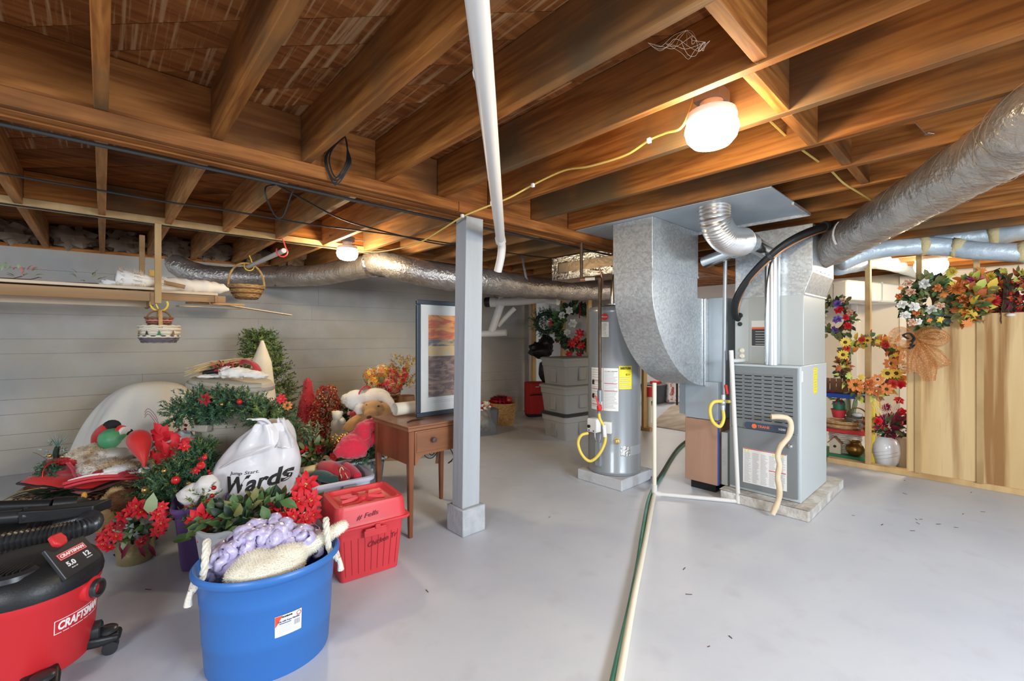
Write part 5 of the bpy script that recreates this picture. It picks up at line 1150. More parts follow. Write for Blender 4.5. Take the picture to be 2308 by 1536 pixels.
g = pine('pine_garland', 'green artificial pine garland wrapped round the top of the beige bin', 'garland', [at(398, 945, 3.15), at(424, 918, 3.08), at(464, 908, 3.06), at(515, 912, 3.06), at(560, 918, 3.08), at(605, 935, 3.12), at(640, 958, 3.2), at(655, 990, 3.3)], .10, 560, (0, 0, 2, 1, 2), .085, .026, 22, loc=CC+V((0, -.2, .7)))
pine('', '', '', [at(455, 925, 3.06), at(490, 930, 3.05), at(480, 905, 3.06)], .08, 120, (0, 2), .07, .026, 20, parent=g, core=False)
pine('', '', '', [at(590, 930, 3.1), at(610, 960, 3.1), at(640, 990, 3.15)], .10, 150, (0, 1, 1), .08, .028, 22, parent=g, core=False)
put(g, P_POIND, 463, 900, 2.98, .05, 'red_bow'); put(g, GOLDB, 500, 912, 2.97, .012, 'bauble'); put(g, APPLE, 540, 906, 2.99, .018, 'bauble'); put(g, P_POIN, 634, 900, 3.1, .04); put(g, P_DAISO, 648, 915, 3.15, .035)
for q in range(10): put(g, P_BERR, rnd(400, 420), rnd(955, 1010), 3.2, .01, 'berry')
# on the lid
top = lc+V((0, 0, .035))
t = thing('dried_wheat', 'bundle of dried golden wheat and twigs lying on the bin lid', 'dried flowers', top+RT*-.08); m = MB()
for i in range(70):
    a = top+RT*rnd(.02, .12)+FW*rnd(-.14, .12)+V((0, 0, rnd(.10, .16))); b = top+RT*rnd(-.26, -.14)+FW*rnd(-.18, .06)+V((0, 0, rnd(.02, .10))); m.tube([a, a.lerp(b, .5)+V((0, 0, .015)), b], .0018, 3)
    if i % 2: m.leaf(b.lerp(a, .15), (b-a), V((0, 0, 1)), .05, .012)
stuff(m.build('stalks', mat('straw', (.62, .44, .20), .8), t))
t = thing('red_black_ribbon', 'dark red and black ribboned swag on the bin lid', 'ribbon', top+RT*.06); m = MB()
m.tube(smooth_path([top+RT*-.10+V((0, 0, .07)), top+RT*.0+V((0, 0, .105))-FW*.05, top+RT*.1+V((0, 0, .13)), top+RT*.19+V((0, 0, .11))-FW*.04, top+RT*.23+V((0, 0, .06))-FW*.05], 6), .038, 10, flat=.45); m.build('ribbon', redd_m, t, ang=180)
m = MB(); m.tube(smooth_path([top+RT*-.14+V((0, 0, .05))-FW*.1, top+RT*.0+V((0, 0, .075))-FW*.10, top+RT*.12+V((0, 0, .09))-FW*.1], 6), .034, 10, flat=.6); m.build('black_band', blk_m, t, ang=180)
leaves(t, top+RT*.03-FW*.11+V((0, 0, .09)), (.11, .06, .03), 50, [leafdk, rust_m, poind_m], .04, .016)
p = top+RT*.06-FW*.12+V((0, 0, .025)); t = thing('white_gloves', 'crumpled white cloth and gauze lying on the lid edge', 'cloth', p); m = MB()
for q in ((-.02, 0, .035, .06, .04, .045), (.06, -.01, .03, .09, .05, .04), (.14, .02, .02, .08, .05, .028), (-.12, 0, .006, .12, .05, .014), (.19, .05, .0, .06, .05, .025)): m.ball(p+RT*q[0]+FW*q[1]+V((0, 0, q[2])), (q[3], q[4], q[5]), 16, 10, 0, .45, 5)
fuse(m, 'folds', muslin_m, t, .008, 2, disp=.006)
p = top+RT*.20-FW*.06+V((0, 0, .07)); m = MB(); o = [(.04*(1 if i % 2 == 0 else .42)*math.cos(PI/2+i*PI/5), .04*(1 if i % 2 == 0 else .42)*math.sin(PI/2+i*PI/5)) for i in range(10)]
m.prism(o, frame_mat(p, RT, V((0, 0, 1))), .008); tag(m.build('gold_star', gold_m, smooth=False, origin=p), 'small gold star on the right edge of the bin lid', 'star')
# red cone tree, berry tree, leafy plant
cb_ = at(700, 760, 4.35); cb_.z = 0; ct = at(694, 862, 4.35)
t = thing('tinsel_cone_tree', 'tall dark red cone tree at the right of the heap', 'tree', cb_); m = MB(); m.tube([cb_, cb_.lerp(ct, .5), ct], [.17, .115, .035], 14); m.ball(ct, .035, 10, 6)
cone = m.build('cone', redd_m, t); fur(cone, 'tinsel', redd_m, 6000, .030, .003, .0)
for i in range(16):
    q = rnd(.3, .95); c = cb_.lerp(ct, q)-FW*(.17*(1-q)+.03)+RT*rnd(-.1, .1)*(1-q); inst('berry', P_BERR, t, c, None, .012)
bb0 = at(733, 760, 4.2); bb0.z = 0
t = thing('berry_tree', 'bushy red and gold glitter berry tree beside the red cone', 'tree', bb0); m = MB(); k2 = MB()
for i in range(1500):
    z = rnd(.1, .84); R_ = .16*(1-((z-.35)/.6)**2*.75) if z > .35 else .14; a = rnd(0, 6.28); q = bb0+V((math.cos(a)*R_*rnd(.5, 1), math.sin(a)*R_*rnd(.5, 1), z))+RT*.05*(z-.4); m.ball(q, rnd(.006, .010), 5, 3, random.choice((0, 0, 0, 1, 2)))
    if i % 9 == 0: k2.tube([bb0+V((0, 0, z*.8)), q], .002, 3)
stuff(m.build('berries', [glit_m, gold_m, rust_m], t)); stuff(k2.build('twigs', stem_m, t))
lp = at(793, 930, 4.35); t = thing('holly_bush', 'dark leafy holly bush between the berry tree and the plush dogs', 'plant', V((lp.x, lp.y, 0)))
leaves(t, lp, (.11, .11, .18), 150, [leafA, leafdk, leafB, leafdk], .065, .035); m = MB(); m.tube([V((lp.x, lp.y, 0)), lp+V((0, 0, .05))], [.02, .01], 6); m.tube([V((lp.x, lp.y, 0)), V((lp.x, lp.y, .3))], [.10, .10], 12); m.build('stem', stem_m, t)
# plush dogs
p = at(832, 900, 3.95); t = thing('white_plush_dog', 'white plush dog with red ribbon, lying over the tan one', 'plush toy', V((p.x, p.y, p.z-.12)))
m = MB(); m.ball(at(803, 902, 3.92), (.105, .10, .09), 16, 10); m.ball(at(812, 925, 3.84), (.055, .055, .06), 12, 8); m.ball(at(845, 900, 4.02), (.145, .12, .10), 16, 10); m.tube(smooth_path([at(862, 893, 3.98), at(880, 910, 3.93), at(889, 928, 3.9)], 4), [.05, .048, .045, .042, .04, .036, .032, .03, .028], 10); m.ball(at(780, 900, 3.95), (.045, .04, .05), 10, 8); m.ball(at(828, 945, 4.0), (.16, .12, .12), 12, 8)
o = fuse(m, 'body', plushw_m, t, .012, 4); fur(o, 'pile', plushw_m, 5000, .012, .0012, .1)
m = MB(); c = at(823, 897, 3.96); m.tube([c+(RT*.03*math.cos(a)+FW*.10*math.cos(a)+V((0, 0, 1))*.098*math.sin(a)) for a in [2*PI*i/20 for i in range(20)]], .014, 8, closed=True, flat=.5); m.build('ribbon', redv_m, t)
m = MB(); m.ball(at(787, 932, 3.83), .020, 10, 6); m.build('nose', pnk_m, t); m = MB(); m.loops([[at(792, 928, 3.8), at(800, 928, 3.8), at(800, 930, 3.78)], [at(789, 944, 3.8), at(806, 938, 3.8), at(798, 944, 3.77)]]); m.ball(at(797, 934, 3.80), (.03, .02, .025), 8, 6); m.build('plaid_tongue', redd_m, t)
p = at(835, 935, 3.78); t = thing('tan_plush_dog', 'tan plush dog with a long arm under the white plush', 'plush toy', V((p.x, p.y, p.z-.15)))
m = MB(); m.ball(at(840, 922, 3.80), (.095, .08, .075), 16, 10); m.ball(at(836, 934, 3.72), (.06, .05, .045), 12, 8); m.ball(at(862, 928, 3.9), (.09, .08, .08), 12, 8); m.tube(smooth_path([at(825, 938, 3.85), at(803, 948, 3.78), at(788, 962, 3.72), at(782, 974, 3.70)], 4), [.04, .04, .042, .044, .044, .045, .046, .047, .047, .046, .045, .042, .035], 10); m.ball(at(850, 955, 3.85), (.12, .09, .10), 12, 8)
o = fuse(m, 'body', plusht_m, t, .012, 4); fur(o, 'pile', plusht_m, 3000, .008, .001, .1)
for q in ((827, 914), (853, 916)):
    m = MB(); m.ball(at(q[0], q[1], 3.74), .009, 8, 6); m.build('eye', blks_m, t)
m = MB(); m.ball(at(832, 941, 3.665), (.022, .015, .014), 10, 6); m.build('nose', brown_m, t)
p = at(763, 945, 3.95); t = thing('cream_plush', 'little cream plush bear between the berry tree and the tan dog', 'plush toy', V((p.x, p.y, p.z-.1)))
m = MB(); m.ball(at(763, 957, 3.95), (.07, .06, .075), 12, 8); m.ball(at(760, 937, 3.92), (.045, .045, .045), 12, 8); m.ball(at(772, 950, 3.86), (.03, .03, .03)); m.ball(at(770, 930, 3.93), .018); m.ball(at(751, 930, 3.93), .018); m.ball(at(765, 985, 3.98), (.08, .07, .12)); fuse(m, 'body', cr_m, t, .010, 3)
p = at(768, 760, 3.99); m = MB(); m.bb((p.x-.14, p.y-.12, 0), (p.x+.14, p.y+.12, .31)); tag(m.build('cardboard_carton', card_m, smooth=False, bevel=.004, origin=(p.x, p.y, 0)), 'cardboard carton under the little cream bear', 'box')
# flower basket and dried plant by the wall
hbp = at(868, 885, 4.9); t = thing('flower_basket', 'brown wicker basket of orange and pink hydrangeas behind the table', 'basket', V((hbp.x, hbp.y, hbp.z-.12)))
weave(V((hbp.x, hbp.y, .505)), .12, .16, .19, wickd_m, t, mt2=wick_m, rows=11)
hyd = [(838, 848, .10, 0), (862, 838, .09, 0), (882, 845, .10, 1), (850, 862, .09, 0), (873, 866, .09, 1), (893, 858, .08, 1), (840, 866, .07, 0), (868, 852, .09, 0), (886, 874, .08, 1)]
for x, y, r, k in hyd: put(t, (P_HYDO, P_HYDP)[k], x, y, 4.85+rnd(-.08, .08), r)
leaves(t, at(865, 868, 4.9), (.22, .15, .10), 60, [leafB, leafA, leafB], .08, .045)
dpp = at(915, 850, 4.7); t = thing('dried_plant', 'tall dried yellow-green spiky plant beside the hydrangea basket', 'plant', V((dpp.x, dpp.y, .50)))
m = MB()
for i in range(90):
    a = rnd(0, 6.28); z = rnd(-.15, .18); q = dpp+V((math.cos(a)*.10, math.sin(a)*.08, z)); m.sprig(q, V((math.cos(a), math.sin(a), .8)), .10, .035, 12, (0, 0, 1, 2), 1.1)
stuff(m.build('fronds', [mat('dried_yellow', (.42, .30, .06), .7), rust_m, leafB], t)); m = MB(); m.lathe([(.07, .502), (.10, .58), (.09, .68)], (dpp.x, dpp.y, 0), 16); m.build('pot', wickd_m, t)
for i in range(5): put(t, P_MUMR, 908+rnd(-8, 10), 832+rnd(-8, 40), 4.6, .035)
p = at(884, 760, 4.85); p.z = 0; t = thing('wooden_crate', 'low wooden crate under the hydrangea basket behind the table', 'crate', p)
m = MB(); m.box(p+V((0, 0, .25)), (.52, .40, .50), 0, Matrix.Rotation(-.7, 3, 'Z')); m.build('crate_body', shelf_m, t, smooth=False, bevel=.005)
# clear tub with snowy things, red fleece on it
kc = V((1.40, 3.42, 0)); t = thing('clear_tub', 'clear plastic tub of snowy ornaments under the table', 'tub', kc); KM = Matrix.Translation(kc)
m = MB(); m.rbox((0, 0, .18), (.46, .42, .36), .05, 4, 0, .86); m.v = m.v; o = [m.v[i] for i in range(len(m.v))]; m.f = m.f[:-1]; m.m = m.m[:-1]; m.xf(KM); m.build('body', clear_m, t, solid=.003)
m = MB(); out = rrect(.47, .43, .05, 4); m.loops([[kc+V((x*k, y*k, z_)) for x, y in out] for k, z_ in ((1, .355), (1.05, .355), (1.05, .37), (1, .37))], closed=True, cap0=False, cap1=False); m.build('rim', milk_m, t)
sn = mat('snow_white', (.80, .82, .84), .7); sv = mat('snow_grey', (.45, .50, .58), .6)
for i in range(46):
    q = kc+V((rnd(-.16, .16), rnd(-.15, .15), rnd(.04, .29))); me = random.choice((P_ROSEW, P_ROSEW, P_BERO, P_DAISY)) if i % 7 == 0 else P_ROSEW
    inst('ornament', me, t, q, face_rot(tolens(q)+V((rnd(-.6, .6), rnd(-.6, .6), 0))), rnd(.03, .055))
m = MB(); m.ball(kc+V((0, 0, .14)), (.15, .14, .12), 12, 8, 0, .4, 6); m.build('tissue_fill', sv, t)
pine('evergreen_sprays', 'dark evergreen sprays spilling over the clear tub rim', 'greenery', [at(800, 1035, 3.3), at(840, 1018, 3.3), at(862, 1000, 3.35)], .07, 130, (0, 2, 0), .06, .026, 18)
p = at(815, 985, 3.32); t = thing('red_fleece', 'folded bright red fleece lying over the clear tub', 'cloth', V((p.x, p.y, p.z-.12)))
m = MB()
for x, y, d, r in ((775, 1016, 3.10, (.07, .07, .05)), (792, 1005, 3.14, (.10, .09, .07)), (806, 1012, 3.14, (.08, .07, .07)), (812, 990, 3.22, (.10, .09, .07)), (832, 985, 3.28, (.10, .09, .075)), (848, 978, 3.36, (.09, .09, .07)), (790, 1022, 3.08, (.06, .05, .04))): m.ball(at(x, y, d), r, 14, 10, 0, .25, 7)
fuse(m, 'fold', redv_m, t, .012, 3, disp=.012)
m = MB()
for x, y, d, r in ((818, 968, 3.2, (.06, .06, .055)), (832, 962, 3.26, (.07, .07, .055)), (848, 957, 3.32, (.07, .07, .055)), (866, 952, 3.42, (.07, .07, .05)), (822, 980, 3.17, (.045, .045, .045))): m.ball(at(x, y, d), r, 14, 10, 0, .2, 7)
fuse(m, 'roll', redv_m, t, .012, 3, disp=.010)
# pale open tub with stockings
pc_ = V((1.19, 3.13, 0)); PR = Matrix.Translation(pc_) @ Matrix.Rotation(-.10, 4, 'Z')
t = thing('pale_open_tub', 'pale grey open tub holding red and dark green stockings', 'tub', pc_)
m = MB(); out = rrect(.40, .50, .05, 4); m.loops([[V((x*k, y*k, z_)) for x, y in out] for k, z_ in ((.80, .004), (.95, .325), (1.04, .33), (1.05, .352), (.99, .357), (.94, .335), (.80, .02))]); m.xf(PR); m.build('body', lav_m, t, ang=45)
m = MB(); m.box((.03, -.262, .30), (.09, .02, .05)); m.xf(PR); m.build('latch', mat('tub_grey', (.35, .36, .40), .5), t, smooth=False, bevel=.004)
def stocking(nm, lab, pts, r, mt, trim=None):
    t = thing(nm, lab, 'stocking', at(*pts[0])); m = MB(); ps = smooth_path([at(*q) for q in pts], 5); m.tube(ps, [r*(.75+.4*math.sin(PI*i/(len(ps)-1))) for i in range(len(ps))], 12, flat=.75); m.ball(ps[-1], r*.8, 10, 6); m.build('sock', mt, t, ang=180)
    if trim:
        m = MB(); m.tube([ps[-2], ps[-1]+(ps[-1]-ps[-2])*.5], r*1.05, 12, flat=.8); m.build('cuff', trim, t)
    return t
grn = mat('dark_green_cloth', (.015, .055, .045), .8, sheen=.3, bump=.4, bscale=90)
stocking('stocking', 'dark red velvet stocking lying across the pale tub', [(725, 1050, 3.14), (748, 1058, 3.08), (775, 1072, 3.02)], .058, redd_m); stocking('stocking', 'bright red stocking at the right of the pale tub', [(777, 1048, 3.2), (790, 1062, 3.15), (805, 1074, 3.08)], .04, redv_m)
stocking('stocking', 'dark green stocking in the front of the pale tub', [(712, 1068, 2.98), (730, 1074, 2.97), (752, 1082, 2.94)], .04, grn); stocking('stocking', 'small dark green mitten in the left corner of the pale tub', [(697, 1076, 3.02), (708, 1080, 3.0)], .038, grn)
stocking('stocking', 'cream and gold mitten at the back left of the pale tub', [(684, 1064, 3.1), (700, 1060, 3.12), (716, 1054, 3.14)], .035, cream_m)
m = MB(); m.tube(smooth_path([at(770, 1078, 2.96), at(766, 1062, 3.0), at(770, 1054, 3.0), at(776, 1064, 3.0), at(784, 1078, 2.95)], 5), .0035, 5); tag(m.build('string_loop', cream_m, origin=at(770, 1078, 2.96)), 'loop of cream cord on the stockings', 'cord')
# mixed greens in front of the red cone
p = at(725, 1020, 3.45); t = thing('mixed_greens', 'tangle of artificial leaves, fern and red blooms before the red cone tree', 'greenery', V((p.x, p.y, 0)))
leaves(t, p+V((0, 0, .0)), (.20, .14, .09), 120, [leafA, leafB, leafC, leafdk], .075, .04); put(t, P_POIN, 690, 1018, 3.35, .06); put(t, P_POIND, 722, 1012, 3.35, .05); put(t, P_POIN, 752, 1030, 3.3, .045)
m = MB()
for i in range(16): m.sprig(at(694+rnd(-14, 14), 995+rnd(-8, 10), 3.4), V((rnd(-.5, .5), rnd(-.3, .3), 1)), .13, .05, 16, 0)
stuff(m.build('fern', leafC, t)); m = MB(); m.lathe([(.12, 0), (.16, .30)], (p.x, p.y, 0), 16); m.build('pot', brown_m, t)
for x, y in ((733, 1043), (742, 1050)): 
    m = MB(); c = at(x, y, 3.28); m.tube([c+RT*(.03*math.cos(a))+V((0, 0, .04*math.sin(a))) for a in [2*PI*i/16 for i in range(16)]], .016, 6, closed=True, flat=.3); m.build('ribbon_loop', card_m, t)
p = at(775, 1000, 3.6); t = thing('gold_garland', 'gold and cream beaded garland heaped right of the berry tree', 'garland', V((p.x, p.y, p.z-.1))); m = MB()
for i in range(520):
    d = V((rnd(-1, 1), rnd(-1, 1), rnd(-.6, 1))).normalized(); q = p+V((d.x*.17, d.y*.15, d.z*.10-.02))*rnd(.6, 1); m.ball(q, rnd(.007, .013), 5, 3, random.choice((0, 0, 1, 2)))
stuff(m.build('beads', [gold_m, cream_m, glit_m], t)); m = MB(); m.ball(p-V((0, 0, .06)), (.14, .12, .12), 12, 8); m.build('core', card_m, t)
# ------------------------------------------------------------------ left part of the heap
p = at(196, 760, 3.22); p.z = 0; HR_ = Matrix((RT, FW, V((0, 0, 1)))).transposed()
def soft(name, lab, cat, c, dims, mt, parts=None, n=14, edge=None, rot=None, puff=1.0, noise_=.06, fr=6):
    t = thing(name, lab, cat, V((c.x, c.y, c.z-dims[2]/2))); m = MB(); R_ = HR_ if rot is None else HR_ @ rot
    def pt(u, v, s):
        x, y = u*2-1, v*2-1; h = ((1-abs(x)**3.2)*(1-abs(y)**3.2))**.5*puff; pin = 1-.06*(1-h)
        q = V((x*dims[0]/2*(1-.05*y*y)*pin, y*dims[1]/2*(1-.05*x*x)*pin, s*dims[2]/2*h)); q.z += noise_*dims[2]*noise.noise(q*fr*3+c*3); return c+R_ @ q
    m.grid(lambda u, v: pt(u, v, 1), n, n); m.grid(lambda u, v: pt(1-u, v, -1), n, n); m.build('cushion', mt, t, ang=180)
    if edge:
        m = MB(); r = [(-1+2*i/10, -1) for i in range(10)]+[(1, -1+2*i/10) for i in range(10)]+[(1-2*i/10, 1) for i in range(10)]+[(-1, 1-2*i/10) for i in range(10)]
        m.tube([pt((x+1)/2, (y+1)/2, 0) for x, y in r], .008, 6, closed=True); m.build('piping', edge, t, ang=180)
    return t
chk = mat('black_gold_fabric', (.015, .012, .012), .7, 0, (.62, .36, .14), 34, .52, .58, vor=False)
t = thing('folded_quilt', 'folded black quilt with gold pattern at the bottom of the pile, left', 'quilt', p); m = MB()
for k, (w_, d_) in enumerate(((.62, .50), (.66, .52), (.60, .5), (.64, .50))): m.rbox(p+V((0, 0, .03+.052*k)), (w_, d_, .05), .06, 4, 0, 1.0, HR_)
m.build('folds', chk, t, bevel=.015, seg=2)
q = at(100, 1112, 2.95); t = thing('gold_leaf_spray', 'large gold leaf with dark feathers at the left end of the pile', 'ornament', V((q.x, q.y, q.z-.04)))
m = MB(); m.leaf(at(150, 1100, 3.0), at(62, 1116, 2.9)-at(150, 1100, 3.0), V((0, 0, 1)), .30, .14, .12); m.build('gold_leaf', goldc_m, t, solid=.003)
m = MB()
for i in range(24): a = at(150+rnd(-20, 40), 1112+rnd(-8, 8), 2.95); m.leaf(a, at(70+rnd(-30, 40), 1128+rnd(-16, 10), 2.85)-a, V((0, 0, 1)), rnd(.12, .24), .03)
stuff(m.build('feathers', [leafdk], t))
m = MB()
for i in range(10): a = at(125+rnd(-10, 15), 1085+rnd(-10, 8), 3.05); m.leaf(a, at(85+rnd(-20, 20), 1090+rnd(-25, 20), 3.0)-a, V((0, 0, 1)), .12, .03)
stuff(m.build('green_fronds', [leafB], t))
# red pillow with black edge
redp = mat('red_satin', (.60, .02, .015), .45, sheen=.3, bump=.2, bscale=12)
soft('red_pillow', 'shiny red pillow with black piping, lower left of the pile', 'pillow', at(180, 1078, 3.12), (.52, .42, .13), redp, edge=blk_m, rot=Matrix.Rotation(.1, 3, 'Y'))
soft('red_pillow', 'flat red pillow with white motif under the fur, upper left of the pile', 'pillow', at(186, 1052, 3.16), (.42, .38, .07), redd_m, rot=Matrix.Rotation(-.06, 3, 'Y'))
q = at(150, 1040, 3.1); t = thing('sequin_cloth', 'folded red sequin cloth beside the spotted fur', 'cloth', V((q.x, q.y, q.z-.03))); m = MB(); m.tube(smooth_path([at(108, 1046, 3.1), at(130, 1042, 3.06), at(160, 1040, 3.05), at(195, 1046, 3.1)], 5), [.02]+[.036]*14+[.02], 10, flat=.8); m.build('fold', sequin_m, t, ang=180)
# rounded red and white slab
t = thing('red_white_tray', 'curved red and white rounded tray jutting from the pile above the vacuum wand', 'tray', at(230, 1105, 2.9)); 
a, b = at(140, 1108, 2.82), at(316, 1084, 3.02)
def slab(dz, th, k, mt, name):
    m = MB()
    def sl(u, v, s):
        e = (1-abs(2*u-1)**4)**.5; y = (v-.5)*.30*(.45+.55*e)*k; q = a.lerp(b, .5+(u-.5)*k)+FW*(y+.10)+V((0, 0, .026*math.sin(u*PI)*1.2+dz+.022*(abs(2*v-1)**3))); q.z += s*th; return q
    m.grid(lambda u, v: sl(u, v, .5), 24, 10); m.grid(lambda u, v: sl(1-u, v, -.5), 24, 10)
    for v0 in (0, 1): m.grid(lambda u, v: sl(u, v0, (.5-v) if v0 else (v-.5)), 24, 1)
    for u0 in (0, 1): m.grid(lambda u, v: sl(u0, u, (v-.5) if u0 else (.5-v)), 10, 1)
    m.build(name, mt, t, ang=70)
slab(0, .014, 1.0, redtub_m, 'lower_rim'); slab(.022, .018, 1.03, redtub_m, 'upper_rim'); slab(.034, .012, .93, inkw_m, 'white_face')
# fur hat and fur trim
def furball(name, lab, cat, parts, n, mt=furm_m, L=.022):
    t = thing(name, lab, cat, at(*parts[0][:3])); m = MB()
    for x, y, d, r in parts: m.ball(at(x, y, d), r, 12, 8, 0, .2, 6)
    o = fuse(m, 'body', mt, t, .012, 2); fur(o, 'pile', mt, n, L, .0016, .1); return t
furball('fur_hat', 'spotted grey and cream fur hat on the pile, left', 'hat', [(185, 1030, 3.12, (.085, .09, .06)), (210, 1022, 3.12, (.07, .08, .06)), (226, 1035, 3.05, (.06, .06, .06)), (210, 1058, 2.98, (.075, .06, .06)), (196, 1048, 3.02, (.05, .05, .05)), (168, 1035, 3.1, (.05, .06, .05))], 5200)
furball('fur_trim', 'long tan fur trim between the white cushion and the red tray', 'trim', [(235, 1050, 3.0, (.05, .05, .035)), (255, 1045, 3.02, (.06, .05, .035)), (275, 1050, 3.02, (.06, .05, .035)), (293, 1053, 3.02, (.05, .05, .03))], 2600)
t = soft('red_white_pillow', 'small red pillow with a white fluffy patch, right of the fur trim', 'pillow', at(258, 1064, 3.02), (.30, .2, .07), redd_m); m = MB(); m.ball(at(262, 1060, 2.95), (.07, .03, .025), 12, 8, 0, .25, 9); o = m.build('white_patch', plushw_m, t); fur(o, 'pile', plushw_m, 700, .012, .001)
greyc = mat('greige_cloth', (.50, .44, .37), .9, bump=.2, bscale=60)
soft('cushion', 'plain off-white cushion in the middle of the pile', 'cushion', at(253, 1030, 3.12), (.22, .18, .12), mat('offwhite_cloth', (.70, .64, .56), .9)); soft('cushion', 'greige cushion right of the green plush head', 'cushion', at(290, 1003, 3.25), (.26, .22, .16), greyc, rot=Matrix.Rotation(.3, 3, 'Y'))
soft('cushion', 'lilac and red satin cushion behind the fur hat', 'cushion', at(228, 1020, 3.25), (.30, .24, .10), mat('lilac_red', (.50, .03, .05), .5, 0, (.45, .20, .35), 3))
q = at(252, 985, 3.22); t = thing('plush_toy', 'stuffed toy with a round green head and red and black clothes', 'plush toy', V((q.x, q.y, q.z-.15))); m = MB()
m.ball(at(254, 990, 3.18), (.085, .085, .075), 18, 12, 0, .06, 3); m.build('green_head', mat('green_satin', (.05, .30, .13), .4, 0, (.22, .52, .28), 5, bump=.15, bscale=10), t, ang=180)
m = MB(); m.tube(smooth_path([at(256, 965, 3.3), at(235, 982, 3.3), at(226, 1005, 3.28), at(222, 1022, 3.24)], 4), [.06, .065, .07, .07, .07, .07, .065, .06, .055, .05, .045, .04, .03], 12); fuse(m, 'red_body', redp, t, .012, 3)
m = MB(); m.ball(at(252, 962, 3.3), (.055, .05, .05), 14, 8); m.ball(at(286, 977, 3.25), (.04, .05, .035), 12, 8); m.build('black_cap', mat('black_cloth', (.02, .018, .02), .9), t)
m = MB(); m.tube([at(272, 972, 3.2), at(283, 975, 3.2)], [.03, .042], 12); m.build('white_cuff', plushw_m, t); m = MB(); m.tube([at(268, 971, 3.2), at(275, 973, 3.2)], .042, 12); m.build('red_cuff', redp, t)
q = at(318, 1015, 3.0); t = thing('santa_hat', 'red cone hat hanging point-down with a white pompom', 'hat', V((q.x, q.y, q.z-.1))); m = MB()
prof = [(334, 988, .0), (333, 986, .03)]; pts = [at(312, 983, 2.96), at(314, 993, 2.92), at(318, 1010, 2.89), at(322, 1028, 2.86), at(325, 1044, 2.84), at(325, 1056, 2.83)]
m.tube(smooth_path(pts, 4), [.02, .05, .062, .066, .068, .066, .063, .060, .055, .050, .044, .038, .032, .026, .021, .017, .014, .012, .012, .011, .010][:21], 16); m.build('cone', redp, t, ang=180)
m = MB(); m.ball(at(326, 1061, 2.82), (.034, .03, .022), 12, 8, 0, .15, 8); m.build('pompom', plushw_m, t); m = MB(); m.tube(smooth_path([at(296, 1003, 3.0), at(303, 990, 2.99), at(322, 984, 2.98), at(336, 990, 2.98)], 4), .008, 6); m.build('white_band', plushw_m, t)
t = pine('frosted_sprig', 'frosted pine sprig with gold wire at the far left of the pile', 'greenery', [at(128, 1040, 3.15), at(126, 1022, 3.15), at(130, 1008, 3.15)], .05, 16, (0, 3, 3), .05, .03, 10, mats=[pineA, pineB, pineC, pineD])
m = MB()
for i in range(46): d = (V((0, 0, 1))+RT*rnd(-1.1, 1.1)+FW*rnd(-.5, .5)).normalized(); b = at(130, 1008, 3.15); x = d.cross(FW).normalized()*.0018; m.add([b-x, b+x, b+d*rnd(.08, .12)], [(0, 1, 2)], random.choice((0, 1)))
stuff(m.build('long_needles', [pineC, pineD], t)); m = MB(); m.tube(smooth_path([at(110, 1040, 3.1), at(96, 1030, 3.1), at(80, 1022, 3.12), at(74, 1021, 3.12)], 4), .0018, 4); m.build('gold_wire', gold_m, t)
for x, y in ((142, 1030), (112, 1028)): put(t, GOLDB, x, y, 3.08, .014, 'bauble')
t = pine('small_wreath', 'small green wreath with red beaded edge at the left end of the pile', 'wreath', [at(112, 1072, 3.0)+RT*.05*math.cos(a)+V((0, 0, .06*math.sin(a))) for a in [2*PI*i/10 for i in range(11)]], .03, 130, (0, 2), .04, .02, 14)
m = MB(); m.tube(smooth_path([at(125, 1090, 2.96), at(100, 1085, 2.96), at(98, 1062, 2.97), at(112, 1046, 2.98), at(135, 1042, 3.0)], 5), .006, 6); m.build('red_edge', glit_m, t)
m = MB(); m.tube(smooth_path([at(150, 1044, 2.98), at(162, 1058, 2.95), at(172, 1078, 2.9), at(190, 1086, 2.88), at(212, 1080, 2.88), at(232, 1064, 2.9)], 5), .007, 6, flat=.4); m.tube(smooth_path([at(156, 1044, 2.98), at(172, 1060, 2.95), at(185, 1076, 2.9), at(200, 1078, 2.9)], 5), .006, 6, flat=.4)
tag(m.build('red_ribbon', redv_m, ang=180, origin=at(172, 1078, 2.9)), 'thin red ribbon trailing over the fur and the red pillow', 'ribbon')
# tan plush and brown bear below the tray
furball('tan_plush', 'pale tan plush dog lying behind the vacuum nozzle', 'plush toy', [(250, 1150, 2.72, (.075, .07, .09)), (262, 1120, 2.78, (.055, .05, .06)), (285, 1185, 2.62, (.06, .06, .05)), (235, 1175, 2.72, (.07, .07, .07))], 2600, mat('pale_tan', (.60, .42, .20), .95), .014)
furball('brown_bear', 'dark brown plush bear under the red and white tray', 'plush toy', [(275, 1130, 2.72, (.07, .06, .06)), (292, 1122, 2.76, (.05, .05, .05)), (262, 1124, 2.78, (.06, .06, .06))], 2000, mat('bear_brown', (.20, .09, .04), .95), .014)
m = MB(); m.ball(at(190, 1118, 2.62), (.014, .014, .022), 10, 6); m.ball(at(188, 1126, 2.62), (.012, .012, .014), 10, 6); tag(m.build('orange_bird', mat('duck_orange', (.75, .36, .05), .5), origin=at(190, 1118, 2.62)), 'tiny orange ornament behind the vacuum wand', 'ornament')
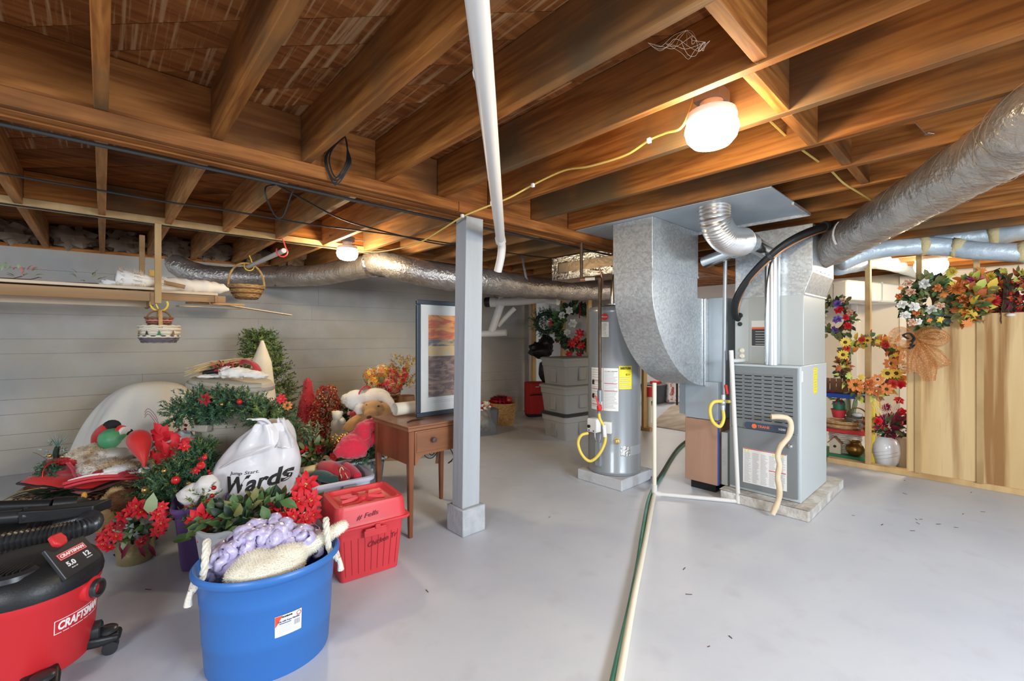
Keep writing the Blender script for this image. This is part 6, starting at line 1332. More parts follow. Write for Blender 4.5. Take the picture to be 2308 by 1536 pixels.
# small decorated tree
t = pine('mini_tree', 'small dark artificial tree with red apples, leaning in the heap', 'tree', [at(452, 1022, 2.90), at(436, 1042, 2.86), at(408, 1078, 2.80), at(370, 1105, 2.75)], [.09, .17], 900, (0, 2, 0, 1), .075, .022, 22, mats=[pineA, pineB, pineC])
pine('', '', '', [at(350, 1070, 2.9), at(365, 1100, 2.85), at(345, 1130, 2.8)], .11, 230, (0, 2), .07, .022, 20, parent=t); pine('', '', '', [at(470, 1060, 2.8), at(440, 1100, 2.75), at(400, 1140, 2.7)], .11, 260, (0, 2), .07, .022, 20, parent=t)
for x, y, r, mm in ((396, 1083, .025, APPLE), (453, 1050, .024, APPLE), (328, 1105, .022, GOLDB), (461, 1032, .015, APPLE), (425, 1090, .012, GOLDB), (370, 1062, .014, GOLDB)): put(t, mm, x, y, 2.62, r, 'bauble')
for x, y in ((450, 1035), (456, 1042), (463, 1026), (470, 1062), (473, 1068)): put(t, P_BERR, x, y, 2.68, .010, 'berry')
put(t, P_POIN, 415, 1007, 2.75, .04); put(t, P_POIN, 440, 1062, 2.7, .03)
# red silk flowers and ribbons over the sheet
p = at(385, 1010, 3.05); t = thing('red_silk_flowers', 'big limp red silk flowers and ribbons in front of the sheet', 'flowers', V((p.x, p.y, p.z-.2)))
m = MB()
def petal(x, y, d, dx, dy, L, W, mi=0): q = at(x, y, d); m.leaf(q, RT*dx+V((0, 0, -dy))+FW*rnd(-.3, .1), tolens(q)+V((rnd(-.3, .3), 0, rnd(0, .4))), L, W, rnd(.1, .3), mi)
for dx, dy in ((-1, -.5), (-1, .1), (-.6, .9), (.1, 1), (.8, .7), (1, .0), (.9, -.5), (.2, -.9), (-.5, -.9)): petal(370, 985, 2.98, dx, dy, rnd(.08, .12), .05)
for dx, dy in ((-.9, .2), (-.5, 1), (.4, 1), (.9, .4), (.7, -.6), (-.3, -.8)): petal(362, 1022, 2.92, dx, dy, rnd(.07, .11), .05)
for dx, dy in ((.3, 1), (.6, .8), (-.2, 1)): petal(392, 1022, 2.9, dx, dy, .14, .05)
for dx, dy in ((.2, 1), (-.6, .8), (.8, .3)): petal(340, 1062, 2.9, dx, dy, .10, .045, 1)
for dx, dy in ((-.7, .3), (.1, 1), (.9, .6), (.8, -.3), (-.4, -.7)): petal(406, 1000, 2.92, dx, dy, .09, .045)
for dx, dy in ((.1, -1), (-.2, -1), (.4, -.9)): petal(388, 1045, 2.86, dx, dy, .17, .045)
m.build('petals', [poin_m, poind_m], t, ang=180); leaves(t, at(388, 1030, 3.0), (.13, .08, .11), 50, [cream_m, paperp_m, rust_m, leafB], .06, .035)
for x, y in ((380, 1020), (372, 1040)): put(t, P_BERR, x, y, 2.88, .012, 'berry')
m = MB()
for k in range(3): m.tube(smooth_path([at(362, 975, 3.0), at(352, 940+8*k, 3.0), at(335, 922+6*k, 3.0), at(326, 930+6*k, 3.0)], 5), .0016, 4)
m.build('wire_stems', bur_m, t)
pl_w = mat('clear_wrap', (.78, .78, .80), .2, trans=.3, bump=.4, bscale=16); q = at(408, 992, 3.05); t = thing('crumpled_wrap', 'crumpled clear and white wrapping between the red silk flowers and the bin', 'wrapping', V((q.x, q.y, q.z-.06))); m = MB(); m.ball(q, (.085, .07, .055), 16, 10, 0, .55, 4); m.ball(at(392, 1000, 3.0), (.05, .05, .04), 12, 8, 0, .5, 5); m.build('sheet', pl_w, t, ang=180)
# gold pot of poinsettias
gp_ = at(305, 760, 2.58); gp_.z = 0; t = thing('gold_pot_poinsettia', 'gold foil pot of small red poinsettias standing behind the vacuum', 'plant', gp_)
m = MB(); m.lathe([(.075, 0), (.082, .005), (.088, .06), (.098, .145), (.105, .155), (.098, .157), (.09, .14), (.0, .13)], gp_, 26)
for j, v in enumerate(m.v): m.v[j] = v+V((.004*noise.noise(v*30), .004*noise.noise(v*30+V((5, 0, 0))), 0))
m.build('foil_pot', goldc_m, t, ang=50)
for k in range(4): m = MB(); q = at(268+k*22, 1222+rnd(-2, 4), 2.46); m.leaf(q, V((rnd(-.4, .4), 0, -1))+RT*rnd(-.3, .3), tolens(q), .09, .022, .1); m.build('hanging_leaf', bur_m, t)
leaves(t, at(318, 1180, 2.55), (.16, .10, .09), 130, [leafA, leafdk, leafC, pineD], .05, .026)
for x, y, r, k in ((308, 1142, .055, 0), (318, 1156, .05, 0), (296, 1150, .045, 0), (276, 1165, .04, 0), (240, 1205, .045, 0), (232, 1228, .04, 0), (252, 1190, .04, 0), (262, 1210, .04, 0), (246, 1236, .032, 0), (272, 1184, .036, 1), (357, 1160, .05, 0), (364, 1180, .05, 0), (358, 1196, .045, 0), (320, 1222, .04, 1), (366, 1142, .035, 0), (226, 1215, .03, 0)): put(t, (P_POIN, P_POIND)[k], x, y, 2.42, r)
m = MB(); q = at(336, 1160, 2.4); m.leaf(q, RT*.2+V((0, 0, 1)), tolens(q), .12, .06, .1); m.build('variegated_leaf', leafC, t)
leaves(t, at(300, 1235, 2.75), (.12, .1, .06), 50, [leafdk, bur_m], .06, .03, name='dark_leaves')
# purple bin
pb_ = V((.415, 3.10, 0)); t = thing('purple_bin', 'tall purple plastic bin behind the blue tub', 'bin', pb_); PM = Matrix.Translation(pb_) @ Matrix.Rotation(-.15, 4, 'Z')
m = MB(); out = rrect(.26, .28, .06, 5); m.loops([[V((x*k, y*k, z_)) for x, y in out] for k, z_ in ((.68, .004), (.86, .30), (.90, .305), (1.0, .335), (1.06, .345), (1.06, .36), (1.0, .365), (.92, .34), (.7, .02))]); m.xf(PM); m.build('body', purple_m, t, ang=50)
q = pb_+V((0, 0, .39)); t = thing('tissue_bundle', 'white tissue paper bundle stuffed in the purple bin', 'paper', q); m = MB(); m.ball(q+RT*-.01, (.10, .09, .065), 16, 10, 0, .35, 4); m.ball(q+RT*.04+V((0, 0, .05)), (.07, .06, .06), 14, 8, 0, .35, 5); m.ball(q+V((0, 0, -.1)), (.09, .09, .08), 12, 8); m.build('tissue', mat('tissue', (.78, .74, .70), .7, bump=.4, bscale=18), t, ang=180)
q = at(432, 1160, 2.72); t = thing('picture_box', 'pinkish box corner poking out of the purple bin', 'box', q); m = MB(); m.box(q, (.13, .12, .10), 0, Matrix.Rotation(.2, 3, 'Z') @ Matrix.Rotation(.3, 3, 'Y')); m.build('box', paperp_m, t, smooth=False, bevel=.004); m = MB(); m.ball(at(396, 1150, 2.72), (.03, .03, .03), 12, 8); tag(m.build('blue_ball', lav_m, origin=at(396, 1150, 2.72)), 'pale blue ball just inside the purple bin rim', 'ball')
# white tub of poinsettias
wt = V((.60, 2.70, 0)); t = thing('white_tub', 'milky white tub of poinsettias tucked behind the blue tub', 'tub', wt); WM = Matrix.Translation(wt) @ Matrix.Rotation(br_, 4, 'Z')
m = MB(); ov = lambda r, z_: [V((.285*r*math.cos(a), .185*r*math.sin(a), z_+.006*math.sin(9*a)*(z_ > .3))) for a in [2*PI*k/40 for k in range(40)]]
m.loops([ov(.78, .004), ov(.92, .30), ov(1.0, .31), ov(1.02, .335), ov(.98, .338), ov(.9, .31), ov(.78, .02)]); m.xf(WM); m.build('body', milk_m, t, ang=50)
m = MB(); m.ball(wt+V((0, 0, .27)), (.22, .15, .10), 14, 8); m.build('filling', leafdk, t)
t = thing('poinsettia_spray', 'red poinsettias with dusty green leaves heaped in the white tub', 'flowers', wt+V((0, 0, .3)))
leaves(t, wt+V((0, 0, .345)), (.28, .17, .07), 170, [leafA, leafB, leafdk, leafA, leafdk], .075, .038); leaves(t, at(600, 1165, 2.45), (.30, .08, .06), 110, [leafA, leafB, leafdk, leafC], .07, .034)
for x, y, d, r, k in ((455, 1170, 2.32, .085, 0), (470, 1195, 2.28, .07, 0), (437, 1188, 2.3, .06, 0), (500, 1185, 2.3, .055, 1), (430, 1150, 2.45, .04, 1), (690, 1095, 2.5, .085, 0), (672, 1130, 2.42, .075, 0), (640, 1155, 2.38, .06, 0), (700, 1128, 2.45, .07, 0), (705, 1160, 2.4, .055, 0), (660, 1165, 2.36, .05, 0), (612, 1150, 2.4, .045, 1), (690, 1172, 2.36, .05, 0)): put(t, (P_POIN, P_POIND)[k], x, y, d, r)
pine('', '', '', [at(460, 1120, 2.5), at(448, 1150, 2.45), at(462, 1185, 2.4), at(500, 1165, 2.45), at(550, 1165, 2.45), at(600, 1165, 2.45)], .06, 170, (0, 1, 1), .06, .02, 20, parent=t)
m = MB()
for x, y, dx, dy in ((432, 1215, -1, .1), (445, 1200, .5, -.5), (480, 1215, .9, .1), (590, 1140, .3, .8), (630, 1130, .8, .3), (520, 1165, -.4, .8)): q = at(x, y, 2.28); m.leaf(q, RT*dx+V((0, 0, -dy)), tolens(q)+V((0, 0, .5)), .10, .05, .15)
m.build('large_leaves', leafA, t)
for x, y in ((470, 1130), (476, 1142), (465, 1150), (500, 1140), (478, 1118), (482, 1100)): put(t, P_BERR, x, y, 2.4, .013, 'berry')
# shopping bag
bc = at(572, 760, 2.82); bc.z = 0; t = thing('shopping_bag', 'full white plastic shopping bag with bold black lettering', 'bag', bc)
m = MB()
BT = .78
def lerp_tab(tab, z):
    for (a, p), (b, q) in zip(tab[:-1], tab[1:]):
        if z <= b: return p+(q-p)*(z-a)/(b-a)
    return tab[-1][1]
XL = [(0, -.27), (.29, -.295), (.36, -.29), (.517, -.22), (.652, -.095), (.72, .0), (.80, .08)]
XR = [(0, .17), (.29, .24), (.36, .25), (.517, .28), (.652, .265), (.72, .225), (.80, .16)]
def bag(u, v):
    a = 2*PI*u; ca, sa = math.cos(a), math.sin(a); z = BT*v
    l, r = lerp_tab(XL, z), lerp_tab(XR, z); cx_, hw_ = (l+r)/2, (r-l)/2; wy = .17*min(1, .75+v)*(1-.75*max(0, v-.4)**1.2)
    q = bc+RT*(cx_+hw_*ca)+FW*(wy*sa); n_ = RT*ca+FW*sa
    cr = .016*noise.noise(V((ca*2.2, sa*2.2, v*4)))+.012*math.sin(7*a+11*v)*v*v+.007*noise.noise(V((ca*7, sa*7, v*14)))
    return q+n_*cr+V((0, 0, z))
m.grid(lambda u, v: bag(u, v*.98), 64, 36, closeu=True); top_ring = [bag(i/64, .98) for i in range(64)]; cz = sum((p for p in top_ring), V())/64
m.add(top_ring+[cz+V((0, 0, -.02))], [(i, (i+1) % 64, 64) for i in range(64)]); m.build('body', bagw_m, t, ang=180)
def strip(p, w0, w1, name, n=10):
    m = MB(); ps = smooth_path([at(*q) for q in p], 5); N = len(ps)-1
    m.grid(lambda u, v: ps[round(v*N)]+RT*((u-.5)*(w0+(w1-w0)*v))+FW*(.012*math.sin(u*9+v*5))+V((0, 0, .006*math.sin(u*14))), 8, N); m.build(name, bagw_m, t, ang=180, solid=.0015)
strip([(605, 990, 2.76), (604, 972, 2.76), (598, 956, 2.74), (586, 946, 2.70), (566, 946, 2.66)], .12, .05, 'handle'); strip([(640, 1010, 2.70), (641, 985, 2.74), (636, 962, 2.78), (632, 944, 2.80)], .11, .03, 'handle')
m = MB(); ps = smooth_path([at(488, 1062, 2.72), at(530, 1035, 2.63), at(575, 1018, 2.60), at(612, 1004, 2.64)], 6); m.tube(ps, .006, 6); m.build('gathered_edge', bagw_m, t)
def bag_text(s, size, cx, cz_, wid, rise, mt=ink_m, sh=.25, bold=.003):
    o = text(s, size, Matrix.Identity(4), mt, t, shear=sh, bold=bold, wid=wid)
    for v in o.data.vertices:
        p = v.co+ORG[t]; z = cz_+p.y+rise*(p.x/wid+.5)**2; l, r = lerp_tab(XL, z), lerp_tab(XR, z)
        k = max(-.985, min(.985, (cx+p.x-(l+r)/2)/((r-l)/2))); a = -math.acos(k); q = bag((a/(2*PI)) % 1, z/BT); v.co = q+(RT*math.cos(a)+FW*math.sin(a))*(.003+p.z)-ORG[t]
bag_text('Wards', .13, .085, .405, .345, .055, bold=.004); bag_text('Jump Start.', .028, .03, .478, .17, .012, ink_m, .2, .0)
# ------------------------------------------------------------------ table with picture
tx0, tx1, ty0, ty1, tz = 1.44, 2.02, 2.535, 3.03, .725
t = thing('sewing_table', 'brown wooden sewing table with one drawer and tapered legs', 'table', (1.73, 2.78, 0))
m = MB(); m.bb((tx0-.012, ty0-.012, tz-.012), (tx1+.012, ty1+.012, tz)); m.build('top', cherryx_m, t, smooth=False, bevel=.004)
m = MB(); m.bb((tx0-.008, ty0-.008, tz-.034), (tx1+.008, ty1+.008, tz-.0135)); m.build('folding_leaf', cherryx_m, t, smooth=False, bevel=.004)
for sx, sy in ((0, 0), (1, 0), (0, 1), (1, 1)):
    x = tx0+.022 if not sx else tx1-.022; y = ty0+.022 if not sy else ty1-.022; m = MB()
    m.box((x, y, .5*(tz-.036)), (.042, .042, tz-.036), 0, None, (.60, .60)); lg = m.build('leg', cherry_m, t, smooth=False, bevel=.003)
m = MB(); m.bb((tx0+.004, ty0+.04, .475), (tx0+.018, ty1-.04, tz-.036)); m.build('side_apron', cherry_m, t, smooth=False)
m = MB(); m.bb((tx1-.018, ty0+.04, .475), (tx1-.004, ty1-.04, tz-.036)); m.build('side_apron', cherry_m, t, smooth=False)
m = MB(); m.bb((tx0+.04, ty1-.02, .56), (tx1-.04, ty1-.006, tz-.036)); m.build('back_apron', cherry_m, t, smooth=False)
m = MB(); L = tx1-tx0-.086; o = [(0, .19), (0, -.03), (.012, -.028), (.025, .0), (.05, .022), (.075, .03), (L-.075, .03), (L-.05, .022), (L-.025, .0), (L-.012, -.028), (L, -.03), (L, .19)]
m.prism(o, frame_mat((tx0+.043, ty0+.012, tz-.228), (1, 0, 0), (0, 0, 1)), .016); m.build('front_apron', cherryx_m, t, smooth=False)
m = MB(); m.bb((tx0+.052, ty0-.010, tz-.178), (tx1-.052, ty0-.003, tz-.046)); dw = m.build('drawer', cherryx_m, t, smooth=False, bevel=.004)
m = MB(); m.lathe([(.011, 0), (.009, .012), (.019, .020), (.017, .030), (.0, .033)], (0, 0, 0), 16); m.xf(frame_mat((tx0+.17, ty0-.011, tz-.105), (1, 0, 0), (0, 0, 1))); m.build('knob', mat('dark_knob', (.08, .05, .045), .3), dw)
m = MB(); m.prism([(0, 0)]+[(.022*math.cos(a), .022*math.sin(a)) for a in (0, .5, 1, 1.6)], frame_mat((tx0-.0125, 2.62, tz-.02), (0, -1, 0), (0, 0, 1)), .0004)
cd = thing('power_cord', 'black cord and pedal plug looping under the sewing table', 'cord', (1.74, 2.72, .46))
for k, pts in enumerate(([(1.62, 2.66, .55), (1.63, 2.65, .48), (1.68, 2.64, .46), (1.74, 2.66, .50), (1.77, 2.7, .56)], [(1.66, 2.68, .56), (1.67, 2.66, .49), (1.70, 2.66, .475), (1.75, 2.68, .52), (1.78, 2.7, .57)], [(1.79, 2.7, .56), (1.84, 2.66, .50), (1.86, 2.64, .43), (1.80, 2.62, .405), (1.86, 2.66, .40)])):
    m = MB(); m.tube(smooth_path([V(p) for p in pts], 6), .0035, 6); m.build('wire', cab_m, cd)
m = MB(); m.bar((1.775, 2.70, .56), (1.745, 2.68, .40), .02, .014); m.build('plug', mat('bakelite', (.18, .09, .04), .4), cd, bevel=.003)
pf = thing('framed_picture', 'large dark framed print of wavy orange sky standing on the table', 'picture', (1.88, 2.775, tz))
PX0, PX1, PZ0, PZ1, PY = 1.635, 2.12, tz+.001, 1.565, 2.775; fw_ = .032
frm = mat('frame_blue_black', (.035, .045, .06), .35)
for n_, a, b in (('frame_rail', (PX0, PZ0), (PX1, PZ0+fw_)), ('frame_rail', (PX0, PZ1-fw_), (PX1, PZ1)), ('frame_stile', (PX0, PZ0+fw_), (PX0+fw_, PZ1-fw_)), ('frame_stile', (PX1-fw_, PZ0+fw_), (PX1, PZ1-fw_))):
    m = MB(); m.bb((a[0], PY-.012, a[1]), (b[0], PY+.014, b[1])); m.build(n_, frm, pf, smooth=False, bevel=.005)
m = MB(); m.bb((PX0+fw_, PY-.002, PZ0+fw_), (PX1-fw_, PY+.010, PZ1-fw_)); m.build('mount', mat('mount_white', (.82, .81, .77), .7), pf, smooth=False)
AX0, AX1, AZ0, AZ1 = PX0+.098, PX1-.098, PZ0+.135, PZ1-.105
def artband(z0, z1, c1, c2, nm, sc=6):
    m = MB(); m.bb((AX0, PY-.0035, z0), (AX1, PY-.002, z1)); m.build('print_area', mat(nm, c1, .6, 0, c2, sc, .42, .58, stretch=(1, 1, 3.5), dist=1.5), pf, smooth=False)
H_ = AZ1-AZ0
artband(AZ0+.70*H_, AZ1, (.62, .12, .05), (.80, .36, .10), 'print_sky', 5); artband(AZ0+.62*H_, AZ0+.699*H_, (.10, .14, .20), (.62, .40, .20), 'print_hills', 6); artband(AZ0+.50*H_, AZ0+.619*H_, (.74, .48, .20), (.62, .52, .36), 'print_shore', 6)
artband(AZ0, AZ0+.499*H_, (.14, .08, .07), (.36, .22, .16), 'print_field', 7)
m = MB()
for z_ in (PZ0+.105, PZ0+.093): m.bb((PX0+.13, PY-.0026, z_), (PX1-.13, PY-.002, z_+.0016))
m.build('caption_rule', inkg_m, pf, smooth=False)
m = MB(); m.bb((PX0+.03, PY-.0075, PZ0+.03), (PX1-.03, PY-.0065, PZ1-.03)); m.build('glass', glass_m, pf, smooth=False)
m = MB(); m.bb((1.66, 2.80, tz+.001), (1.75, 2.83, 1.19)); tag(m.build('cardboard_slab', mat('pale_card', (.62, .55, .47), .8), smooth=False, bevel=.002, origin=(1.7, 2.82, tz)), 'narrow pale cardboard box standing behind the picture frame', 'box')
ro = thing('paper_roll', 'rolled cream paper lying on the table behind the frame', 'paper', (1.62, 2.92, tz)); m = MB()
def roll(u, v): a = u*PI*5; r = .048-.006*u*2; return V((1.55+.28*v, 2.93, tz+.050))+V((0, r*math.cos(a), r*math.sin(a)))
m.grid(roll, 60, 4); m.build('sheet', mat('cream_paper', (.66, .60, .48), .8), ro, ang=180, solid=.001)
m = MB(); m.ball((1.60, 2.70, tz+.004), (.055, .02, .004), 12, 6); m.tube([V((1.5, 2.66, tz+.004)), V((1.56, 2.70, tz+.005)), V((1.64, 2.71, tz+.006))], .004, 6); tag(m.build('small_tool', blks_m, origin=(1.6, 2.7, tz)), 'small dark object lying on the table in front of the roll', 'tool')
# ------------------------------------------------------------------ back of the basement
def tote(c, w_, d_, h, lab, rot, k=0):
    t = thing('storage_tote', lab, 'tote', c, 'grey storage totes stacked behind the water heater'); M_ = Matrix.Translation(c) @ Matrix.Rotation(rot, 4, 'Z')
    m = MB(); out = rrect(w_, d_, .05, 4); m.loops([[V((x*q, y*q, z_)) for x, y in out] for q, z_ in ((.86, .0), (.945, h*.66), (.975, h*.68), (.985, h-.035))]); m.xf(M_); m.build('body', tote_m if k < 2 else mat('cloudy_tote', (.36, .355, .34), .35), t, ang=40)
    m = MB(); out = rrect(w_*1.04, d_*1.04, .055, 4); m.loops([[V((x*q, y*q, z_)) for x, y in out] for q, z_ in ((1.0, h-.036), (1.0, h-.012), (.97, h-.004), (.93, h-.001))]); m.xf(M_); m.build('lid', tote_m if k != 2 else MATS['black_satin'], t, ang=40)
    for s in (-1, 1):
        m = MB(); m.loops([[V((s*q, e, z_)) for q, e in ((w_*.455, -.05), (w_*.455, .05), (w_*.475, .05), (w_*.475, -.05))] for z_ in (h*.1, h*.6)]); m.xf(M_ @ Matrix.Rotation(PI/2 if s > 5 else 0, 4, 'Z')); m.build('side_rib', tote_m, t, bevel=.015)
    m = MB(); m.box((0, -d_*.47, h*.42), (.14, .03, h*.5), 0, None, (.9, 1)); m.xf(M_); m.build('front_rib', tote_m, t, bevel=.02)
    return t
tc_ = V((4.52, 3.78, 0))
tote(tc_, .60, .50, .335, 'cloudy grey tote at the bottom of the stack behind the heater', -.12, 2); tote(tc_+V((0, 0, .337)), .63, .52, .35, 'grey tote in the middle of the stack behind the heater', -.12, 0); tote(tc_+V((0, 0, .689)), .61, .50, .35, 'grey tote on top of the stack behind the heater', -.12, 1)
sp = onz(1206, 938, 0); t = thing('red_suitcase', 'red upright suitcase standing against the wall by the totes', 'suitcase', sp); SM = Matrix.Translation(sp) @ Matrix.Rotation(-.55, 4, 'Z')
redn = mat('red_nylon', (.42, .018, .015), .75)
m = MB(); m.rbox((0, 0, .30), (.33, .24, .52), .05, 4); m.xf(SM); m.build('shell', redn, t, bevel=.02); m = MB(); m.rbox((-.01, -.135, .21), (.26, .05, .30), .05, 4); m.xf(SM); m.build('front_pocket', redn, t, bevel=.015); m = MB(); m.rbox((0, -.125, .46), (.27, .03, .15), .03, 4); m.xf(SM); m.build('top_pocket', redn, t, bevel=.01)
m = MB(); m.tube([SM @ V(p) for p in ((-.12, -.165, .36), (0, -.168, .375), (.11, -.165, .36), (.13, -.16, .30), (.13, -.16, .1))], .008, 6); m.tube([SM @ V((.165*sx, -.12, .30)) for sx in (1, 1.001)], .01, 6); m.build('zip_trim', blk_m, t)
m = MB(); m.bb((-.03, -.142, .485), (.03, -.140, .50)); m.xf(SM); m.build('tag', inkg_m, t, smooth=False); m = MB()
for x in (-.12, .12): m.tube([SM @ V((x-.015, .06, .025)), SM @ V((x+.015, .06, .025))], .025, 12); m.bb
m.build('wheels', blk_m, t); m = MB(); m.rbox((0, 0, .045), (.31, .23, .06), .04, 4); m.xf(SM); m.build('base', blk_m, t)
wk = onz(1133, 962, 0)+FW*.16; t = thing('laundry_basket', 'round tan wicker basket of red tinsel on the floor behind the post', 'basket', wk); weave(wk, .135, .185, .31, wick_m, t, n=30, rows=16)
m = MB(); m.tube([wk+V((.187*math.cos(a), .187*math.sin(a), .315)) for a in [2*PI*i/30 for i in range(30)]], .012, 6, closed=True); m.build('rim', wick_m, t)
t2 = thing('tinsel_heap', 'heap of red tinsel and ornaments in the wicker basket', 'tinsel', wk+V((0, 0, .3))); m = MB(); m.ball(wk+RT*-.04+V((0, 0, .33)), (.14, .14, .09), 14, 8); o = m.build('heap', poind_m, t2); fur(o, 'tinsel', glit_m, 3500, .05, .004, -.2); inst('bauble', APPLE, t2, wk+RT*.09-FW*.05+V((0, 0, .37)), None, .05); inst('bauble', P_ROSEW, t2, wk+RT*.09-FW*.1+V((0, 0, .36)), None, .035)
ck = onz(1085, 985, 0)+FW*.18; t = thing('clear_tote', 'clear plastic tote half hidden behind the post', 'tote', ck); m = MB(); m.rbox(ck+V((0, 0, .17)), (.36, .34, .34), .04, 4, 0, .85, Matrix.Rotation(-.3, 3, 'Z')); m.f = m.f[:-1]; m.m = m.m[:-1]; m.build('body', clear_m, t, solid=.003)
m = MB(); m.ball(ck+V((0, 0, .16)), (.12, .12, .13), 12, 8, 0, .3, 6); m.build('contents', mat('mixed_cloth', (.12, .08, .05), .8, 0, (.55, .48, .38), 12), t); leaves(t, ck+V((0, 0, .36)), (.14, .13, .06), 50, [wht_m, poin_m, cream_m], .06, .04)
# wreaths on the back studs
def wreath(name, lab, px, py, d, R, r, n, mats_, L=.06, W=.03, needles=False, nrm=None, tilt=0):
    c = at(px, py, d); t = thing(name, lab, 'wreath', c); x = RT; y = V((0, 0, 1))
    ring = [c+x*(R*math.cos(a))+y*(R*math.sin(a)) for a in [2*PI*i/24 for i in range(25)]]
    if needles:
        pine('', '', '', ring, r, n, (0, 2, 0), L, .026, 16, parent=t)
    else:
        m = MB()
        for i in range(n):
            a = rnd(0, 6.283); q = c+x*((R+rnd(-r, r)*.8)*math.cos(a))+y*((R+rnd(-r, r)*.8)*math.sin(a))-FW*rnd(0, r*.8); dr = x*(math.cos(a)+rnd(-.9, .9))+y*(math.sin(a)+rnd(-.9, .9))-FW*rnd(0, .8)
            m.leaf(q, dr, tolens(q)+V((rnd(-.6, .6), rnd(-.6, .6), rnd(-.2, .6))), L*rnd(.7, 1.3), W*rnd(.7, 1.3), .15, random.randrange(len(mats_)))
        stuff(m.build('leaves', mats_, t, ang=180)); m = MB(); m.tube(ring[:-1], r*.35, 8, closed=True); m.build('ring', stem_m, t)
    return t
t = wreath('wreath', 'dark green wreath with a red bow hung on the stud by the concrete wall', 1230, 728, 7.3, .15, .11, 420, None, .09, needles=True)
for x, y, r in ((1246, 728, .08), (1252, 742, .07), (1256, 768, .05), (1262, 720, .05)): put(t, P_POIN, x, y, 7.12, r)
t = wreath('wreath', 'holiday wreath with silver leaves and red flowers behind the water heater', 1300, 738, 7.1, .27, .10, 260, [leafA, leafdk, leafdk], .12, .06)
for x, y, r, k in ((1268, 712, .07, 2), (1290, 730, .08, 2), (1283, 700, .07, 2), (1306, 752, .09, 0), (1288, 775, .09, 0), (1310, 780, .08, 0), (1282, 800, .08, 0), (1300, 765, .07, 0), (1278, 750, .06, 2), (1305, 800, .06, 1)): put(t, (P_POIN, P_POIND, P_ROSEW)[k], x, y, 6.95, r)
m = MB(); m.tube([at(1306, 685, 6.95), at(1307, 700, 6.95), at(1306, 718, 6.95)], .035, 6, flat=.2); m.build('red_ribbon', poin_m, t)
q = at(1222, 800, 7.3); t = thing('black_bag', 'crumpled black plastic bags hanging on the studs above the suitcase', 'bag', at(1225, 770, 7.35)); m = MB(); m.ball(at(1220, 790, 7.3), (.24, .12, .13), 18, 12, 0, .5, 4); m.ball(at(1232, 772, 7.3), (.12, .1, .13), 14, 10, 0, .4, 5); m.ball(at(1232, 835, 7.3), (.14, .10, .22), 16, 12, 0, .4, 4); m.tube([at(1235, 850, 7.3), at(1240, 872, 7.3)], [.08, .02], 8); m.build('plastic', mat('black_bag_plastic', (.018, .016, .016), .28, bump=.5, bscale=12), t, ang=180)
m = MB(); m.tube([at(1225, 745, 7.38), at(1226, 775, 7.33)], .01, 6); m.build('tie', blk_m, t)
# what shows through the opening
q = onz(1500, 908, .012); t = thing('dark_bin', 'dark grey plastic bin on the carpet in the room beyond', 'bin', q); m = MB(); M_ = Matrix.Translation(q+V((0, .2, .17))) @ Matrix.Rotation(.1, 4, 'Z'); m.rbox((0, 0, 0), (.62, .4, .33), .04, 3, 0, .88); m.xf(M_); m.build('body', mat('charcoal_plastic', (.06, .065, .075), .5), t, bevel=.01); m = MB(); m.rbox((0, 0, .175), (.68, .44, .03), .05, 3); m.xf(M_); m.build('lid', MATS['charcoal_plastic'], t); m = MB(); m.rbox((-.02, 0, .215), (.22, .16, .05), .02, 3); m.xf(M_); m.build('red_box', inkr_m, t)
q = onz(1531, 912, .012)+FW*.3; t = thing('printed_sack', 'white sack with red print standing right of the dark bin', 'bag', q); m = MB(); m.box(q+V((0, 0, .22)), (.30, .2, .44), 0, Matrix.Rotation(-.7, 3, 'Z'), (1.1, 1)); m.build('sack', mat('red_print', (.80, .77, .74), .8, 0, (.55, .12, .14), 14, .55, .6), t, bevel=.03)
q = onz(1526, 913, .012); t = thing('thin_leg_stand', 'dark thin table leg in the room beyond the opening', 'table', q); m = MB(); m.box(q+V((0, 0, .3)), (.03, .03, .6)); m.build('leg', blk_m, t, smooth=False); m = MB(); m.box(q+V((.2, -.2, .61)), (.5, .5, .025)); m.build('top', card_m, t, smooth=False)
q = onz(1462, 968, 0); t = thing('drain_stub', 'short white plastic pipe standing by the last stud of the opening', 'pipe', q); m = MB(); m.tube([q, q+V((0, 0, .46))], .035, 12); m.build('pipe', pvcc_m, t)
for z_ in (.05, .40): m = MB(); m.tube([q+V((0, 0, z_)), q+V((0, 0, z_+.05))], .047, 12); m.build('collar', pvcc_m, t)
m = MB(); m.tube([q+V((0, 0, .46)), q+V((0, 0, .60))], .05, 12); m.build('red_cap', inkr_m, t)
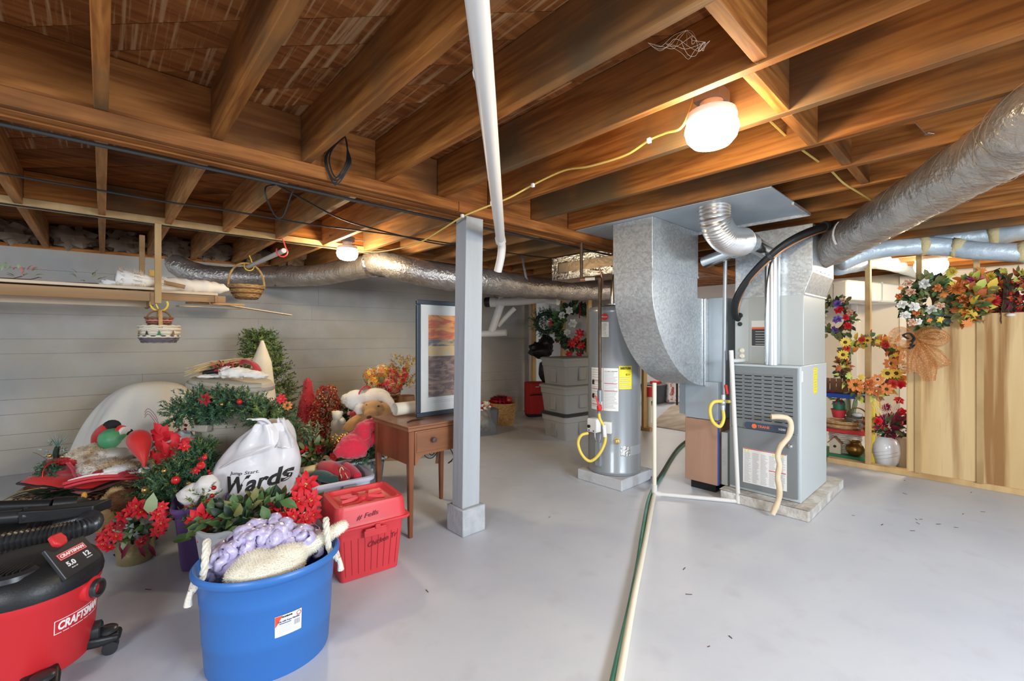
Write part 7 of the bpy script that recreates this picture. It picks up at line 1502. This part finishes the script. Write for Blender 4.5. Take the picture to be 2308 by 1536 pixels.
# ------------------------------------------------------------------ right: wreaths over the plywood wall, shelf of flowers
t = wreath('wreath', 'rose wreath of pink and white blooms over the plywood edge', 2080, 684, 4.02, .14, .12, 420, [leafA, leafB, leafdk, leafB], .07, .04)
for x, y, r, k in ((2052, 660, .045, 0), (2028, 668, .035, 2), (2034, 688, .045, 1), (2058, 692, .05, 1), (2040, 712, .045, 1), (2066, 705, .035, 2), (2100, 700, .05, 1), (2085, 640, .05, 1), (2046, 640, .04, 0), (2055, 727, .04, 0), (2068, 725, .035, 1), (2118, 690, .04, 0), (2030, 650, .035, 3), (2112, 650, .04, 2), (2095, 722, .035, 3)): put(t, (P_ROSEP, P_ROSEW, P_ROSEO, P_MAPO)[k], x, y, 3.88, r)
t = thing('autumn_swag', 'large autumn swag of orange and yellow leaves on top of the plywood wall', 'swag', at(2200, 690, 3.95)); leaves(t, at(2195, 682, 3.98), (.44, .12, .25), 900, [org_m, rust_m, ylw_m, leafB, rust_m, leafA, lime_m], .09, .055); leaves(t, at(2250, 668, 3.92), (.26, .10, .19), 260, [leafB, rust_m, org_m, leafdk, bur_m], .085, .05, name='dark_leaves'); leaves(t, at(2225, 700, 3.95), (.22, .10, .16), 130, [poin_m, rust_m, leafB], .08, .04)
for x, y, r, k in ((2196, 632, .075, 0), (2212, 612, .055, 0), (2150, 640, .055, 1), (2140, 620, .05, 3), (2222, 625, .055, 1), (2165, 655, .07, 0), (2190, 710, .075, 1), (2180, 730, .06, 0), (2215, 730, .06, 3), (2232, 725, .06, 1), (2250, 690, .06, 3), (2150, 700, .05, 2), (2170, 690, .06, 2), (2240, 650, .06, 0), (2205, 660, .06, 2), (2128, 665, .05, 0), (2260, 720, .05, 2), (2280, 705, .06, 1), (2262, 610, .045, 3), (2120, 720, .045, 1), (2230, 745, .05, 3), (2205, 745, .055, 0)): put(t, (P_MAPO, P_MAPY, P_MAPR, P_MAPL)[k], x, y, 3.80+rnd(-.03, .06), r, 'leaf')
for x, y, r, me in ((2196, 633, .065, P_MUMM), (2232, 625, .05, P_MUMY), (2155, 652, .06, P_MUMO), (2235, 680, .07, P_MUMR), (2250, 642, .07, P_MUMO), (2170, 675, .05, P_ROSEO), (2205, 690, .05, P_MUMR), (2146, 612, .045, P_MUMY), (2178, 645, .05, P_ROSEO)): put(t, me, x, y, 3.78, r)
t = wreath('wreath', 'dark twig wreath with red berries at the right edge above the plywood', 2325, 672, 3.75, .19, .10, 200, [leafdk, bur_m, leafB, rust_m], .08, .03)
m = MB()
for i in range(90): a = at(2268+rnd(-6, 10), 648+rnd(-22, 10), 3.72); m.tube([a, at(2262+rnd(-8, 30), 705+rnd(-10, 26), 3.7)], .003, 3)
stuff(m.build('twigs', stem_m, t))
for i in range(26): put(t, P_BERR, rnd(2275, 2315), rnd(625, 720), 3.66, .012, 'berry')
for x, y in ((2292, 630), (2304, 616), (2300, 650)): put(t, P_MAPL, x, y, 3.68, .05, 'leaf')
m = MB(); q = at(2278, 710, 3.66); m.ball(q, (.03, .03, .015), 10, 6); m.build('white_ornament', paper_m, t)
# gauzy bow
t = thing('mesh_bow', 'large sheer orange mesh bow hanging at the corner of the plywood wall', 'bow', at(2060, 760, 3.98))
def gauze(pts, ws, name, bulge=.05):
    m = MB(); ps = smooth_path([at(*q) for q in pts], 6); N = len(ps)-1; W_ = smooth_path([V((w_, 0, 0)) for w_ in ws], 6)
    def fn(u, v):
        i = round(v*N); d = (ps[min(i+1, N)]-ps[max(i-1, 0)]).normalized(); x = d.cross(FW).normalized(); w_ = W_[min(i, len(W_)-1)].x
        return ps[i]+x*((u-.5)*w_)-FW*(bulge*math.sin(u*PI)+.010*math.sin(u*17+v*3))
    m.grid(fn, 16, N); m.build(name, orgm_m, t, ang=180)
gauze([(2060, 762, 3.98), (2080, 752, 3.92), (2105, 750, 3.88), (2124, 760, 3.86), (2112, 772, 3.88), (2080, 770, 3.92), (2060, 765, 3.95)], [.03, .09, .11, .10, .10, .08, .03], 'loop'); gauze([(2058, 764, 3.98), (2040, 750, 3.95), (2018, 755, 3.92), (2014, 772, 3.92), (2036, 778, 3.92), (2056, 768, 3.95)], [.03, .09, .12, .10, .10, .03], 'loop')
gauze([(2058, 768, 3.96), (2050, 790, 3.93), (2045, 815, 3.92), (2048, 838, 3.92)], [.04, .16, .17, .15], 'tail'); gauze([(2064, 768, 3.96), (2090, 795, 3.9), (2112, 812, 3.88), (2132, 820, 3.86)], [.04, .16, .18, .06], 'tail'); gauze([(2062, 770, 3.97), (2078, 800, 3.93), (2088, 830, 3.92), (2092, 858, 3.92)], [.04, .15, .20, .10], 'tail')
for pts in ([(2060, 762, 3.9), (2050, 752, 3.88), (2036, 756, 3.87), (2046, 764, 3.88)], [(2060, 764, 3.9), (2054, 774, 3.88), (2052, 786, 3.87), (2060, 778, 3.88)]):
    m = MB(); m.tube(smooth_path([at(*q) for q in pts], 5), .014, 8, flat=.4); m.build('black_tie', blks_m, t)
m = MB(); m.tube(smooth_path([at(2036, 828, 3.88), at(2050, 832, 3.88), at(2068, 840, 3.88)], 4), .012, 6, flat=.4); m.build('silver_trim', chrome_m, t)
# sunflower wreath
t = wreath('wreath', 'open autumn wreath of sunflowers and orange lilies hung on the stud', 1958, 826, 4.42, .255, .085, 240, [leafB, ylw_m, leafA, rust_m, lime_m, org_m], .07, .035)
for x, y, r, me in ((1905, 772, .05, P_SUN), (1955, 768, .04, P_SUN), (1900, 800, .05, P_SUN), (1942, 766, .035, P_MUMR), (1908, 785, .04, P_MUMR), (1996, 778, .04, P_MUMR), (1978, 770, .04, P_MAPY), (2008, 820, .065, P_DAISO), (2000, 842, .06, P_SUN), (2020, 842, .055, P_SUN), (1928, 868, .07, P_DAISO), (1958, 865, .06, P_ROSEO), (1978, 856, .06, P_DAISO), (2012, 866, .05, P_MUMR), (1998, 878, .06, P_DAISO), (1942, 850, .05, P_MAPY), (1912, 848, .05, P_MAPL), (1975, 882, .055, P_DAISY), (2018, 800, .04, P_MAPY), (1890, 830, .05, P_MAPR), (2030, 868, .045, P_ROSER), (1960, 885, .045, P_MAPO)): put(t, me, x, y, 4.28, r, j=.3)
leaves(t, at(1900, 830, 4.4), (.07, .05, .12), 60, [brown_m, rust_m, leafdk], .06, .03, name='dry_leaves')
t = wreath('wreath', 'purple and red rose wreath half hidden behind the furnace', 1878, 716, 4.75, .15, .07, 110, [leafA, leafB, leafdk], .07, .035)
for x, y, r, me in ((1888, 686, .05, P_ROSEV), (1892, 700, .05, P_ROSER), (1888, 722, .05, P_ROSEV), (1910, 735, .045, P_ROSER), (1914, 705, .04, P_ROSEP), (1884, 742, .045, P_ROSEV), (1898, 678, .035, P_ROSEP), (1905, 716, .04, P_ROSER)): put(t, me, x, y, 4.6, r)
m = MB(); m.tube([at(1878, 680, 4.7), at(1878, 640, 4.8)], .003, 4); m.build('hanging_wire', cab_m, t)
# coloured shelf unit
Y0, Y1 = ywall(1975, 5.8), ywall(1845, 5.8); t = thing('coloured_shelf', 'painted shelf unit with blue top, red middle and green base behind the studs', 'shelf', (5.95, (Y0+Y1)/2, 0))
for z_, nm, c in ((.655, 'blue_shelf', (.02, .08, .42)), (.285, 'red_shelf', (.58, .03, .03)), (.01, 'green_base', (.03, .20, .09))):
    m = MB(); m.bb((5.72, Y0+.035, z_), (6.1, Y1, z_+.045)); m.build(nm, mat(nm, c, .45), t, bevel=.004)
ypost = mat('yellow_panel', (.78, .56, .04), .45)
for x in (5.72, 6.06): m = MB(); m.bb((x, Y0, 0), (x+.04, Y0+.034, .70)); m.build('yellow_post', ypost, t, bevel=.006)
m = MB(); m.bb((5.76, Y0+.008, .42), (6.06, Y0+.026, .66)); m.build('yellow_side', ypost, t, bevel=.01); m = MB(); m.bb((5.76, Y0+.008, .06), (6.06, Y0+.026, .24)); m.build('yellow_side', ypost, t, bevel=.01)
def sh_at(px, z_, x=5.82): return V((x, ywall(px, x), z_))
q = sh_at(1893, .70, 5.80); t = thing('wooden_crate', 'small weathered slatted crate on the blue shelf', 'crate', q)
for k in range(7): m = MB(); m.box(q+V((0, .17-.055*k, .08)), (.015, .048, .15)); m.build('slat', wickd_m, t, smooth=False)
m = MB(); m.bb(q+V((.01, -.18, .0)), q+V((.16, .20, .02))); m.bb(q+V((.008, -.19, .10)), q+V((.014, .2, .12))); m.build('base', wickd_m, t, smooth=False)
q = sh_at(1890, .332); t = thing('potted_plant', 'pink flowered plant in green and red pots on the red shelf', 'plant', q); m = MB(); m.lathe([(.05, .0), (.07, .09), (.075, .09), (.06, .08)], q+V((0, 0, .10)), 16); m.build('red_pot', redtub_m, t); m = MB(); m.lathe([(.045, .06), (.055, .17), (.05, .17)], q+V((0, 0, .10)), 16); m.build('green_pot', mat('pot_green', (.04, .18, .09), .4), t); leaves(t, q+V((0, 0, .32)), (.06, .06, .06), 40, [leafA, mag_m, leafC], .07, .02); put(t, P_ROSEP, 1890, 902, 4.8, .03)
for i in range(4):
    m = MB(); 
q = sh_at(1915, .332, 5.9); t = thing('aloe_plant', 'tall pale green spiky leaves in a pot on the red shelf', 'plant', q); m = MB()
for i in range(11): a = rnd(0, 6.28); m.leaf(q+V((0, 0, .08)), V((.3*math.cos(a), .3*math.sin(a), 1)), V((math.cos(a), math.sin(a), 0)), rnd(.2, .3), .035, .1)
m.build('leaves', leafC, t); m = MB(); m.lathe([(.04, 0), (.05, .1)], q, 12); m.build('pot', leafB, t)
q = sh_at(1893, .332, 5.76); t = thing('flat_basket', 'shallow brown wicker basket at the front of the red shelf', 'basket', q); weave(q, .13, .17, .075, wick_m, t, rows=6, n=24, sx=.55, mt2=wickd_m)
q = sh_at(1933, .332, 5.84); t = thing('grey_basket', 'grey twig basket with a white bird on the red shelf', 'basket', q); weave(q, .07, .10, .11, mat('grey_twig', (.30, .29, .25), .8), t, rows=7, n=20); m = MB(); m.ball(q+V((-.02, 0, .15)), (.05, .05, .025), 10, 6); m.build('white_bird', white_m, t); m = MB(); m.tube([q+V((0, -.09*math.cos(a), .10+.12*math.sin(a))) for a in [PI*i/12 for i in range(13)]], .007, 6); m.build('handle', wickd_m, t)
q = sh_at(1945, .332, 5.77); t = thing('flower_spray', 'loose brown and white dried flowers at the right end of the red shelf', 'flowers', q); leaves(t, q+V((0, 0, .05)), (.04, .08, .04), 50, [rust_m, cream_m, brown_m], .06, .025)
q = sh_at(1884, .056, 5.80); t = thing('birdhouse', 'small pale wooden birdhouse on the green base', 'birdhouse', q); m = MB(); m.bb(q+V((-.045, -.05, 0)), q+V((.045, .05, .12))); m.prism([(-.05, .12), (.05, .12), (0, .17)], frame_mat(q+V((-.045, 0, 0)), (0, -1, 0), (0, 0, 1)), -.09); m.build('house', mat('birch', (.58, .48, .34), .8), t, smooth=False)
m = MB(); m.bar(q+V((0, -.065, .105)), q+V((0, .002, .178)), .11, .008); m.bar(q+V((0, .065, .105)), q+V((0, -.002, .178)), .11, .008); m.build('roof', wickd_m, t, smooth=False); m = MB(); m.lathe([(.014, 0), (.014, .002)], (0, 0, 0), 12); m.xf(frame_mat(q+V((-.046, 0, .075)), (0, -1, 0), (0, 0, 1))); m.build('hole', blk_m, t)
q = sh_at(1905, .056, 5.95); t = thing('white_basket', 'white wicker basket at the back of the green base', 'basket', q); weave(q, .11, .14, .20, mat('white_wicker', (.72, .66, .55), .8), t, rows=10, n=22)
q = sh_at(1927, .056, 5.78); t = thing('brass_vase', 'squat round brass vase on the green base', 'vase', q); m = MB(); m.lathe([(.035, 0), (.045, .006), (.078, .05), (.082, .075), (.07, .11), (.045, .128), (.040, .14), (.052, .158), (.046, .158), (.036, .14), (.03, .12)], q, 28); m.build('vase', mat('aged_brass', (.32, .19, .05), .32, .9), t)
q = onz(1997, 1056, 0)+V((.16, 0, 0)); q.x = 5.78; q.y = ywall(1997, 5.78); t = thing('white_vase', 'large glossy white egg vase with grey lines behind the sill', 'vase', q)
m = MB(); vp = [(.05, .0), (.075, .008), (.10, .06), (.118, .15), (.112, .22), (.09, .275), (.062, .30), (.055, .30), (.05, .27)]; m.lathe(vp, q, 36); vz = m.build('vase', mat('vase_glaze', (.72, .74, .76), .15, coat=.5), t)
for k in range(5):
    m = MB(); pts = []
    for i in range(16): u = i/15; z_ = .28-.17*u+.0; a = PI+1.2-2.6*u+0*k; z_ = max(.02, .285-.035*k-.10*u); r = .119 if .12 < z_ < .17 else (.118-.95*abs(z_-.15)**1.6); pts.append(q+V((r*math.cos(a), r*math.sin(a), z_)))
    m.tube(pts, .0016, 4); m.build('grey_line', inkg_m, t)
t = thing('burgundy_flowers', 'burgundy and pink silk flowers standing in the white vase', 'flowers', q+V((0, 0, .3))); c = q+V((0, 0, .46)); leaves(t, c+V((0, 0, -.06)), (.10, .13, .10), 90, [bur_m, leafdk, leafA, bur_m], .08, .04)
for x, y, r, me in ((1985, 898, .045, P_ROSEP), (2000, 920, .05, P_MUMM), (1992, 945, .05, P_MUMM), (1978, 950, .05, P_ROSER), (1995, 965, .045, P_ROSER), (2025, 905, .05, P_ROSER), (2032, 930, .05, P_ROSER), (1985, 975, .035, P_ROSEW), (2028, 955, .045, APPLE), (2012, 985, .04, P_MUMM)): put(t, me, x, y, 4.45, r if me != APPLE else .035)
m = MB()
for i in range(26): a = c+V((rnd(-.03, .03), rnd(-.05, .05), -.1)); m.tube([a, c+V((rnd(-.08, .08), rnd(-.12, .12), rnd(.12, .24)))], .0018, 3)
stuff(m.build('stems', [wht_m], t))
q = V((5.86, ywall(2036, 5.86), 0)); t = thing('tan_vase', 'tan ribbed vase partly hidden behind the plywood edge', 'vase', q); m = MB(); m.lathe([(.07, 0), (.10, .1), (.10, .2), (.08, .30), (.06, .30)], q, 24); m.build('vase', mat('tan_glaze', (.42, .34, .22), .5), t); leaves(t, q+V((0, 0, .4)), (.06, .07, .1), 40, [bur_m, leafdk], .08, .03)
# ------------------------------------------------------------------ litter on the floor
m = MB()
for px, py in ((2040, 1084), (2063, 1170), (2072, 1171), (2065, 1178), (2150, 1189), (2170, 1160), (2190, 1110), (2230, 1092), (2120, 1182), (1927, 1163), (1990, 1182), (2062, 1197), (2210, 1154), (2035, 1112), (1545, 1340), (1540, 1285), (1595, 1459), (1650, 1440), (1240, 1165), (960, 1330), (700, 1480), (340, 1330)):
    p = onz(px, py, .0015); a = rnd(0, 6.28); m.bar(p, p+V((math.cos(a), math.sin(a), 0))*rnd(.008, .035), rnd(.002, .004), .002)
tag(m.build('floor_litter', stem_m, smooth=False, origin=onz(2070, 1175, 0)), 'tiny dark twigs and chips scattered on the painted floor', 'litter', kind='stuff')
